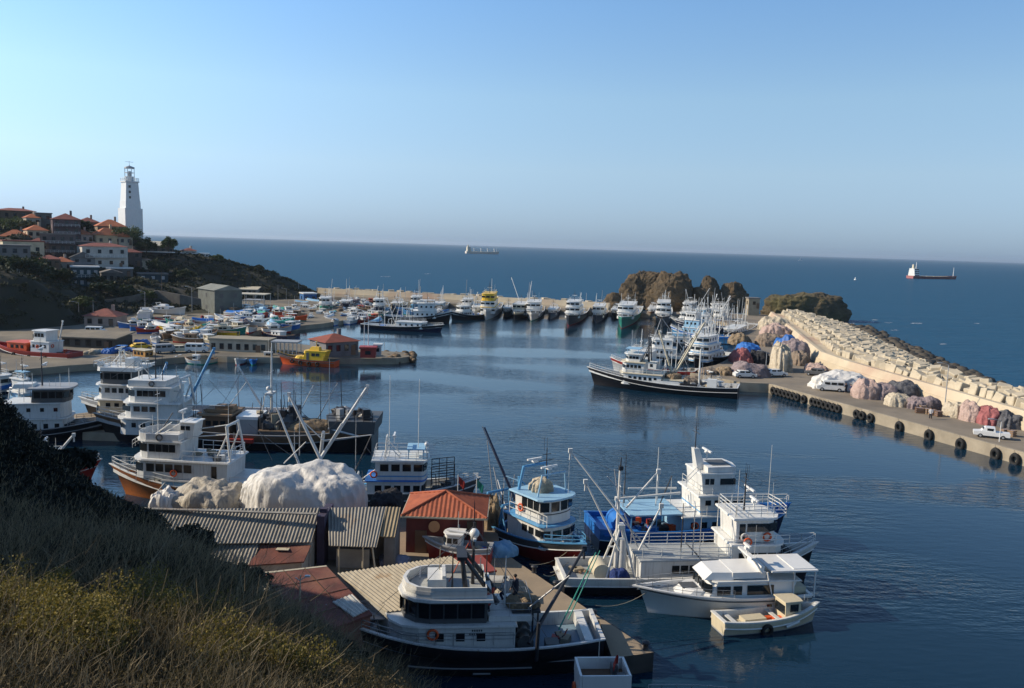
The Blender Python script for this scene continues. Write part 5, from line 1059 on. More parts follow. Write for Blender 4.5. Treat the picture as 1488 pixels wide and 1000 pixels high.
Pb.mast(-6.0, 1.0, 7.0, .2, 'white', radar=False, r1=.14, spreader=False); Pb.clutter(-9, -4.5, 4.4, 1.0, 7, ('dgrey', 'grey', 'darkmetal', 'rope'), seed=91, hmax=1.1); Pb.part(MB().box((-8.4, 1.4, 2.0), (1.6, 1.2, 2.0)), 'locker', 'clean_white'); Pb.clutter(-12, -9.5, 4.0, 1.0, 4, ('black', 'dgrey', 'darkmetal'), seed=92, hmax=.9)
rigging(Pb, 12, -8, 4, 4, 2.4, 13, 3, 9)
netpile('net_pile', 'brownish net heap on the stern deck of the sunlit cream-housed trawler', Pb.root.matrix_basis @ V3(-4.6, -.8, 1.05), (3.6, 3.2, 1.8), .2, NET['brown'], 21, .14)
netpile('net_pile', 'peach-coloured net heap just behind the deckhouse of the sunlit trawler', Pb.root.matrix_basis @ V3(-1.4, -.2, 2.42), (2.6, 2.8, 1.0), .4, NET['rope'], 22, .14)

LINMAP = False
# ---- the group behind it at the right-hand quay
trawler('white trawler with a red deck rail, directly behind the sunlit black trawler', *px2(893, 540, 1012, 551), 5.4, 'white2', 'red', 'red', tiers=2, seed=101, rig=7, gear=('red', 'rope', 'dgrey'))
trawler('black-hulled boat with white and lilac wheelhouse facing the camera, right of the crossed cream booms', *px2(1010, 538, 1052, 524), 5.6, 'black', 'black', 'black', tiers=3, tier_h=1.7, bandc='ltblue', seed=102, rig=7, zs=(2, 2, 3.4), house=.75, aft=.3, booms=((1, .5, 9, 2, 1),))
trawler('white trawler with twin white decks, second row behind the sunlit black trawler', *px2(925, 522, 1030, 528), 5.6, 'black', 'black', 'white', tiers=2, seed=103, rig=7, masts=2, booms=((1, 0, 8.5, -4, 1),))
trawler('low dark trawler with long white roof, third row behind the sunlit black trawler', *px2(948, 505, 1045, 509), 5.4, 'dgrey', 'black', 'dgrey', tiers=1, seed=104, rig=7, masts=2, top='white')
trawler('light blue trawler with raised twin white booms, tallest of the right-hand group', *px2(978, 492, 1062, 500), 6.0, 'ltblue', 'navy', 'blue', tiers=3, tier_h=2.0, mat='skyblue', seed=105, rig=7, masts=2, booms=((1, 1.2, 13.5, -3, 1.5), (1, -1.2, 13.0, -5, -1.0), (1, 0, 9, 4, 0)), gear=('blue', 'ltblue', 'dgrey'), zs=(2.2, 2, 3.6))
trawler('dark trawler with white house and cluttered stern gantries, behind the light blue trawler', *px2(985, 478, 1075, 484), 5.6, 'navy', 'black', 'navy', tiers=2, seed=106, rig=7, masts=2, booms=((1, 0, 9, 4, 1),))
trawler('grey-white trawler among tangled masts at the back of the right-hand group', *px2(1000, 467, 1078, 471), 5.6, 'black', 'black', 'white', tiers=2, seed=107, rig=7, masts=2, booms=((1, 1, 9, -3, 1),))
trawler('white trawler with green net rig, rearmost by the right-hand wall', *px2(1018, 458, 1092, 463), 5.4, 'white2', 'green', 'white', tiers=2, seed=108, rig=7, masts=2, gear=('green', 'dgrey', 'grey'))
trawler('dark trawler with skeletal grey gantry against the net heaps of the quay', *px2(1052, 497, 1092, 478), 5.2, 'dgrey', 'black', 'black', tiers=1, seed=109, rig=7, masts=2, mat='grey', gear=('grey', 'darkmetal', 'white2'), booms=((1, 1, 9, 3, 1), (1, -1, 8, -3, -1)))
trawler('small black launch moored in the shade at the pier end, right of the sunlit trawler', *px2(1012, 569, 1068, 566), 3.2, 'black', 'black', 'black', zs=(1.0, .9, 1.5), tiers=1, tier_h=1.3, mat='dgrey', wh='dgrey', seed=110, name='launch', cat='launch', nw=2, gallows=False)

# ---- boats along the far wall, left to right
FAR = [
 ('large dark trawler with white two-deck house, its bow rightmost of the far left group', px2(652, 470, 558, 468), 6.4, dict(hull='black', tiers=2, tier_h=2.2, zs=(2.2, 1.9, 3.8), seed=201, rig=3, masts=2, top='white')),
 ('long low dark purple trawler in front of the large dark one at far left', px2(640, 483, 528, 477), 5.6, dict(hull='navy', band='black', tiers=1, zs=(1.4, 1.2, 2.2), seed=202, rig=3, masts=2, booms=((1, .5, 9, -3, .6), (1, -.5, 9, 2, -.6)))),
 ('white trawler with dark hull at the far wall, right of the large dark one', px2(657, 465, 700, 463), 5.2, dict(hull='black', tiers=2, tier_h=1.6, seed=203, rig=3, booms=((1, 0, 9, -2, 1),))),
 ('yellow and white trawler at the far wall', px2(706, 466, 722, 448), 6.2, dict(hull='white', bottom='cream', band='white', tiers=3, tier_h=2.1, wh='yellow', mat='white', roofmat='yellow', zs=(2.4, 2.2, 3.6), seed=204, rig=3, house=.7)),
 ('dark trawler with pale cabin and two tall crossed booms at the far wall', px2(748, 466, 772, 449), 5.8, dict(hull='black', band='cream', tiers=2, tier_h=1.7, wh='cream', seed=205, rig=3, masts=2, booms=((1, 1, 12, -2, 1), (1, -1, 13, -5, -5)))),
 ('trawler wrapped in white sheeting at the far wall, right of the crossed booms', px2(772, 467, 782, 450), 6.4, dict(hull='white', bottom='green', band='white', tiers=2, tier_h=2.2, seed=206, rig=3, gallows=False)),
 ('black trawler with red waterline and stepped white house at the far wall', px2(826, 474, 848, 454), 6.2, dict(hull='black', bottom='red', band='black', tiers=3, tier_h=1.7, zs=(2.2, 2, 3.6), seed=207, rig=3, booms=((1, 0, 9, 1, 1),))),
 ('dark trawler with narrow white wheelhouse, between the red-waterline one and the green-hulled one', px2(866, 470, 878, 452), 5.2, dict(hull='navy', tiers=2, tier_h=1.8, seed=208, rig=3)),
 ('green-hulled trawler with white house below the large rock', px2(903, 478, 924, 454), 7.0, dict(hull='green', bottom='red', band='green', tiers=2, tier_h=2.2, zs=(2.6, 2.4, 3.8), mastmat='white', seed=209, rig=3)),
 ('black trawler with white pyramid-like house below the gap between the rocks', px2(962, 476, 966, 452), 6.4, dict(hull='black', tiers=3, tier_h=1.7, mastmat='white', seed=210, rig=3, zs=(2.4, 2.2, 3.6))),
 ('white and grey trawler beneath the smaller rock, right end of the far row', px2(996, 463, 1012, 449), 6.0, dict(hull='grey', band='white', tiers=2, tier_h=1.9, seed=211, rig=3, masts=2)),
]
for lb, (b_, s_), Bm, kw in FAR: trawler(lb, b_, s_, Bm, **kw)
for k, (x, y, hl, lb) in enumerate(((800, 464, 'navy', 'small dark boat with lilac cabin between the sheeted trawler and the red-waterline one'), (735, 462, 'dgrey', 'small grey boat tucked right of the yellow and white trawler'), (690, 460, 'white', 'small white boat left of the yellow and white trawler'), (945, 462, 'brown', 'small brown boat just left of the pyramid-house trawler'), (892, 464, 'black', 'small black boat squeezed in left of the green-hulled trawler'))):
    trawler(lb, *px2(x, y, x + 9, y - 13), 4.0, hl, tiers=1, tier_h=1.8, zs=(1.6, 1.4, 2.4), seed=220 + k, name='small_trawler')

LINMAP = True

for k, (x, y, hl, wc, bm, lb) in enumerate(((548, 458, 'navy', 'white', 'white', 'dark blue trawler with white house, leftmost in the second row under the far wall'), (574, 455, 'black', 'cream', 'white', 'black trawler with cream house behind the long low purple one'), (602, 453, 'ltblue', 'white', 'cream', 'light blue trawler behind the large dark one, close under the far wall'), (634, 455, 'white2', 'skyblue', 'white', 'white trawler with pale blue house under the far wall, right of the light blue one'), (676, 457, 'black', 'white', 'white', 'black trawler with white house just left of the small white boat at the wall'), (500, 452, 'navy', 'white', 'white', 'dark blue trawler among the inner marina boats near the headland'), (470, 456, 'green', 'white', 'white', 'green trawler among the inner marina boats'))):
    trawler(lb, *px2(x, y, x + 14, y - 9), 4.6, hl, tiers=2 - k % 2, tier_h=1.8, zs=(1.7, 1.5, 2.8), seed=240 + k, wh=wc, rig=4, boommat=bm, booms=((1, 0, 8, 2 - k % 4, .5),))
for k, (x, y, hl, wc, lb) in enumerate(((1012, 474, 'white2', 'white', 'white trawler squeezed between the dark gantry trawler and the tangled masts'), (1036, 468, 'blue', 'skyblue', 'bright blue trawler with pale blue wheelhouse at the back of the right-hand group'), (1062, 470, 'black', 'white', 'black trawler nearest the wall among the skeletal masts'), (1030, 512, 'navy', 'white', 'dark blue trawler with white house against the maroon net heap'))):
    trawler(lb, *px2(x - 34, y, x + 14, y + 4), 4.6, hl, tiers=2, tier_h=1.7, zs=(1.8, 1.6, 2.8), seed=250 + k, wh=wc, rig=9, masts=2, booms=((1, .5, 9, 2 - k, .5),))
LINMAP = True
# ---- M: orange and yellow pilot boat, N, O
Mb = Boat('pilot_boat', 'bright orange pilot boat with yellow cabin alongside the finger pier', (-45.6, 164.6), (-34.6, 163.0), 3.6, (1.2, 1.2, 2.1), 'pilot boat', sw=.88, rake=1.5)
Mb.hull('orange', 'orange', 'orange', 'dgrey', bul=.35, deck='yellow', rail='dgrey')
Mb.cabin(-.2, 3.4, 2.5, .95, .95, 'yellow', 1.2, .7, roof=0, name='trunk'); Mb.cabin(-3.2, 1.6, 2.6, 1.0, 2.0, 'yellow', .5, .7, wins=((-2.2, -.4, 2, .75, .6, 1.05),), fwin=3, fh=.6, fz=1.0, roof=.1, roofmat='yellow', over=.05, nseg=4); Mb.part(MB().box((-.05, 1.3, 1.95), (.55, .06, 1.5)).box((-.05, -1.3, 1.95), (.55, .06, 1.5)), 'door', 'dgrey')
Mb.part(MB().prism([(-2.2, -.8), (.0, -.7), (.0, .7), (-2.2, .8)], 3.1, 3.8, 0, None, (-.2, 0), .75), 'mast_house', 'yellow'); Mb.mast(-1.4, 3.7, 1.5, .08, 'yellow', radar=True); Mb.rail([(-3.4, 1.5, 1.2), (-5.2, 1.4, 1.2)], .9, 'dgrey', .03); Mb.bowrail(.5, .5, 'yellow', 5, .02, 1); Mb.tyres((.3, .45, .6, .75), 1, .3)
Nb = Boat('small_boat', 'small varnished cream boat with dark-windowed cabin, afloat beside the left-hand shore', (-76.5, 163.5), (-69.3, 160.0), 2.6, (1.1, .95, 1.6), 'small boat', rake=.6); Nb.hull('cream', 'white', 'cream', 'orange', bul=.4, deck='deck'); Nb.cabin(-2.6, 1.2, 1.9, .7, 1.7, paint((.55, .28, .08), .4, .3), .4, .1, wins=((-2.2, .6, 3, .6, .6, .8),), fwin=2, roof=.1, roofmat='cream', over=.2, nseg=3, aftwin=2); Nb.antenna((-.5, 0, 2.5), 1.5, .03)
Ob = Boat('tug', 'red and black workboat with white wheelhouse on the slip at the left edge', (-100, 161), (-83, 157), 5.6, (2.0, 2.0, 3.2), 'workboat', rake=1.2); Ob.hull('navy', 'black', 'red', 'white', bul=.8, deck='red', rail='red')
Ob.cabin(.5, 5.5, 3.8, 1.6, 1.9, 'orange', .6, .1, wins=((1, 4.4, 3, .6, .6, .9),), roof=.1, roofmat='orange'); Ob.cabin(-4.5, .2, 3.6, 1.6, 2.3, 'white', .6, .1, wins=((-4, -.6, 4, .5, .6, 1.2),), fwin=3, roof=.12); Ob.cabin(-3.6, -.4, 3.0, 4.05, 1.9, 'white', .5, .1, wins=((-3.2, -1.0, 3, .6, .7, .8),), fwin=3, roof=.12, over=.25, name='wheelhouse'); Ob.boom((-5.0, 0, 2.4), (-6.6, .4, 8.0), .14, 'white'); Ob.tyres((.25, .45, .65), 1, .2); Ob.lifering((-4.7, 1.0, 3.2), (1, 0, 0)); Ob.clutter(-7.5, -5, 3, 1.3, 4, ('red', 'orange', 'dgrey'), seed=95); Ob.lifering((-2, 1.85, 3.0))
LINMAP = False
trawler('small white trawler with blue awning partly hidden behind the left hillside', *px2(52, 592, 2, 600), 4.2, 'white2', 'blue', 'blue', tiers=2, tier_h=1.7, seed=231, top='skyblue', mat='skyblue', zs=(1.4, 1.2, 2.2))
trawler('white and blue boat at the left edge below the red workboat', *px2(25, 566, -40, 574), 4.2, 'white2', 'navy', 'blue', tiers=1, seed=232, zs=(1.4, 1.2, 2.2))
LINMAP = True
hb = trawler('red boat with white bow tip and raised white boom, half hidden by the hillside', (-42.6, 83.4), (-54, 80), 3.8, 'red', 'red', 'red', zs=(1.3, 1.1, 2.1), tiers=1, seed=233, rail='clean_white'); LINMAP = False; hb.boom(aty(hb, 80, 664, 80), aty(hb, 107, 632, 80.4), .14, 'white')

# ---- cargo ships and a sail far out
def ship(label, pxs, pxb, pyw, y, hullc, deckc, cranes, hh, bridge_h, col2='white'):
    ps = PY(pxs, pyw, y); pb = PY(pxb, pyw, y); b = Boat('cargo_ship', label, (pb.x, y + .45 * abs(pb.x - ps.x)), (ps.x, y - .0), (abs(pb.x - ps.x)) * .16, (hh, hh * .85, hh * 1.25), 'cargo ship', keel=-2, sw=.9, rake=abs(pb.x - ps.x) * .03, full=4); L = b.L
    b.hull(hullc, 'red', hullc, None, bul=hh * .1, deck=deckc, rail=hullc, nst=10, cap=.3)
    x0 = -L * .47; w = b.B * .8; z = hh * .9
    for k in range(4): b.cabin(x0, x0 + L * (.12 - .012 * k), w * (1 - .08 * k), z, bridge_h / 4, col2, .5, 0, wins=((x0 + 1, x0 + L * .10, 5, 1.4, 1.0, bridge_h * .09),), roof=.3, name='bridge' if k == 3 else 'superstructure', nseg=3); z += bridge_h / 4 + .31
    b.part(MB().box((x0 + L * .03, 0, z + 2.5), (L * .03, w * .25, 5), 0, 0, .8), 'funnel', 'cream'); b.mast(x0 + L * .09, z, 8, .6, 'white', radar=False); b.mast(L * .44, hh, 12, .5, 'white', radar=False)
    for k in range(cranes): x = -L * .25 + k * L * .62 / max(1, cranes - 1) if cranes > 1 else 0; b.part(MB().tube((x, 0, hh * .8), (x, 0, hh * 2.3), L * .012, L * .010, 10).tube((x, 0, hh * 2.2), (x + L * .14, 0, hh * 1.7), L * .006, L * .004, 6).box((x, 0, hh * 2.3), (L * .028, L * .03, L * .025)), 'deck_crane', 'white')
    for k in range(5): b.part(MB().box((-L * .28 + k * L * .15, 0, hh * .92), (L * .125, b.B * .7, hh * .24)), 'hatch_cover', 'brown' if hullc == 'red' else 'cream')
ship('pale cargo ship with yellow-white bridge and deck cranes on the horizon, left of centre', 677, 724, 361.5, 2300, paint((.74, .66, .56), .5, .3), 'cream', 4, 6, 12, 'cream')
ship('long low rust-red cargo ship with white bridge, far out at the right', 1322, 1410, 402, 1050, paint((.36, .12, .11), .5, .4), 'brown', 0, 3.2, 8.5)
sb = Boat('sailing_boat', 'tiny white sailing boat right on the horizon', (PY(1166, 372.5, 3600).x, 3600), (PY(1161, 372.5, 3600).x, 3600), 4, (1.5, 1.4, 1.8), 'sailing boat'); sb.hull('clean_white', 'clean_white', nst=6); sb.part(MB().add([(0, 0, 2), (-6, .05, 2.4), (0, .05, 14), (0, -.1, 2), (-6, -.05, 2.4), (0, -.1, 14)], [(0, 1, 2), (5, 4, 3)]), 'sail', 'clean_white'); sb.mast(.2, 1.5, 13, .12, 'white', radar=False, spreader=False)
mk = thing('buoy', 'tiny white marker buoy on the open sea between the two ships', 'buoy', PY(1243, 403, 900) * 1.0); mk.location.z = -.2; MB().lathe([(1.2, 0), (1.3, .8), (.5, 1.2), (.3, 3.0), (.05, 3.2)], n=10).build('body', M['clean_white'], mk)

# ---- the crowded marina and boatyard at left: small boats of every colour
SMALL = {}
def small_boat(kind, loc, rz, L, hullc, topc, z0, seed, label, group=None):
    r = random.Random(seed); a = Vector((math.cos(rz), math.sin(rz))); c = Vector(loc[:2])
    nm = {'open': 'rowing_boat', 'cabin': 'small_boat', 'cruiser': 'motor_cruiser', 'covered': 'covered_boat'}[kind]; ct = {'open': 'rowing boat', 'cabin': 'small boat', 'cruiser': 'motor cruiser', 'covered': 'covered boat'}[kind]
    B = L * .34; h = .09 * L + .45
    b = Boat(nm, label, tuple(c + a * L / 2), tuple(c - a * L / 2), B, (h, h * .9, h * 1.5), ct, group, keel=-.35, sw=.82, rake=L * .06, z0=z0)
    b.hull(hullc, r.choice((hullc, 'red', 'blue', 'white2', 'green')), hullc, None, bul=.28, deck='deckgrey' if r.random() < .6 else 'deck', rail=r.choice(('white', hullc, 'wood')), nst=8)
    z = h * .62
    if kind == 'cabin': b.cabin(-L * .22, L * .12, B * .62, z, 1.25, topc, .3, .08, wins=((-L * .16, L * .05, 2, .45, .45, .6),), fwin=2, fh=.45, fz=.6, roof=.09, roofmat=r.choice(('white', topc)), nseg=3); b.antenna((-L * .05, 0, z + 1.3), r.uniform(1, 3.0), .045)
    elif kind == 'cruiser':
        b.cabin(-L * .25, L * .22, B * .72, z, 1.1, topc, .5, .8, wins=((-L * .18, L * .05, 2, .8, .42, .5),), fwin=3, fh=.45, fz=.45, roof=.08, roofmat=topc, nseg=4); b.part(MB().box((-L * .1, 0, z + 1.6), (L * .22, B * .5, .5), 0, 0, .8).tube((-L * .2, -B * .3, z + 1.1), (-L * .26, -B * .25, z + 2.2), .07).tube((-L * .2, B * .3, z + 1.1), (-L * .26, B * .25, z + 2.2), .07).box((-L * .26, 0, z + 2.2), (.3, B * .6, .1)), 'flybridge', topc)
    elif kind == 'covered':
        pts = []; 
        mb = MB(); 
        for k in range(5):
            t = .08 + .84 * k / 4; w = b.hb(t) * 1.02; x = b.xt(t, 1); s_ = b.sheer(t); pts.append([(x, -w, s_ - .1), (x, -w * .5, s_ + .45 + .15 * (k % 2)), (x, 0, s_ + .7), (x, w * .5, s_ + .45), (x, w, s_ - .1)])
        mb.loft(pts, 0, False, True, True); b.part(mb, 'cover', topc)
    else:
        for k in range(3): b.part(MB().box((-L * .25 + k * L * .22, 0, h * .8), (.22, B * .8, .05)), 'thwart', 'wood')
        b.part(MB().box((-L * .5 - .1, 0, h * .9), (.35, .3, .6)).box((-L * .5 - .1, 0, h * .3), (.15, .12, .8)), 'outboard_motor', 'dgrey')
    return b
big = [('motor cruiser', 'cruiser', 212, 461, 12, 1.9, 'clean_white', 'clean_white', 0.12, 'white motor cruiser laid up ashore behind the red-roofed hut, nearest of the pair'), ('x', 'cruiser', 243, 455, 11.5, -.2, 'clean_white', 'clean_white', .12, 'sleek white motor cruiser with pointed bow laid up ashore, right of the other white cruiser'), ('x', 'cabin', 290, 449, 9, 2.9, 'cream', 'clean_white', .2, 'cream and white fishing boat laid up in front of the grey barn'), ('x', 'cabin', 402, 484, 10, 2.6, 'navy', 'white', -1.0, 'dark blue boat with a white cabin afloat behind the finger pier')]
for i, (_, kd, px, py, L_b, rz, hc, tc, dz, lb) in enumerate(big): p = P(px, py, 1.6); small_boat(kd, (p.x, p.y), rz, L_b, hc, tc, 1.5 if dz > 0 else 0, 300 + i, lb)
zones = [  # name of place, polygon of candidate pixels (x0,x1,y0,y1), afloat?, n
 ('ashore on the boatyard apron', (190, 330, 468, 500), False, 34), ('ashore by the long white shed', (325, 432, 450, 484), False, 40), ('in the crowded inner marina', (430, 550, 440, 472), True, 54), ('along the finger pier edge', (215, 400, 521, 530), True, 10), ('under the far breakwater', (540, 640, 444, 462), True, 16)]
COLS = [('clean_white', 'white', 'white'), ('white2', 'white', 'white'), ('blue', 'blue', 'white'), ('ltblue', 'light blue', 'white'), ('red', 'red', 'white'), ('green', 'green', 'cream'), ('cream', 'cream', 'cream'), ('navy', 'dark blue', 'white'), ('yellow', 'yellow', 'white'), ('clean_white', 'white', 'skyblue'), ('orange', 'orange', 'orange'), ('wood', 'wooden', 'wood')]
byl = {}; placed = []
for zi, (zn, (x0, x1, y0, y1), afl, n) in enumerate(zones):
    k = tries = 0; r = random.Random(500 + zi)
    while k < n and tries < 3000:
        tries += 1; px = r.uniform(x0, x1); py = r.uniform(y0, y1)
        if zi == 0 and px < 225 and py > 484: continue
        z0 = 0 if afl else 1.35; p = P(px, py, z0)
        L = r.uniform(5, 8.5) if zi != 3 else r.uniform(4, 5.5)
        if any((p.x - q[0]) ** 2 + (p.y - q[1]) ** 2 < (L * .26 + q[2] * .26) ** 2 for q in placed): continue
        placed.append((p.x, p.y, L)); kd = r.choices(('cabin', 'open', 'covered', 'cruiser'), ((.55, .15, .2, .1) if zi != 3 else (.1, .8, .1, 0)))[0]
        ci = r.choices(range(12), (30, 18, 9, 6, 6, 5, 7, 6, 3, 8, 3, 4))[0]; hc, cn, tc = COLS[ci]
        if kd == 'covered': tc = r.choice(('blue', 'skyblue', 'green', 'white', 'grey')); 
        b = small_boat(kd, (p.x, p.y), r.uniform(0, 6.28) if not afl else r.choice((.3, 2.9, 1.2, -1.6)) + r.uniform(-.3, .3), L, hc, tc, z0, 700 + len(placed), '', 'small boats of the marina and boatyard')
        cv = {'blue': 'blue', 'skyblue': 'pale blue', 'green': 'green', 'white': 'white', 'grey': 'grey'}.get(tc, '')
        key = {'open': cn + ' rowing boat', 'cabin': cn + ' cabin boat', 'cruiser': cn + ' motor cruiser', 'covered': f'boat under {cv} cover'}[kd] + ' ' + zn
        byl.setdefault(key, []).append(b.root); k += 1
for key, os_ in byl.items():
    if len(os_) == 1: os_[0]['label'] = key
    else: order_labels(os_, key + ', {o}')
# ------------------------------------------------------------------ corrugated sheds and the hut on the near quay
def corr(name, r0, r1, e0, e1, pitch, amp, mat, parent=None, seglen=3):
    """corrugated sheet: ridge r0->r1, eave e0->e1; ribs run from ridge to eave"""
    r0, r1, e0, e1 = map(Vector, (r0, r1, e0, e1)); n = int(max((r1 - r0).length, (e1 - e0).length) / pitch) * 4; nr = (r1 - r0).cross(e0 - r0).normalized(); nr = nr if nr.z > 0 else -nr; v = []
    for i in range(n + 1):
        t = i / n; w = nr * (amp * math.sin(math.pi / 2 * i)); v += [r0.lerp(r1, t) + w, e0.lerp(e1, t) + w]
    th = nr * -.06; k = len(v); v2 = v + [p + th for p in v]
    f = [(2 * i, 2 * i + 2, 2 * i + 3, 2 * i + 1) for i in range(n)] + [(k + 2 * i + 1, k + 2 * i + 3, k + 2 * i + 2, k + 2 * i) for i in range(n)] + [(2 * i + 1, 2 * i + 3, k + 2 * i + 3, k + 2 * i + 1) for i in range(n)]
    return MB().add(v2, f, 0).build(name, mat, parent)
def wallpoly(parent, name, pts, zb, mat, th=.2):
    """walls along plan points (x,y,ztop)"""
    mb = MB()
    for a, b in zip(pts[:-1], pts[1:]):
        d = Vector((b[0] - a[0], b[1] - a[1], 0)).normalized(); nn = Vector((-d.y, d.x, 0)) * th / 2; A = Vector((a[0], a[1], 0)); B = Vector((b[0], b[1], 0)); q = []
        for (p, zt) in ((A, a[2]), (B, b[2])):
            for s_ in (-1, 1): q += [p + nn * s_ + Vector((0, 0, zb)), p + nn * s_ + Vector((0, 0, zt))]
        mb.add(q, [(0, 4, 5, 1), (2, 3, 7, 6), (1, 5, 7, 3), (0, 1, 3, 2), (4, 6, 7, 5)])
    return mb.build(name, mat, parent)
cg = corrugated('roof_fibre_cement', (.34, .315, .27), (.21, .195, .17), .2, (.24, .15, .09), .03); cg2 = corrugated('roof_fibre_pale', (.50, .44, .33), (.36, .31, .23), .2, (.30, .19, .10), .04); cgr = mottled('rusty_roof', (.21, .07, .05), (.11, .045, .038), 1.1, .85, .5, .06, third=(.27, .12, .08)); cgw = corrugated('roof_white_sheet', (.58, .57, .52), (.42, .42, .39), .2)
m_lime = mottled('limewash', (.52, .50, .44), (.36, .34, .30), .7, .9, .4, .05, third=(.26, .24, .21)); m_gry = mottled('shed_wall', (.22, .22, .22), (.13, .13, .135), .6, .9, .3, .04); m_hut = mottled('hut_red_wall', (.17, .038, .03), (.12, .03, .026), .5, .85, .2, .03); m_tile, _nt, _b = newmat('roof_tiles')
_v = _coords(_nt); _c = _mix(_nt, _ramp(_nt, _noise(_nt, _v, 1.2, 6), .35, .7), (.43, .12, .055), (.28, .075, .04)); _nt.links.new(_c, _b.inputs['Base Color']); _b.inputs['Roughness'].default_value = .8
def T(p): return tuple(p)
# long grey shed
S1 = thing('shed', 'long shed with grey corrugated roof below the white tarpaulin heap', 'shed')
r0, r1 = P(205, 740, 5.1), P(467, 738, 5.1); e1 = P(452, 788, 3.55); k = (e1.y - r1.y); e0 = Vector((r0.x, r0.y + k, 3.55))
corr('roof', r0, r1, e0, e1, .25, .035, cg, S1)
e2 = P(378, 786, 3.56); e2 = Vector((e2.x, e1.y, 3.54)); sl = (3.55 - 5.1) / k; e3 = Vector((e2.x, e1.y - 2.2, 3.54 + sl * -2.2)); e4 = Vector((r0.x, e3.y, e3.z)); corr('roof_extension', Vector((r0.x, e1.y, 3.54)), e2, e4, e3, .25, .035, cg, S1)
wallpoly(S1, 'wall', [(e0.x, e3.y + .3, e3.z - .1), (e2.x - .1, e3.y + .3, e3.z - .1), (e2.x - .1, e1.y + .25, 3.4), (e1.x - .2, e1.y + .25, 3.4), (r1.x - .3, r1.y, 4.95), (r1.x - .3, r1.y + 4, 3.4)], .8, m_lime)
window(.5, .6, S1, (e2.x - 1.6, e3.y + .2, 2.4), 0, .1); S1b = MB().box(((r0.x + r1.x) / 2, r0.y + .02, 5.15), (r1.x - r0.x, .35, .08)).build('ridge_cap', cg, S1)
corr('roof', (r0.x, r0.y + .05, 5.08), (r1.x, r1.y + .05, 5.08), (r0.x, r0.y + 4.2, 3.5), (r1.x, r1.y + 4.2, 3.5), .25, .035, cg, S1)
# brown lean-to under its eave
S1c = thing('lean_to', 'low lean-to with rusty brown roof and white wall under the long grey roof', 'shed')
a, b_ = Vector((e2.x + .1, e1.y - .05, 3.35)), Vector((e1.x, e1.y - .05, 3.35)); c_, d_ = Vector((e2.x - .2, e1.y - 2.1, 2.55)), Vector((e1.x - .1, e1.y - 1.6, 2.75))
MB().add([a, b_, d_, c_, a - V3(0, 0, .1), b_ - V3(0, 0, .1), d_ - V3(0, 0, .1), c_ - V3(0, 0, .1)], [(0, 3, 2, 1), (4, 5, 6, 7), (0, 1, 5, 4), (3, 7, 6, 2), (1, 2, 6, 5), (0, 4, 7, 3)]).build('roof', cgr, S1c); wallpoly(S1c, 'wall', [(c_.x + .3, c_.y + .2, 2.5), (d_.x - .3, d_.y + .2, 2.65), (b_.x - .25, b_.y - .2, 3.2)], .8, m_lime); MB().box(((a.x + b_.x) / 2 - .1, (a.y + c_.y) / 2 + .5, 3.20), (.9, .5, .05), 0, 0).build('roof_patch', M['cream'], S1c)
# second grey shed, open-fronted
S2 = thing('shed', 'shorter open-fronted grey corrugated shed between the long shed and the red-roofed hut', 'shed')
r0, r1 = P(476, 738, 5.0), P(582, 737, 5.0); e0, e1 = P(478, 793, 3.4), P(549, 791, 3.4); corr('roof', r0, Vector((e1.x, r1.y, 5.0)), e0, Vector((e1.x, e0.y, 3.4)), .25, .035, cg, S2)
q1 = P(583, 780, 3.75); corr('roof', Vector((e1.x + .02, r1.y, 5.0)), r1, Vector((e1.x + .02, q1.y, 3.72)), Vector((r1.x, q1.y, 3.72)), .25, .035, corrugated('roof_ochre', (.34, .27, .17), (.22, .18, .12), .2), S2)
wallpoly(S2, 'wall', [(r0.x + .2, r0.y - .6, 4.6), (r1.x - .2, r1.y - .6, 4.6)], .8, m_gry); wallpoly(S2, 'wall', [(e1.x + .3, q1.y + .3, 3.6), (r1.x - .1, q1.y + .3, 3.6), (r1.x - .1, r1.y, 4.7)], .8, m_gry); MB().box((e0.x + 1.4, e0.y + 1.6, 1.9), (2.4, .2, 1.4)).build('low_wall', m_lime, S2)
for px, dx in ((492, 0), (527, 0), (540, .5)):
    p = P(px, 793, 3.35); MB().tube((p.x, p.y + .1, 3.35), (p.x + dx, p.y + (-.6 if dx else .1), .9), .07, .07, 6).build('post', M['cream'], S2)
tag(MB().box((P(470, 760, 4.2).x, P(470, 760, 4.2).y + .6, 3.0), (.55, 3.0, 4.0)).box((P(470, 760, 4.2).x, P(470, 760, 4.2).y + .1, 5.1), (.5, .4, .4)).build('gap_block', flat('gap_dark', (.06, .05, .09), .8)), 'dark narrow block in the gap between the two grey corrugated roofs', 'chimney')  # dark purple block filling the strip between the two roofs
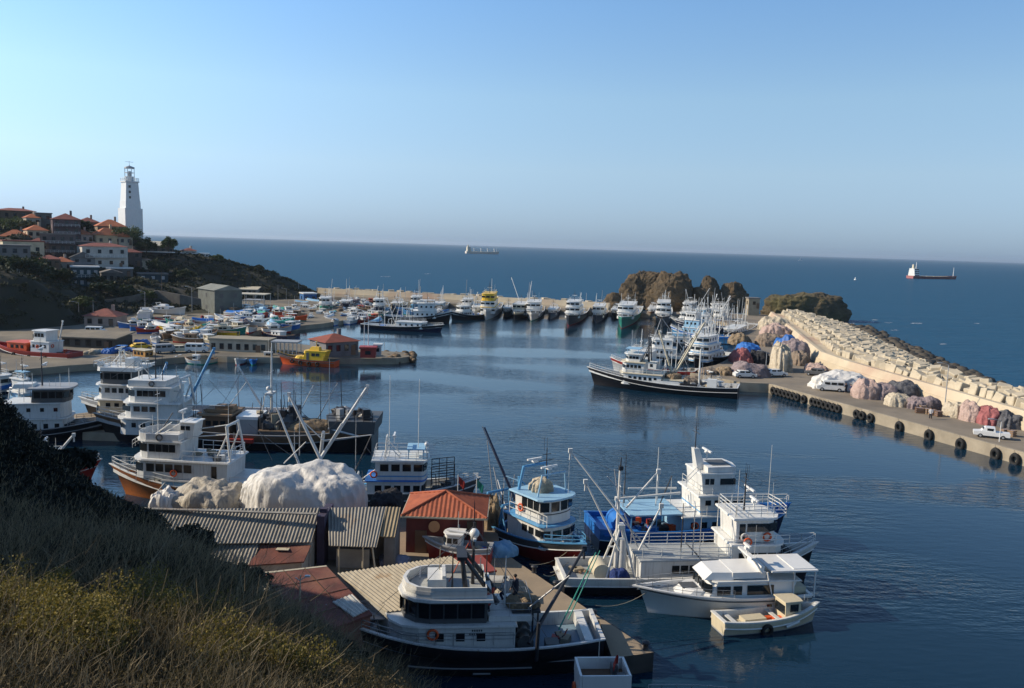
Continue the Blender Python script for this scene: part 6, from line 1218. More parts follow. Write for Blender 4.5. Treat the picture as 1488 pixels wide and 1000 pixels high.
# the hut
HU = thing('hut', 'dark red hut with orange tiled pyramid roof on the near quay', 'hut')
f0, f1 = P(583, 750, 4.2), P(708, 750, 4.2); yb = P(640, 719, 4.2).y; x0, x1, yf = f0.x, f1.x, f0.y; ap = Vector(((x0 + x1) / 2 - .1, (yf + yb) / 2, 0)); ap.z = PY(641, 714, ap.y).z
MB().prism([(x0 + .35, yf + .35), (x1 - .35, yf + .35), (x1 - .35, yb - .35), (x0 + .35, yb - .35)], .9, 4.15).build('wall', m_hut, HU)
cn = [Vector((x0, yf, 4.2)), Vector((x1, yf, 4.2)), Vector((x1, yb, 4.2)), Vector((x0, yb, 4.2))]; rf = None
def tiled(a, b_, apx, name, parent, pitch=.34, amp=.05):
    """a triangular slope with tile rolls running up it"""
    a, b_, apx = map(Vector, (a, b_, apx)); nn = (b_ - a).cross(apx - a).normalized(); nn = nn if nn.z > 0 else -nn; L = (b_ - a).length; n = int(L / pitch) * 4; v = []; u = (b_ - a) / L; h = (apx - a) - u * (apx - a).dot(u); f_ap = (apx - a).dot(u) / L
    for i in range(n + 1):
        t = i / n; s_ = t / f_ap if t < f_ap else (1 - t) / (1 - f_ap); w = nn * (amp * (.5 + .5 * math.sin(math.pi / 2 * i))); v += [a + u * (L * t) + w, a + u * (L * t) + h * s_ + w * min(1, s_ * 8)]
    return MB().add(v, [(2 * i, 2 * i + 2, 2 * i + 3, 2 * i + 1) for i in range(n)], 0).build(name, m_tile, parent)
rf = tiled(cn[0], cn[1], ap, 'roof', HU)
for i in (1, 2, 3): tiled(cn[i], cn[(i + 1) % 4], ap, 'roof_slope', rf)
mb = MB()
for q_ in cn: mb.tube(q_ + V3(0, 0, .05), ap + V3(0, 0, .06), .10, .10, 6)
mb.build('ridge_tiles', m_tile, rf); mb = MB()
for i in range(4): mb.tube(cn[i] - V3(0, 0, .06), cn[(i + 1) % 4] - V3(0, 0, .06), .09, .09, 4)
mb.build('fascia', M['cream'], rf); MB().prism([(x0 + .1, yf + .1), (x1 - .1, yf + .1), (x1 - .1, yb - .1), (x0 + .1, yb - .1)], 4.02, 4.1).build('soffit', M['brown'], HU)
p = P(632, 759, 3.5); MB().lathe([(.02, 0), (.25, .03), (.42, .14), (.44, .16)], n=16).build('satellite_dish', paint((.5, .24, .1), .6, .4), HU); d_ = bpy.data.objects['satellite_dish']; d_.location = (p.x, yf + .2, p.z - .1); d_.rotation_euler = (R(78), 0, R(8))
window(.75, .8, HU, (P(705, 758, 3.5).x - 1.0, yf + .34, 3.45), 0, .08); window(.12, 1.1, HU, (P(668, 768, 3.0).x, yf + .34, 3.0), 0, .08, 'downpipe', M['metal']); window(.9, 2.0, HU, (P(610, 790, 2.2).x, yf + .34, 2.0), 0, .08, 'door', M['brown'])
lx, lz = P(679, 776, 2.6).x, 2.45; k_ = [(0, 0), (.11, 0), (.11, .42), (.28, .1), (.36, .1), (.53, .42), (.53, 0), (.64, 0), (.64, .62), (.53, .62), (.32, .22), (.11, .62), (0, .62)]
lv = [(lx + x, yf + .33, lz + z) for x, z in k_] + [(lx + x, yf + .36, lz + z) for x, z in k_]; n_ = len(k_); MB().add(lv, [tuple(range(n_))] + [(i, (i + 1) % n_, n_ + (i + 1) % n_, n_ + i) for i in range(n_)]).build('lettering', M['black'], HU)
# rusty-red roofed hut nearest the hillside
S4 = thing('hut', 'hut with flat rusty red roof patched with white sheets, beside the hillside', 'hut')
a, b_, c_, d_ = P(380, 832, 4.3), P(474, 822, 4.3), P(541, 892, 3.4), P(452, 925, 3.3)
MB().add([a, b_, c_, d_] + [p - V3(0, 0, .15) for p in (a, b_, c_, d_)], [(0, 3, 2, 1), (4, 5, 6, 7), (0, 1, 5, 4), (1, 2, 6, 5), (2, 3, 7, 6), (3, 0, 4, 7)]).build('roof', cgr, S4)
inset = lambda p, q, t=.06: p.lerp(q, t); w_ = [inset(p, (a + b_ + c_ + d_) / 4) for p in (d_, a, b_, c_, d_)]; wallpoly(S4, 'wall', [(p.x, p.y, p.z - .22) for p in w_[:2]], .3, m_lime); wallpoly(S4, 'wall', [(p.x, p.y, p.z - .22) for p in w_[1:]], .3, mottled('hut_brick', (.30, .13, .09), (.2, .1, .07), .9, .9, .3, .04))
q_ = [a.lerp(d_, v).lerp(b_.lerp(c_, v), u) + V3(0, 0, .06) for u, v in ((.62, .66), (.97, .62), (.985, .93), (.72, .96))]; corr('roof_patch', q_[0], q_[1], q_[3], q_[2], .25, .03, cgw, S4)
q_ = [a.lerp(d_, v).lerp(b_.lerp(c_, v), u) + V3(0, 0, .02) for u, v in ((0, 0), (1, 0), (1, .025), (0, .025))]; MB().add(q_, [(0, 3, 2, 1)]).build('flashing', M['cream'], S4)
mb = MB()
for v_ in (.25, .5, .75): mb.tube(a.lerp(d_, v_) + V3(0, 0, .02), b_.lerp(c_, v_) + V3(0, 0, .02), .025, .025, 4)
for u_ in (.33, .66): mb.tube(a.lerp(b_, u_) + V3(0, 0, .02), d_.lerp(c_, u_) + V3(0, 0, .02), .02, .02, 4)
mb.build('roof_batten', M['brown'], S4)
lp = thing('lamp_post', 'short pale pole with small lamp arm standing by the rusty red roof', 'lamp post', P(434, 874, 3.8)); h = PY(438, 836, lp.location.y).z - 3.8; MB().tube((0, 0, -2.4), (.1, 0, h), .05, .04, 6).build('pole', M['cream'], lp); MB().tube((.1, 0, h - .3), (.5, -.1, h), .03, .03, 5).box((.55, -.1, h), (.3, .14, .1)).tube((.1, 0, h - .35), (-.2, 0, h - .15), .03, .03, 5).build('lamp_head', M['clean_white'], lp)
# pale corrugated shed behind the foreground trawler
S5 = thing('shed', 'wide shed with pale cream corrugated roof just behind the foreground trawler', 'shed')
a, b_ = P(490, 833, 3.9), P(655, 808, 3.9); c_, d_ = P(742, 869, 3.2), P(562, 889, 3.2); corr('roof', a, b_, d_, c_, .27, .04, cg2, S5)
w_ = [p.lerp((a + b_ + c_ + d_) / 4, .05) for p in (a, b_, c_, d_, a)]; wallpoly(S5, 'wall', [(p.x, p.y, p.z - .2) for p in w_], .9, m_lime); window(1.6, .7, S5, ((w_[2].x * .85 + w_[3].x * .15), w_[2].y * .85 + w_[3].y * .15 - .1, 2.4), math.atan2(w_[2].y - w_[3].y, w_[2].x - w_[3].x), .14)
p = P(548, 893, 2.0); tag(MB().prism([(p.x - .5, p.y - .3), (p.x + .9, p.y - .3), (p.x + .9, p.y + .6), (p.x - .5, p.y + .6)], .9, 3.3, 0, None, (-.4, .2), .55).build('gable_wall', M['clean_white']), 'bright white wall gable between the rusty red roof and the foreground wheelhouse', 'wall')
S6 = thing('shed', 'small shed with flat red roof beyond the pale corrugated roof', 'shed')
q_ = [P(657, 811, 2.9), P(699, 806, 2.9), P(722, 829, 2.7), P(672, 836, 2.7)]; MB().add(q_ + [p - V3(0, 0, .12) for p in q_], [(0, 3, 2, 1), (4, 5, 6, 7), (0, 1, 5, 4), (1, 2, 6, 5), (2, 3, 7, 6), (3, 0, 4, 7)]).build('roof', paint((.30, .06, .045), .7, .5), S6); MB().box((0, 0, 0), (3.2, 1.2, .12)).build('slab', m_lime, S6).location = P(706, 842, 2.5); wallpoly(S6, 'wall', [(p.lerp(q_[0], .05).x, p.lerp(q_[0], .05).y, 2.6) for p in (q_[3], q_[2], q_[1], q_[0], q_[3])], .9, m_lime)
# heaps on the near quay
def heap(label, px0, px1, ptop, pbase, zb, depth, mat, seed, y=None, folds=.12, name='net_pile', rz=0, group=None, cat='net pile', drape=.7, **kw):
    pm = P((px0 + px1) / 2, pbase, zb); y = (y if y else pm.y) ; a = PY(px0, pbase, y); b_ = PY(px1, pbase, y); yc = y + depth / 2; top = PY((px0 + px1) / 2, ptop, yc).z
    return netpile(name, label, ((a.x + b_.x) / 2 * yc / y, yc, zb), (abs(b_.x - a.x) * 1.05, depth, max(.4, top - zb)), rz, mat, seed, folds, group, cat, drape=drape, **kw)
heap('huge heap of nets under creased white tarpaulin behind the long grey shed', 349, 527, 683, 745, 1.2, 6, NET['white'], 3, 65.5, .05, 'tarpaulin_heap', cat='covered heap', drape=.36, big=.22, n=200, m=40, nf=31)
heap('low heap under stained tan tarpaulin, left of the huge white one', 250, 352, 708, 745, 1.2, 5, mottled('tarpaulin_tan', (.50, .45, .36), (.30, .27, .23), .8, .7, 1.0, .2, stretch=(1.6, 1.6, .3)), 5, 65.5, .07, 'tarpaulin_heap', cat='covered heap', drape=.45, big=.3, n=110, m=28, nf=17)
heap('small white-covered heap at the left end of the tarpaulin row', 220, 258, 713, 745, 1.2, 3, NET['white'], 7, 65.0, .14, 'tarpaulin_heap', cat='covered heap')
heap('dark grey net heap just left of the red-roofed hut', 540, 584, 716, 748, 1.2, 4, NET['dark'], 9, 69)
heap('beige net heap squeezed between the red-roofed hut and the blue cranes', 703, 726, 724, 775, 1.2, 3.4, NET['rope'], 11, 67)
heap('pale crumpled sheet on the ground before the open-fronted shed', 552, 592, 808, 824, 1.2, 2, mottled('sheet_lilac', (.36, .38, .48), (.22, .24, .33), 1.5, .7, .4, .06), 13, None, .2, 'sheet', cat='sheet')
for px, y, top, col, lb in ((665, 72, 690, 'red', 'thin white flagpole with red flag behind the red-roofed hut'), (692, 71, 695, 'green', 'thin white flagpole with green flag, right of the red-flagged one')):
    p = PY(px, 722, y); fp_ = thing('flagpole', lb, 'flagpole', (p.x, p.y, 1.2)); h = PY(px, top, y).z - 1.2; MB().tube((0, 0, 0), (0, 0, h), .05, .035, 6).build('pole', M['clean_white'], fp_); mb = MB(); v = []
    for i in range(6): u = i / 5; v += [(.05 + .6 * u, .1 * math.sin(5 * u), h - .15 - .5 * u), (.05 + .5 * u, .12 * math.sin(5 * u + .4), h - .8 - .6 * u)]
    mb.add(v, [(2 * i, 2 * i + 2, 2 * i + 3, 2 * i + 1) for i in range(5)], 0, True).build('flag', M[col], fp_)
# bollards and rings on the jetty
for i, (px, py) in enumerate(((808, 855), (862, 898), (938, 944), (776, 832))):
    p = P(px, py, 1.2); tag(MB().lathe([(.2, 0), (.16, .1), (.15, .35), (.25, .42), (.25, .5), (.05, .55)], p, 10).build('bollard', M['darkmetal']), ('iron bollard by the bow of the red-bottomed trawler', 'iron bollard midway along the slab jetty', 'iron bollard at the outer corner of the slab jetty', 'iron bollard nearest the hut on the slab jetty')[(1, 1, 2, 3)[i] if i else 0], 'bollard')

# ------------------------------------------------------------------ lighthouse
y = 345; pL = PY(190, 332, y); s_ = y / FPX
LHm = paint((.74, .75, .74), .5, .25, .05); LH = thing('lighthouse', 'tall stepped white lighthouse on the headland', 'lighthouse', (pL.x, y, pL.z - 4), R(47))
ph = lambda py: PY(190, py, y).z - (pL.z - 4)
def sq(w): return [(-w, -w), (w, -w), (w, w), (-w, w)]
z1, z2, z3 = ph(303), ph(263.5), ph(240)
MB().prism(sq(3.55), 0, z1).build('base_block', LHm, LH); MB().prism(sq(3.05), z1, z1 + 3.0, 0, None, (0, 0), .97).prism(sq(2.85), z1 + 3.0, z2 - .5, 0, None, (0, 0), .86).build('tower', LHm, LH); MB().box((0, 0, z2 - .25), (5.6, 5.6, .5)).build('gallery', LHm, LH)
for zz in (z1 + 4.4, z1 + 6.6, z1 + 8.8): window(.75, 1.0, LH, (-1.15, -2.55, zz), 0, .5)
MB().rail([(2.6, 2.6, z2), (2.6, -2.6, z2), (-2.6, -2.6, z2), (-2.6, 2.6, z2)], 1.2, .09, 2, 1.6, 0, True).build('gallery_rail', M['clean_white'], LH); MB().lathe([(1.6, z2), (1.6, z2 + 1.6), (1.5, z2 + 1.7)], n=10).build('lantern_base', LHm, LH); MB().lathe([(.7, z2 + 1.7), (.85, z2 + 2.6), (.7, z2 + 4.0)], n=10).build('lens', M['metal'], LH)
mb = MB()
for k in range(8): a_ = k * math.pi / 4; mb.tube((1.9 * math.cos(a_), 1.9 * math.sin(a_), z2), (1.9 * math.cos(a_), 1.9 * math.sin(a_), z2 + 5.4), .13, .13, 5)
for zz in (z2 + 1.8, z2 + 3.4, z2 + 5.2): mb.torus((0, 0, zz), 1.9, .1, (0, 0, 1), 16, 4)
mb.build('lantern_cage', M['clean_white'], LH); MB().lathe([(2.1, z2 + 5.4), (1.9, z2 + 5.7), (.4, z2 + 6.2), (.15, z2 + 6.4)], n=12).build('lantern_roof', M['metal'], LH); MB().tube((0, 0, z2 + 6.3), (0, 0, z2 + 8.2), .08, .05, 5).tube((-1.6, 0, z2 + 7.8), (1.6, 0, z2 + 7.8), .06, .06, 5).build('aerial', M['metal'], LH)

# ------------------------------------------------------------------ houses on the headland
HT = {}
def hmat(c): return mottled('plaster', c, tuple(x * .68 for x in c), .5, .9, .2, .03)
TERRA = mottled('terracotta', (.55, .18, .075), (.36, .11, .055), .6, .85, .4, .08); TERRD = mottled('terracotta_dark', (.28, .09, .065), (.17, .06, .05), .6, .85, .4, .08); FLATR = mottled('flat_roof', (.20, .19, .18), (.13, .12, .115), .3, .9, .2, .05)
def house(label, px0, px1, pt, pb, y, col, roof='hip', roofpx=8, roofm=None, depth=7, rz=.25, nw=(3, 2), name='house', cat='house', win=None, balcony=False, wm=None, door=True, sink=3.0, rzo=.42):
    a = PY(px0, pb, y); b_ = PY(px1, pb, y); w = (b_.x - a.x) * .95; h = PY(px0, pt, y).z - a.z; o = thing(name, label, cat, ((a.x + b_.x) / 2, y + depth / 2, a.z), rz + rzo); wl = col if not isinstance(col, tuple) else hmat(col)
    MB().box((0, 0, (h - sink) / 2), (w, depth, h + sink)).build('wall', wl, o); rh = roofpx * y / FPX; rm = roofm or TERRA; ov = .5
    if roof == 'hip':
        q = [(-w / 2 - ov, -depth / 2 - ov, h), (w / 2 + ov, -depth / 2 - ov, h), (w / 2 + ov, depth / 2 + ov, h), (-w / 2 - ov, depth / 2 + ov, h), (-max(.1, w / 2 - depth / 2), 0, h + rh), (max(.1, w / 2 - depth / 2), 0, h + rh)]
        r_ = MB().add(q, [(0, 1, 5, 4), (1, 2, 5), (2, 3, 4, 5), (3, 0, 4), (3, 2, 1, 0)]).build('roof', rm, o); MB().box((w * .2, depth * .1, h + rh * .8), (.7, .7, rh * .9 + 1.0)).build('chimney', wl, r_)
    elif roof == 'gable':
        q = [(-w / 2 - ov, -depth / 2 - ov, h), (w / 2 + ov, -depth / 2 - ov, h), (w / 2 + ov, depth / 2 + ov, h), (-w / 2 - ov, depth / 2 + ov, h), (0, -depth / 2 - ov, h + rh), (0, depth / 2 + ov, h + rh)]
        MB().add(q, [(0, 4, 5, 3), (1, 2, 5, 4), (0, 1, 4), (2, 3, 5), (3, 2, 1, 0)]).build('roof', rm, o)
    elif roof == 'shed':
        q = [(-w / 2 - ov, -depth / 2 - ov, h), (w / 2 + ov, -depth / 2 - ov, h), (w / 2 + ov, depth / 2 + ov, h + rh), (-w / 2 - ov, depth / 2 + ov, h + rh)]; MB().add(q + [(x, y_, z - .25) for x, y_, z in q], [(0, 1, 2, 3), (7, 6, 5, 4), (0, 4, 5, 1), (1, 5, 6, 2), (2, 6, 7, 3), (3, 7, 4, 0)]).build('roof', rm, o)
    else:
        MB().box((0, 0, h + .2), (w + .5, depth + .5, .4)).build('roof', rm, o)
    nx, nz = nw
    for i in range(nx):
        for k in range(nz):
            fl = h / nz; c_ = window(min(1.1, w / nx * .5), min(1.3, fl * .45), o, (-w / 2 + w * (i + .5) / nx, -depth / 2, fl * (k + .55)), 0, .12, 'window', wm)
    for k in range(nz): window(1.0, min(1.2, h / nz * .45), o, (-w / 2, 0, h / nz * (k + .55)), R(90), .12, 'window', wm)
    if door: window(1.0, min(2.0, h * .7), o, (w * .34, -depth / 2, min(1.0, h * .35)), 0, .14, 'door', M['brown'])
    if balcony:
        for k in range(1, nz): zz = h / nz * k; MB().box((0, -depth / 2 - .65, zz), (w * .9, 1.3, .18)).build('balcony', wl, o); MB().rail([(-w * .45, -depth / 2 - 1.25, zz + .1), (w * .45, -depth / 2 - 1.25, zz + .1)], .9, .05, 2, 1.2).build('balcony_rail', M['white'], o)
    return o
house('long drab brown house on the skyline at the far left', -14, 40, 305, 332, 322, (.13, .10, .075), 'hip', 4, TERRD, 9, .1, (5, 2))
house('narrow grey-green house on the skyline, right of the long brown one', 44, 66, 310, 334, 318, (.16, .155, .14), 'flat', 3, FLATR, 7, .2, (2, 2))
house('tall dark purple-brown house with red hip roof on the skyline', 68, 106, 318, 362, 304, (.13, .09, .095), 'hip', 9, TERRD, 9, .15, (3, 4), balcony=True)
house('grey-brown three-storey block in front of the tall red-hipped house', 52, 100, 340, 380, 288, (.15, .12, .115), 'flat', 3, FLATR, 8, .1, (4, 3), balcony=True)
house('low house with orange tiled roof at the left edge', -8, 33, 343, 354, 292, (.32, .25, .19), 'hip', 10, TERRA, 8, .1, (3, 1))
house('cream house with brown eaves and sunlit side, at left above the dark bank', -6, 50, 350, 374, 272, (.68, .58, .40), 'flat', 2, TERRD, 7, .35, (3, 1))
house('grey flat-roofed house with orange end wall at the left edge', -10, 32, 357, 386, 252, (.22, .21, .20), 'flat', 2, FLATR, 6, .3, (3, 2))
house('house with orange hip roof just left of the lighthouse', 132, 172, 328, 345, 326, (.30, .22, .16), 'hip', 10, TERRA, 9, .2, (3, 1))
house('sunlit cream cottage with bright orange roof, below the one left of the lighthouse', 128, 166, 341, 357, 312, (.68, .50, .31), 'hip', 11, TERRA, 8, .35, (3, 1))
house('white balconied house with brown roof in the middle of the slope', 108, 172, 357, 389, 288, (.56, .53, .48), 'hip', 5, TERRD, 9, .25, (4, 2), balcony=True)
house('grey gable-ended house, left of the white balconied house', 95, 128, 374, 392, 284, (.25, .255, .26), 'gable', 9, FLATR, 8, .1, (2, 2))
house('dark teal two-storey building with white railings halfway down the slope', 98, 136, 388, 418, 266, (.035, .07, .085), 'flat', 2, M['white2'], 6, .1, (4, 2), balcony=True, wm=M['grey'])
house('small dark house with red roof, right of the white balconied house', 170, 198, 366, 386, 302, (.12, .10, .095), 'hip', 5, TERRD, 6, .2, (2, 2))
house('little brown house with dull roof low on the slope behind the power pole', 60, 96, 392, 412, 270, (.12, .095, .08), 'hip', 5, TERRD, 7, .2, (3, 1))
house('dark teal box building below the clifftop cafe', 195, 237, 398, 420, 290, (.03, .055, .07), 'flat', 2, FLATR, 6, .1, (3, 2), wm=M['grey'])
house('clifftop cafe with long white awning and cream roof', 205, 246, 356, 372, 328, (.12, .11, .10), 'shed', 6, M['cream'], 7, .05, (4, 1))
o = MB().prism([(0, 0), (13.5, 0), (13.5, 3), (0, 3)], 0, .35).build('awning', M['clean_white']); o.location = PY(200, 366, 325); tag(o, 'long white awning along the front of the clifftop cafe', 'awning')
house('low terrace with pale parapet on the cliff edge, right of the cafe', 250, 300, 368, 378, 334, (.20, .19, .17), 'flat', 1, M['white2'], 5, 0, (4, 1))
house('grey-green gabled barn at the foot of the slope', 288, 332, 421, 456, 256, (.15, .165, .15), 'gable', 7, mottled('barn_roof', (.26, .27, .24), (.18, .19, .17), .4, .9), 12, .35, (2, 2), wm=M['dgrey'], name='barn', cat='barn')
house('pink-walled hut with dull red roof at the back of the boatyard', 121, 168, 459, 475, 211, (.46, .33, .27), 'hip', 10, TERRD, 7, -.35, (3, 1), sink=.5)
house('long flat grey-roofed shed near the left-hand shore', 88, 172, 489, 507, 170, (.10, .085, .07), 'shed', 5, mottled('roof_felt', (.25, .21, .15), (.15, .135, .11), .3, .9), 7, -.06, (5, 1), sink=.3, name='shed', cat='shed', rzo=0)
house('small white box store at the top of the boatyard', 367, 396, 453, 463, 268, (.62, .60, .55), 'flat', 1, M['white'], 5, .1, (1, 1), sink=.3, name='store', cat='store', rzo=0)
house('long white shed by the inner marina', 404, 440, 444, 454, 300, (.60, .60, .55), 'flat', 1, M['white2'], 6, .1, (4, 1), sink=.3, name='store', cat='store', rzo=0)
house('blue kiosk with white roof at the foot of the cliff', 435, 455, 427, 440, 325, (.03, .13, .34), 'flat', 2, M['white'], 6, .1, (2, 1), sink=1.5, name='kiosk', cat='kiosk')
house('long cream pier building with a row of doors', 302, 392, 494, 513, 171, (.50, .44, .35), 'flat', 2, mottled('pier_roof', (.34, .30, .22), (.25, .22, .17), .4, .9), 5, -.04, (7, 1), sink=.2, name='pier_building', cat='building', win=1, rzo=0)
house('grey pier hut with red pyramid roof behind the orange pilot boat', 452, 508, 496, 516, 168, (.20, .20, .21), 'hip', 10, mottled('red_tiles', (.30, .08, .05), (.2, .06, .04), .6, .9, .3, .05), 7, .3, (4, 1), sink=.2, name='hut', cat='hut')
house('red container on the tip of the finger pier', 522, 545, 507, 519, 164, M['red'], 'flat', 1, M['red'], 2.6, .1, (1, 1), sink=.1, name='container', cat='container', door=False, rzo=0)
house('small white equipment box beside the red container on the pier tip', 543, 553, 503, 515, 167, M['white2'], 'flat', 1, M['white2'], 2, .1, (1, 1), sink=.1, name='equipment_box', cat='box', door=False, rzo=0)
house('cream block house beside the flat-topped rock', 1087, 1104, 434, 448, 314, (.36, .30, .21), 'flat', 1, FLATR, 4, 0, (1, 1), sink=3, rzo=0)
house('small brown house with red roof at the left, behind the cream house', 34, 62, 352, 368, 285, (.20, .14, .11), 'hip', 7, TERRD, 7, .1, (2, 1))
house('grey two-storey house under the tall red-hipped house', 98, 128, 352, 372, 296, (.22, .20, .19), 'flat', 2, FLATR, 7, .15, (3, 2))
house('whitewashed cottage beside the little brown house', 100, 118, 398, 410, 275, (.36, .35, .33), 'shed', 3, FLATR, 6, .1, (2, 1))
house('low brown house tucked under the cream house', 48, 78, 376, 390, 262, (.17, .12, .09), 'hip', 6, TERRD, 7, .1, (3, 1))
house('beige house with red roof on the skyline, left of the orange-roofed one', 106, 134, 322, 338, 330, (.26, .20, .16), 'hip', 7, TERRD, 8, .2, (3, 1))
house('shaded grey house right of the teal two-storey building', 140, 168, 396, 412, 276, (.14, .135, .13), 'gable', 5, FLATR, 7, .1, (3, 1))
house('small flat-roofed store beneath the white balconied house', 150, 186, 390, 402, 284, (.15, .145, .14), 'flat', 2, M['white2'], 6, .05, (3, 1))
house('small white house with orange roof on the skyline between the brown and grey-green houses', 30, 50, 316, 328, 315, (.50, .44, .36), 'hip', 6, TERRA, 6, .3, (2, 1))
house('cream house with orange roof above the cream house with brown eaves', 30, 58, 334, 346, 300, (.58, .46, .33), 'hip', 8, TERRA, 7, .3, (3, 1))
house('pale pink two-storey house right of the grey-brown three-storey block', 100, 124, 340, 354, 308, (.52, .38, .32), 'hip', 7, TERRA, 7, .35, (3, 1))
house('little cream house with orange roof right of the cream cottage', 164, 184, 344, 356, 316, (.58, .48, .36), 'hip', 7, TERRA, 6, .3, (2, 1))
house('white cottage with red roof low under the grey flat-roofed house', 20, 46, 388, 402, 244, (.46, .43, .38), 'hip', 7, TERRD, 6, .3, (3, 1))
house('grey cottage with orange roof left of the teal two-storey building', 70, 96, 380, 394, 270, (.34, .31, .28), 'hip', 7, TERRA, 6, .3, (2, 1))
house('cream cottage with flat roof right of the small red-roofed dark house', 192, 212, 378, 390, 306, (.48, .43, .34), 'flat', 2, FLATR, 6, .2, (2, 1))
house('tiny white house on the clifftop right of the lone skyline tree', 262, 280, 364, 373, 334, (.55, .53, .48), 'hip', 4, TERRD, 5, .2, (2, 1))
house('long low grey fish store at the foot of the headland', 345, 372, 420, 430, 318, (.28, .27, .25), 'shed', 3, M['cream'], 6, .1, (4, 1), rzo=0)
# pergola and canopies
def canopy(label, px0, px1, pt, pb, y, depth, roofm, n=5, tilt=0):
    a = PY(px0, pb, y); b_ = PY(px1, pb, y); w = b_.x - a.x; h = PY(px0, pt, y).z - a.z; o = thing('canopy', label, 'canopy', (a.x, y, a.z)); MB().box((w / 2, depth / 2, h), (w, depth, .25), 0, 0).build('roof', roofm, o)
    for i in range(n):
        for yy in (.2, depth - .2): MB().tube((.2 + (w - .4) * i / (n - 1), yy, -.5), (.2 + (w - .4) * i / (n - 1), yy, h - .1), .09, .09, 5).build('post', M['white'], o)
canopy('white-posted pergola joined to the cream pier building', 393, 432, 497, 515, 170, 4, M['grey'], 7)
canopy('long pale boatyard canopy right of the grey-green barn', 331, 384, 427, 446, 280, 8, M['cream'], 5)
canopy('short grey canopy behind the small white box store', 352, 378, 436, 452, 290, 6, M['grey'], 4)
def lowwall(label, pts, y, h, mat, name='stone_wall'):
    v = [PY(px, py, yy) for (px, py), yy in zip(pts, y)]; return tag(wallpoly(None, name, [(p.x, p.y, p.z) for p in v], min(p.z for p in v) - h, mat, .6), label, 'wall')
lowwall('pale path wall climbing the slope behind the boatyard', [(150, 436), (190, 430), (228, 422), (262, 428), (300, 436)], [250, 256, 264, 262, 262], 1.6, mottled('wall_stone', (.16, .145, .12), (.10, .09, .08), .6, .9, .3, .05))
bb = PY(963, 404, 350); bt = thing('beacon', 'tiny white beacon on top of the large rock islet', 'beacon', (bb.x, 350, bb.z - 1)); MB().lathe([(.8, 0), (.7, 2.2), (.9, 2.3), (.4, 3.0), (.1, 3.4)], n=10).build('tower', M['clean_white'], bt)

# ------------------------------------------------------------------ trees
def branchy(name, label, loc, H, Rr, seed, leafm, per=60, leaf=.34, group=None, trunk=.3, sq=.8, cat='tree', ncl=26, shape='round'):
    r = np.random.RandomState(seed); o = thing(name, label, cat, loc, 0, group); mb = MB(); tips = []
    top = Vector((r.uniform(-.3, .3), r.uniform(-.3, .3), H * (.55 if shape != 'cone' else .95))); mb.tube((0, 0, -1.5), top * .5, trunk, trunk * .7, 7).tube(top * .5, top, trunk * .7, trunk * .3, 6)
    cs = []
    for i in range(ncl):
        if shape == 'cone': t = r.rand(); a = r.uniform(0, 6.28); q = Rr * (1 - t) * r.uniform(.3, 1); c_ = Vector((q * math.cos(a), q * math.sin(a), H * (.12 + .85 * t)))
        else:
            d = Vector(r.normal(size=3)); d.normalize(); d.z = abs(d.z) * 1.0 - .25; k_ = r.rand() ** .4; c_ = Vector((d.x * Rr * k_, d.y * Rr * k_, H * .58 + d.z * H * .42 * k_))
        cs.append(c_)
        if i % 3 == 0: mb.tube(top * r.uniform(.45, .9), c_, trunk * .3, trunk * .08, 5)
    mb.build('trunk', BARK, o); rad = r.uniform(.22, .42, ncl) * Rr * (.8 if shape == 'cone' else 1)
    V, F = leafcloud(np.array([tuple(c_) for c_ in cs]), rad, per, leaf, seed + 1, sq); npmesh('crown', V, F, leafm, parent=o); return o
BARK = mottled('bark', (.10, .075, .05), (.06, .045, .03), 2, .95, .5, .05)
LG = [leafmat('leaf_dark', (.035, .055, .02), (.02, .034, .014)), leafmat('leaf_mid', (.085, .115, .035), (.045, .065, .024)), leafmat('leaf_olive', (.085, .09, .038), (.05, .055, .026))]
tl = [ # px, py base, y, height px, radius px, mat
 (187, 372, 320, 48, 24, 1, 'large leafy tree in front of the lighthouse base'), (213, 366, 318, 30, 14, 0, 'dark tree at the lower right of the lighthouse base'), (246, 372, 326, 30, 10, 1, 'lone tree on the skyline right of the clifftop cafe'), (120, 342, 318, 22, 12, 0, 'dark tree between the tall red-hipped house and the orange roof'), (104, 338, 322, 16, 9, 1, 'small tree behind the tall red-hipped house'), (55, 418, 240, 42, 26, 0, 'broad dark tree above the bare bank at left'), (30, 400, 238, 30, 18, 0, 'dark bushy tree left of the broad dark one'), (88, 420, 246, 30, 18, 0, 'dark bushy tree right of the broad dark one'), (18, 334, 312, 16, 22, 1, 'wide low tree in front of the long brown house'), (40, 336, 308, 14, 10, 2, 'small olive tree under the grey-green house'), (180, 440, 258, 26, 15, 0, 'dark tree beside the path wall'), (150, 432, 255, 24, 16, 0, 'dark tree under the teal building'), (215, 440, 262, 18, 12, 1, 'small tree at the foot of the path wall'), (120, 452, 232, 20, 16, 1, 'green bush-like tree behind the pink-walled hut'), (96, 456, 226, 18, 12, 2, 'olive tree left of the pink-walled hut'), (313, 384, 336, 14, 11, 1, 'round bush on the cliff edge'), (375, 398, 340, 12, 9, 2, 'small cliff bush near the point of the headland'), (160, 372, 300, 16, 9, 0, 'small tree between the cream cottage and the white balconied house'), (228, 400, 300, 22, 14, 0, 'dark tree above the teal box building'), (268, 410, 300, 18, 14, 0, 'dark tree on the slope right of the teal box building'), (140, 408, 268, 20, 12, 0, 'dark tree right of the teal two-storey building'), (8, 390, 246, 20, 12, 0, 'dark tree at the left edge under the grey house'), (200, 420, 275, 16, 12, 2, 'olive tree in front of the teal box building'), (340, 440, 275, 14, 9, 1, 'small tree by the boatyard canopy')]
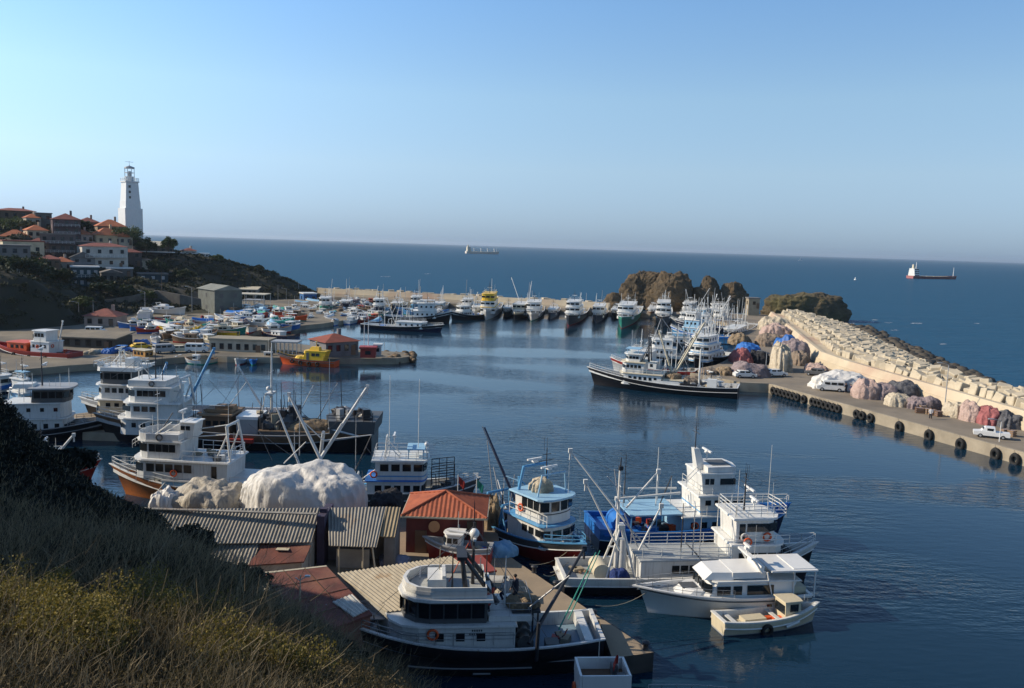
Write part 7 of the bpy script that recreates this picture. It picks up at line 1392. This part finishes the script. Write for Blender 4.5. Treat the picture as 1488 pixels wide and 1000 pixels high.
for i, (px, py, y, hp_, rp, mi_, lb) in enumerate(tl):
    p = PY(px, py, y); k = y / FPX; branchy('tree', lb, (p.x, p.y, min(p.z, float(hl_h(p.x, p.y)) + .2) if y > 200 else p.z), hp_ * k * 1.05, rp * k * 1.05, 900 + i, LG[mi_], 90, .40, ncl=24, trunk=.28)
# bushes on the near hillside, each its own plant
for i, (px, py, y, h, rr, lb) in enumerate(((95, 720, 30, .8, 1.1, 'dark bush on the hillside rim below the left-hand trawler'), (270, 815, 33, .9, 1.2, 'dark bush on the hillside before the long grey shed'), (350, 865, 30, .8, 1.0, 'dark bush on the hillside left of the rusty red roof'))):
    p = PY(px, py, y); z = float(fh(p.x, p.y)); branchy('bush', lb, (p.x, p.y, z), h, rr, 960 + i, BUSH, 160, .10, trunk=.05, cat='bush', ncl=30)

# ------------------------------------------------------------------ poles and lamps
def pole(label, px, py, y, ptop, kind='lamp', mat='metal', zb=None, r=.09, name=None):
    p = PY(px, py, y) if y else P(px, py, zb or 1.5); h = PY(px, ptop, p.y).z - p.z; nm = name or ('lamp_post' if kind == 'lamp' else 'utility_pole'); o = thing(nm, label, nm.replace('_', ' '), p); MB().tube((0, 0, -.6), (0, 0, h), r, r * .6, 6).build('pole', M[mat], o)
    if kind == 'lamp': MB().tube((0, 0, h), (-1.2, -.2, h + .3), .05, .04, 5).box((-1.5, -.25, h + .3), (.7, .3, .12)).build('lamp_head', M['metal'], o)
    else: MB().box((0, 0, h - .5), (1.8, .12, .14)).build('crossarm', M['brown'], o)
    return o
pole('tall lamp post against the pale seawall of the right-hand quay', 1372, 601, None, 530); pole('white lamp post near the pickup at the right edge', 1452, 642, None, 612, r=.07, mat='clean_white'); pole('lamp post among the net heaps at the bend of the quay', 1133, 541, None, 505); pole('lamp post at the head of the right-hand pier', 1112, 546, None, 512)
pole('power pole with crossarm on the slope above the boatyard', 235, 422, 272, 395, 'u', 'brown'); pole('power pole on the slope under the teal building', 157, 418, 268, 404, 'u', 'grey'); pole('tall mast-like pole behind the pink-walled hut', 136, 470, 225, 436, 'u', 'grey'); pole('pale pole left of the pink-walled hut', 115, 470, 222, 440, 'lamp', 'grey'); pole('tall lamp post between the two white cruisers', 211, 458, 232, 424, 'lamp', 'grey'); pole('tall lamp post right of the sleek white cruiser', 279, 450, 245, 418, 'lamp', 'grey'); pole('pole at the corner of the boatyard canopy', 335, 458, 262, 428, 'u', 'grey'); pole('pole left of the blue kiosk', 404, 440, 320, 414, 'u', 'grey'); pole('pole beside the blue kiosk', 416, 444, 318, 420, 'lamp', 'grey'); pole('pole at the corner of the cliff foot', 434, 432, 338, 410, 'u', 'grey')
pole('thin white mast on the tip of the finger pier', 535, 515, 166, 460, 'u', 'clean_white', r=.11, name='signal_mast'); pole('thin white mast behind the pier hut, left of the other', 529, 516, 168, 462, 'u', 'clean_white', r=.09, name='signal_mast')
hlp = PY(474, 998, 16); o = thing('lamp_post', 'curved-head lamp post rising from the dark hillside at the bottom', 'lamp post', (hlp.x, 16, float(fh(hlp.x, 16)))); h = PY(468, 942, 16).z - o.location.z; MB().tube((0, 0, 0), (-.03, 0, h), .028, .02, 6).path([(-.03, 0, h), (-.06, 0, h + .08), (-.13, 0, h + .10)], .02).build('pole', M['grey'], o); MB().box((-.17, 0, h + .10), (.12, .05, .03)).build('lamp_head', M['metal'], o)

# ------------------------------------------------------------------ vehicles
def vehicle(kind, label, px, py, rz, col, zb=1.5):
    p = P(px, py, zb); L, Wd = {'van': (4.6, 1.85), 'car': (4.2, 1.7), 'pickup': (5.0, 1.8)}[kind]; o = thing('parked_' + kind, label, kind, (p.x, p.y, zb), rz)
    prof = {'van': [(-2.3, .35), (2.25, .35), (2.3, .9), (1.75, 1.05), (1.15, 1.85), (-2.15, 1.9), (-2.3, 1.0)], 'car': [(-2.1, .35), (2.1, .35), (2.12, .75), (1.2, .92), (.55, 1.42), (-1.2, 1.42), (-1.85, .95), (-2.1, .9)], 'pickup': [(-2.5, .4), (2.5, .4), (2.5, .95), (1.5, 1.05), (.9, 1.7), (-.4, 1.7), (-.5, 1.0), (-2.5, 1.0)]}[kind]
    v = [(x, s_ * Wd / 2 * (.86 if z > 1.2 else 1), z) for s_ in (-1, 1) for x, z in prof]; n = len(prof); MB().add(v, [tuple(range(n)), tuple(range(2 * n - 1, n - 1, -1))] + [(i, n + i, n + (i + 1) % n, (i + 1) % n) for i in range(n)]).build('body', M[col], o)
    for x in (-L * .31, L * .31):
        for s_ in (-1, 1): w_ = MB().tube((x, s_ * (Wd / 2 - .2), .33), (x, s_ * (Wd / 2 + .02), .33), .33, .33, 14).build('wheel', M['rubber'], o); MB().tube((x, s_ * (Wd / 2 + .021), .33), (x, s_ * (Wd / 2 + .035), .33), .18, .18, 10).build('rim', M['metal'], w_)
    zt = {'van': 1.42, 'car': 1.14, 'pickup': 1.36}[kind]; xs = {'van': (.6, -.5, -1.6), 'car': (.3, -.8), 'pickup': (.25,)}[kind]
    for x in xs:
        for s_ in (-1, 1): window(.85, .42, o, (x, s_ * Wd / 2 * .90, zt), 0, .12)
    window(Wd * .74, .5, o, ({'van': 1.46, 'car': .9, 'pickup': 1.22}[kind], 0, zt), R(90), .1, 'windscreen'); window(Wd * .7, .4, o, ({'van': -2.25, 'car': -1.55, 'pickup': -.46}[kind], 0, zt), R(90), .08, 'rear_window')
    if kind == 'pickup': o.scale = (.85,) * 3
    for s_ in (-1, 1): MB().box((L / 2 - .02, s_ * Wd * .36, .72), (.08, .3, .16)).build('headlight', M['clean_white'], o)
    return o
vehicle('van', 'white van parked in front of the white tarpaulin on the right-hand quay', 1206, 568, 2.9, 'white'); vehicle('car', 'white car parked at the bend of the right-hand quay', 1127, 547, .2, 'clean_white'); vehicle('car', 'white car parked by the grey net heap at the pier head', 1082, 549, .1, 'white'); vehicle('pickup', 'white pickup at the right edge of the quay', 1440, 636, 2.7, 'clean_white'); vehicle('car', 'dark car parked by the pale boxes left of the white tarpaulin', 1186, 546, 2.6, 'dgrey'); vehicle('car', 'white car near the seawall by the flat-topped rock', 1138, 447, .3, 'clean_white'); vehicle('van', 'white van near the seawall by the flat-topped rock', 1122, 444, .3, 'clean_white')
for i, (px, py, kd, col, lb) in enumerate(((287, 512, 'van', 'white', 'white van behind the left end of the pier building'), (262, 512, 'car', 'cream', 'cream car on the apron by the stone edge'), (240, 513, 'van', 'grey', 'grey van on the apron, left of the cream car'), (140, 486, 'van', 'white', 'white van behind the long grey-roofed shed'), (95, 471, 'van', 'clean_white', 'white van under the trees left of the pink-walled hut'), (205, 508, 'car', 'yellow', 'yellow car near the varnished boat'), (180, 512, 'car', 'blue', 'blue car at the right end of the long grey-roofed shed'), (300, 374, 'car', 'white', 'white car on the clifftop terrace'))):
    if i == 7: p = PY(px, py, 336); o = vehicle(kd, lb, 744, 600, .2, col); o.location = (p.x, p.y, p.z - .3)
    else: vehicle(kd, lb, px, py, .15 + .3 * (i % 3), col, 1.2)

# ------------------------------------------------------------------ net heaps on the right-hand quay
NQ = [(1180, 1252, 541, 568, 'white', 'big white tarpaulin drawn to a peak over nets on the quay', 7, .2), (1239, 1276, 553, 581, 'pink', 'rounded pink net heap right of the big white tarpaulin', 6, .1), (1266, 1300, 556, 582, 'mauve', 'mauve net heap between the pink and the dark grey heaps', 6, .1), (1288, 1330, 556, 580, 'grey', 'dark blue-grey net heap with pointed right end', 7, .1), (1288, 1320, 573, 592, 'cream', 'low cream net heap in front of the dark blue-grey one', 4, .16), (1318, 1362, 576, 596, 'mauve', 'low mixed grey and beige net heap left of the tall lamp post', 4, .2), (1374, 1397, 585, 608, 'cream', 'cream net heap right of the tall lamp post', 5, .1), (1394, 1424, 586, 614, 'pink', 'pale pink net heap, second right of the tall lamp post', 5, .1), (1419, 1450, 592, 619, 'red', 'reddish net heap left of the dark one near the pickup', 5, .1), (1448, 1480, 601, 624, 'grey', 'dark grey heap of boxes and nets near the right edge', 5, .2), (1474, 1500, 600, 622, 'cream', 'cream net heap cut by the right edge', 5, .1),
 (1171, 1200, 529, 545, 'pink', 'pinkish heap at the foot of the seawall beside the dark car', 5, .16), (1121, 1146, 502, 541, 'cream', 'tall cream draped heap at the bend of the quay', 6, .14), (1134, 1172, 497, 526, 'mauve', 'pinkish-grey covered heap under the seawall at the bend', 7, .1), (1127, 1158, 490, 512, 'blue', 'heap under bright blue tarpaulin at the bend of the quay', 6, .1), (1104, 1142, 461, 482, 'cream', 'farthest beige net heap by the seawall', 8, .14), (1106, 1146, 472, 492, 'pink', 'pinkish-beige heap in front of the farthest beige one', 8, .14), (1100, 1132, 486, 504, 'brown', 'brown net heap left of the blue tarpaulin heap', 6, .14), (1062, 1090, 508, 530, 'red', 'maroon net heap beside the white-and-lilac wheelhouse', 6, .14), (1072, 1102, 499, 514, 'blue', 'flat blue tarpaulin heap behind the maroon nets', 6, .12), (1060, 1090, 486, 502, 'rope', 'orange-brown net heap behind the flat blue tarpaulin', 6, .16), (1088, 1114, 510, 530, 'dark', 'dark net heap right of the maroon nets', 6, .14), (1060, 1114, 528, 549, 'mauve', 'wide grey-brown net heap at the head of the pier', 6, .12), (1040, 1062, 533, 546, 'rope', 'small straw-coloured net heap on the pier', 4, .16), (1015, 1042, 536, 545, 'brown', 'low brown net heap near the pier tip', 4, .16), (1150, 1172, 512, 532, 'brown', 'brown heap with crates below the seawall', 5, .18)]
for i, (x0, x1, yt, yb_, m_, lb, dp, fo_) in enumerate(NQ): heap(lb, x0, x1, yt, yb_, 1.5, dp * (.8 if x0 > 1170 else 1.1), NET[m_], 30 + i, None, fo_, group='heaps on the right-hand quay', rp=.72 if i != 12 else .6)
for i in range(9):
    px, py = ((1336, 600), (1346, 601), (1355, 603), (1363, 605), (1341, 597), (1184, 544), (1166, 530), (1459, 632), (1470, 634))[i]; p = P(px, py, 1.5); o = thing('crate', '', 'crate', (p.x, p.y, 1.5), rng.uniform(-.3, .6), 'crates on the right-hand quay'); s_ = rng.uniform(.8, 1.2); mb = MB()
    for k in range(3): mb.box((0, -s_ / 2, .12 + k * .3), (s_, .05, .2)).box((0, s_ / 2, .12 + k * .3), (s_, .05, .2)).box((s_ / 2, 0, .12 + k * .3), (.05, s_, .2)).box((-s_ / 2, 0, .12 + k * .3), (.05, s_, .2))
    mb.box((0, 0, .04), (s_, s_, .06)).build('slats', M['wood'] if i % 3 else M['brown'], o); MB().box((0, 0, .45), (s_ * .85, s_ * .85, .7)).build('contents', NET['mauve'], o)
order_labels([o for o in C.objects if o.get('group') == 'crates on the right-hand quay'], 'slatted wooden crate on the right-hand quay, {o} of the crates')

BY = [(248, 262, 470, 482, 'rope', 'orange-tan net heap in the boatyard beside the sleek cruiser', (.55, .22, .03)), (266, 282, 466, 477, 'red', 'red float and net heap in the boatyard', (.5, .07, .06)), (283, 296, 474, 485, 'rope', 'bright yellow net heap in the boatyard', (.6, .42, .04)), (222, 240, 484, 494, 'grey', 'green-grey heap near the shed corner', None), (300, 322, 468, 480, 'pink', 'pinkish net heap in front of the grey-green barn', None), (322, 345, 462, 474, 'cream', 'beige net heap before the boatyard canopy', None), (346, 362, 464, 476, 'mauve', 'mauve net heap right of the beige one in the boatyard', None), (196, 214, 494, 503, 'blue', 'small blue tarpaulin heap by the stone edge', None), (126, 142, 508, 516, 'cream', 'pale heap on the left-hand shore', None), (152, 168, 506, 515, 'blue', 'bright blue heap in front of the long grey-roofed shed', None), (470, 484, 432, 440, 'pink', 'pinkish heap at the foot of the headland', None), (500, 520, 434, 441, 'mauve', 'purple-brown heap on the quay under the far wall', None)]
for i, (x0, x1, yt, yb_, m_, lb, c_) in enumerate(BY): heap(lb, x0, x1, yt, yb_, 1.2, 4, netmat('net_bright', c_, tuple(v * .6 for v in c_)) if c_ else NET[m_], 80 + i, None, .16, group='heaps in the boatyard')

# ------------------------------------------------------------------ people
def person(label, loc, rz, top, legs, hair=(.02, .015, .012), pose='stand', holds=None):
    o = thing('person', label, 'person', loc, rz); s_ = 1 if pose != 'crouch' else .72; zh = .9 * s_
    pts = {'pelvis': (0, 0, zh, .15), 'waist': (.0, 0, zh + .18, .14), 'chest': (.03, 0, zh + .42, .17), 'neck': (.05, 0, zh + .60, .065), 'head': (.08, 0, zh + .76, .105), 'crown': (.07, 0, zh + .84, .07)}
    E_ = [('pelvis', 'waist'), ('waist', 'chest'), ('chest', 'neck'), ('neck', 'head'), ('head', 'crown')]
    pts['nose'] = (.19, 0, zh + .745, .018); E_ += [('head', 'nose')]
    for sg, n in ((1, 'l'), (-1, 'r')):
        fw = .12 * sg if pose == 'stand' else .3
        pts.update({'hip' + n: (.0, sg * .1, zh - .05, .105), 'knee' + n: (.06 + (fw if pose != 'stand' else 0), sg * .12, zh * .52, .07), 'ankle' + n: (-.02 + fw * .3, sg * .13, .09, .045), 'toe' + n: (.17 + fw * .3, sg * .15, .04, .035), 'sh' + n: (.02, sg * .2, zh + .52, .07), 'el' + n: (.05, sg * .27, zh + .24, .05), 'wr' + n: (.20 if sg > 0 else .1, sg * .24, zh + .04, .032), 'palm' + n: (.24 if sg > 0 else .12, sg * .23, zh - .04, .03)})
        E_ += [('pelvis', 'hip' + n), ('hip' + n, 'knee' + n), ('knee' + n, 'ankle' + n), ('ankle' + n, 'toe' + n), ('chest', 'sh' + n), ('sh' + n, 'el' + n), ('el' + n, 'wr' + n), ('wr' + n, 'palm' + n)]
        b_ = Vector(pts['palm' + n][:3])
        for k, (dx, ln) in enumerate(((.03, .075), (.01, .09), (-.01, .085), (-.03, .065))): pts[f'f{k}{n}'] = (b_.x + dx + .02, b_.y - sg * .01, b_.z - ln, .009); E_.append(('palm' + n, f'f{k}{n}'))
        pts['th' + n] = (b_.x + .06, b_.y - sg * .02, b_.z - .02, .010); E_.append(('palm' + n, 'th' + n))
    ks = list(pts); me = bpy.data.meshes.new('body'); me.from_pydata([pts[k][:3] for k in ks], [(ks.index(a), ks.index(b)) for a, b in E_], []); b = bpy.data.objects.new('body', me); C.objects.link(b); b.parent = o
    sk = b.modifiers.new('skin', 'SKIN')
    if not me.skin_vertices: me.attributes  # layer is made by the modifier
    for i, k in enumerate(ks): me.skin_vertices[0].data[i].radius = (pts[k][3],) * 2; me.skin_vertices[0].data[i].use_root = (k == 'pelvis')
    b.modifiers.new('sub', 'SUBSURF').levels = 1; b.modifiers['sub'].render_levels = 1; me.materials.append(M['skin'])
    MB().loft([[(c[0] + r1 * math.cos(a), r2 * math.sin(a), c[1]) for a in [2 * math.pi * i / 12 for i in range(12)]] for c, r1, r2 in (((0, zh - .1), .17, .21), ((0, zh + .1), .165, .2), ((.02, zh + .38), .19, .24), ((.03, zh + .52), .14, .21), ((.05, zh + .60), .08, .09))]).tube((.02, .2, zh + .52), (.05, .27, zh + .24), .085, .065, 8).tube((.05, .27, zh + .24), (.17, .24, zh + .08), .065, .05, 8).tube((.02, -.2, zh + .52), (.05, -.27, zh + .24), .085, .065, 8).tube((.05, -.27, zh + .24), (.09, -.24, zh + .08), .065, .05, 8).build('jacket', top, o)
    mb = MB()
    for n in 'lr':
        for a, c, r1, r2 in (('hip', 'knee', .125, .09), ('knee', 'ankle', .09, .065)): mb.tube(pts[a + n][:3], pts[c + n][:3], r1, r2, 8)
    mb.build('trousers', legs, o); MB().ball((.055, 0, zh + .80), .115, 10, 0, .9).build('hair', flat('hair', hair, .8), o)
    return o
dark = flat('cloth_dark', (.02, .022, .035), .9); navyc = flat('cloth_navy', (.03, .04, .10), .9); whitec = flat('cloth_white', (.5, .5, .52), .9); redc = flat('cloth_red', (.35, .04, .03), .9)
pa = A.root.matrix_basis @ V3(-2.75, .1, 3.61); person('person in dark clothes standing on the trawler platform', pa, 2.6, dark, dark)
pb = A.root.matrix_basis @ V3(-2.2, -.5, 3.47); person('person in pale grey top crouching beside the standing man', pb, 2.2, whitec, navyc, pose='crouch')
pc = A.root.matrix_basis @ V3(-.98, 1.2, 3.47); person('person in red vest on the upper deck behind the wheelhouse', pc, 1.8, redc, dark, pose='crouch')
for i, (px, py, lb, c_) in enumerate(((1229, 571, 'person in dark clothes standing by the van on the quay', dark), (1236, 573, 'person in navy standing nearest the pink net heap', navyc), (1352, 609, 'person in pale top by the crates on the quay', whitec))): person(lb, P(px, py, 1.5), 2.0 + i, c_, dark)

mf, nt_, b__ = newmat('sea_foam'); v_ = _coords(nt_, (1, 1, 1)); b__.inputs['Base Color'].default_value = (.75, .78, .8, 1); b__.inputs['Roughness'].default_value = .8
nt_.links.new(_ramp(nt_, _noise(nt_, _coords(nt_, (.5, 1.6, 1)), .8, 6), .50, .62), b__.inputs['Alpha'])
mb = MB()
for (px, py, w, h) in ((1243, 467, 26, 2.6), (1262, 468, 16, 3.0), (1271, 465, 10, 1.6), (1290, 469, 12, 1.4), (1332, 470, 16, 1.6), (1238, 470, 12, 1.6), (1300, 480, 14, 1.2), (1290, 515, 8, 2.0), (1306, 524, 8, 2.2), (1320, 531, 6, 2), (1265, 498, 6, 2), (1370, 500, 12, 1), (1420, 470, 10, 1), (560, 402, 16, .8), (620, 398, 12, .7)):
    n = 16; mb.add([tuple(P(px + w * .5 * math.cos(2 * math.pi * i / n) * rng.uniform(.7, 1.2), py + h * .5 * math.sin(2 * math.pi * i / n) * rng.uniform(.6, 1.3), -.03)) for i in range(n)], [tuple(range(n - 1, -1, -1))])
struct(mb.build('sea_foam', mf), 'stuff')
# ------------------------------------------------------------------ the air
sea_v = [(-9000, -400, -.08), (9000, -400, -.08), (24000, 26000, -.08), (-24000, 26000, -.08)]
for v, c in zip(sea.data.vertices, sea_v): v.co = c
hz_ = MB().box((0, 12700, 34), (50000, 26800, 80)).build('haze', [])
mh = bpy.data.materials.new('haze'); mh.use_nodes = True; nt = mh.node_tree; nt.nodes.remove(nt.nodes['Principled BSDF'])
vp = nt.nodes.new('ShaderNodeVolumePrincipled'); vp.inputs['Color'].default_value = (.74, .86, 1, 1); vp.inputs['Density'].default_value = .00006; vp.inputs['Anisotropy'].default_value = .3
nt.links.new(vp.outputs[0], nt.nodes['Material Output'].inputs['Volume']); hz_.data.materials.append(mh); hz_['kind'] = 'stuff'
SC.cycles.volume_bounces = 0
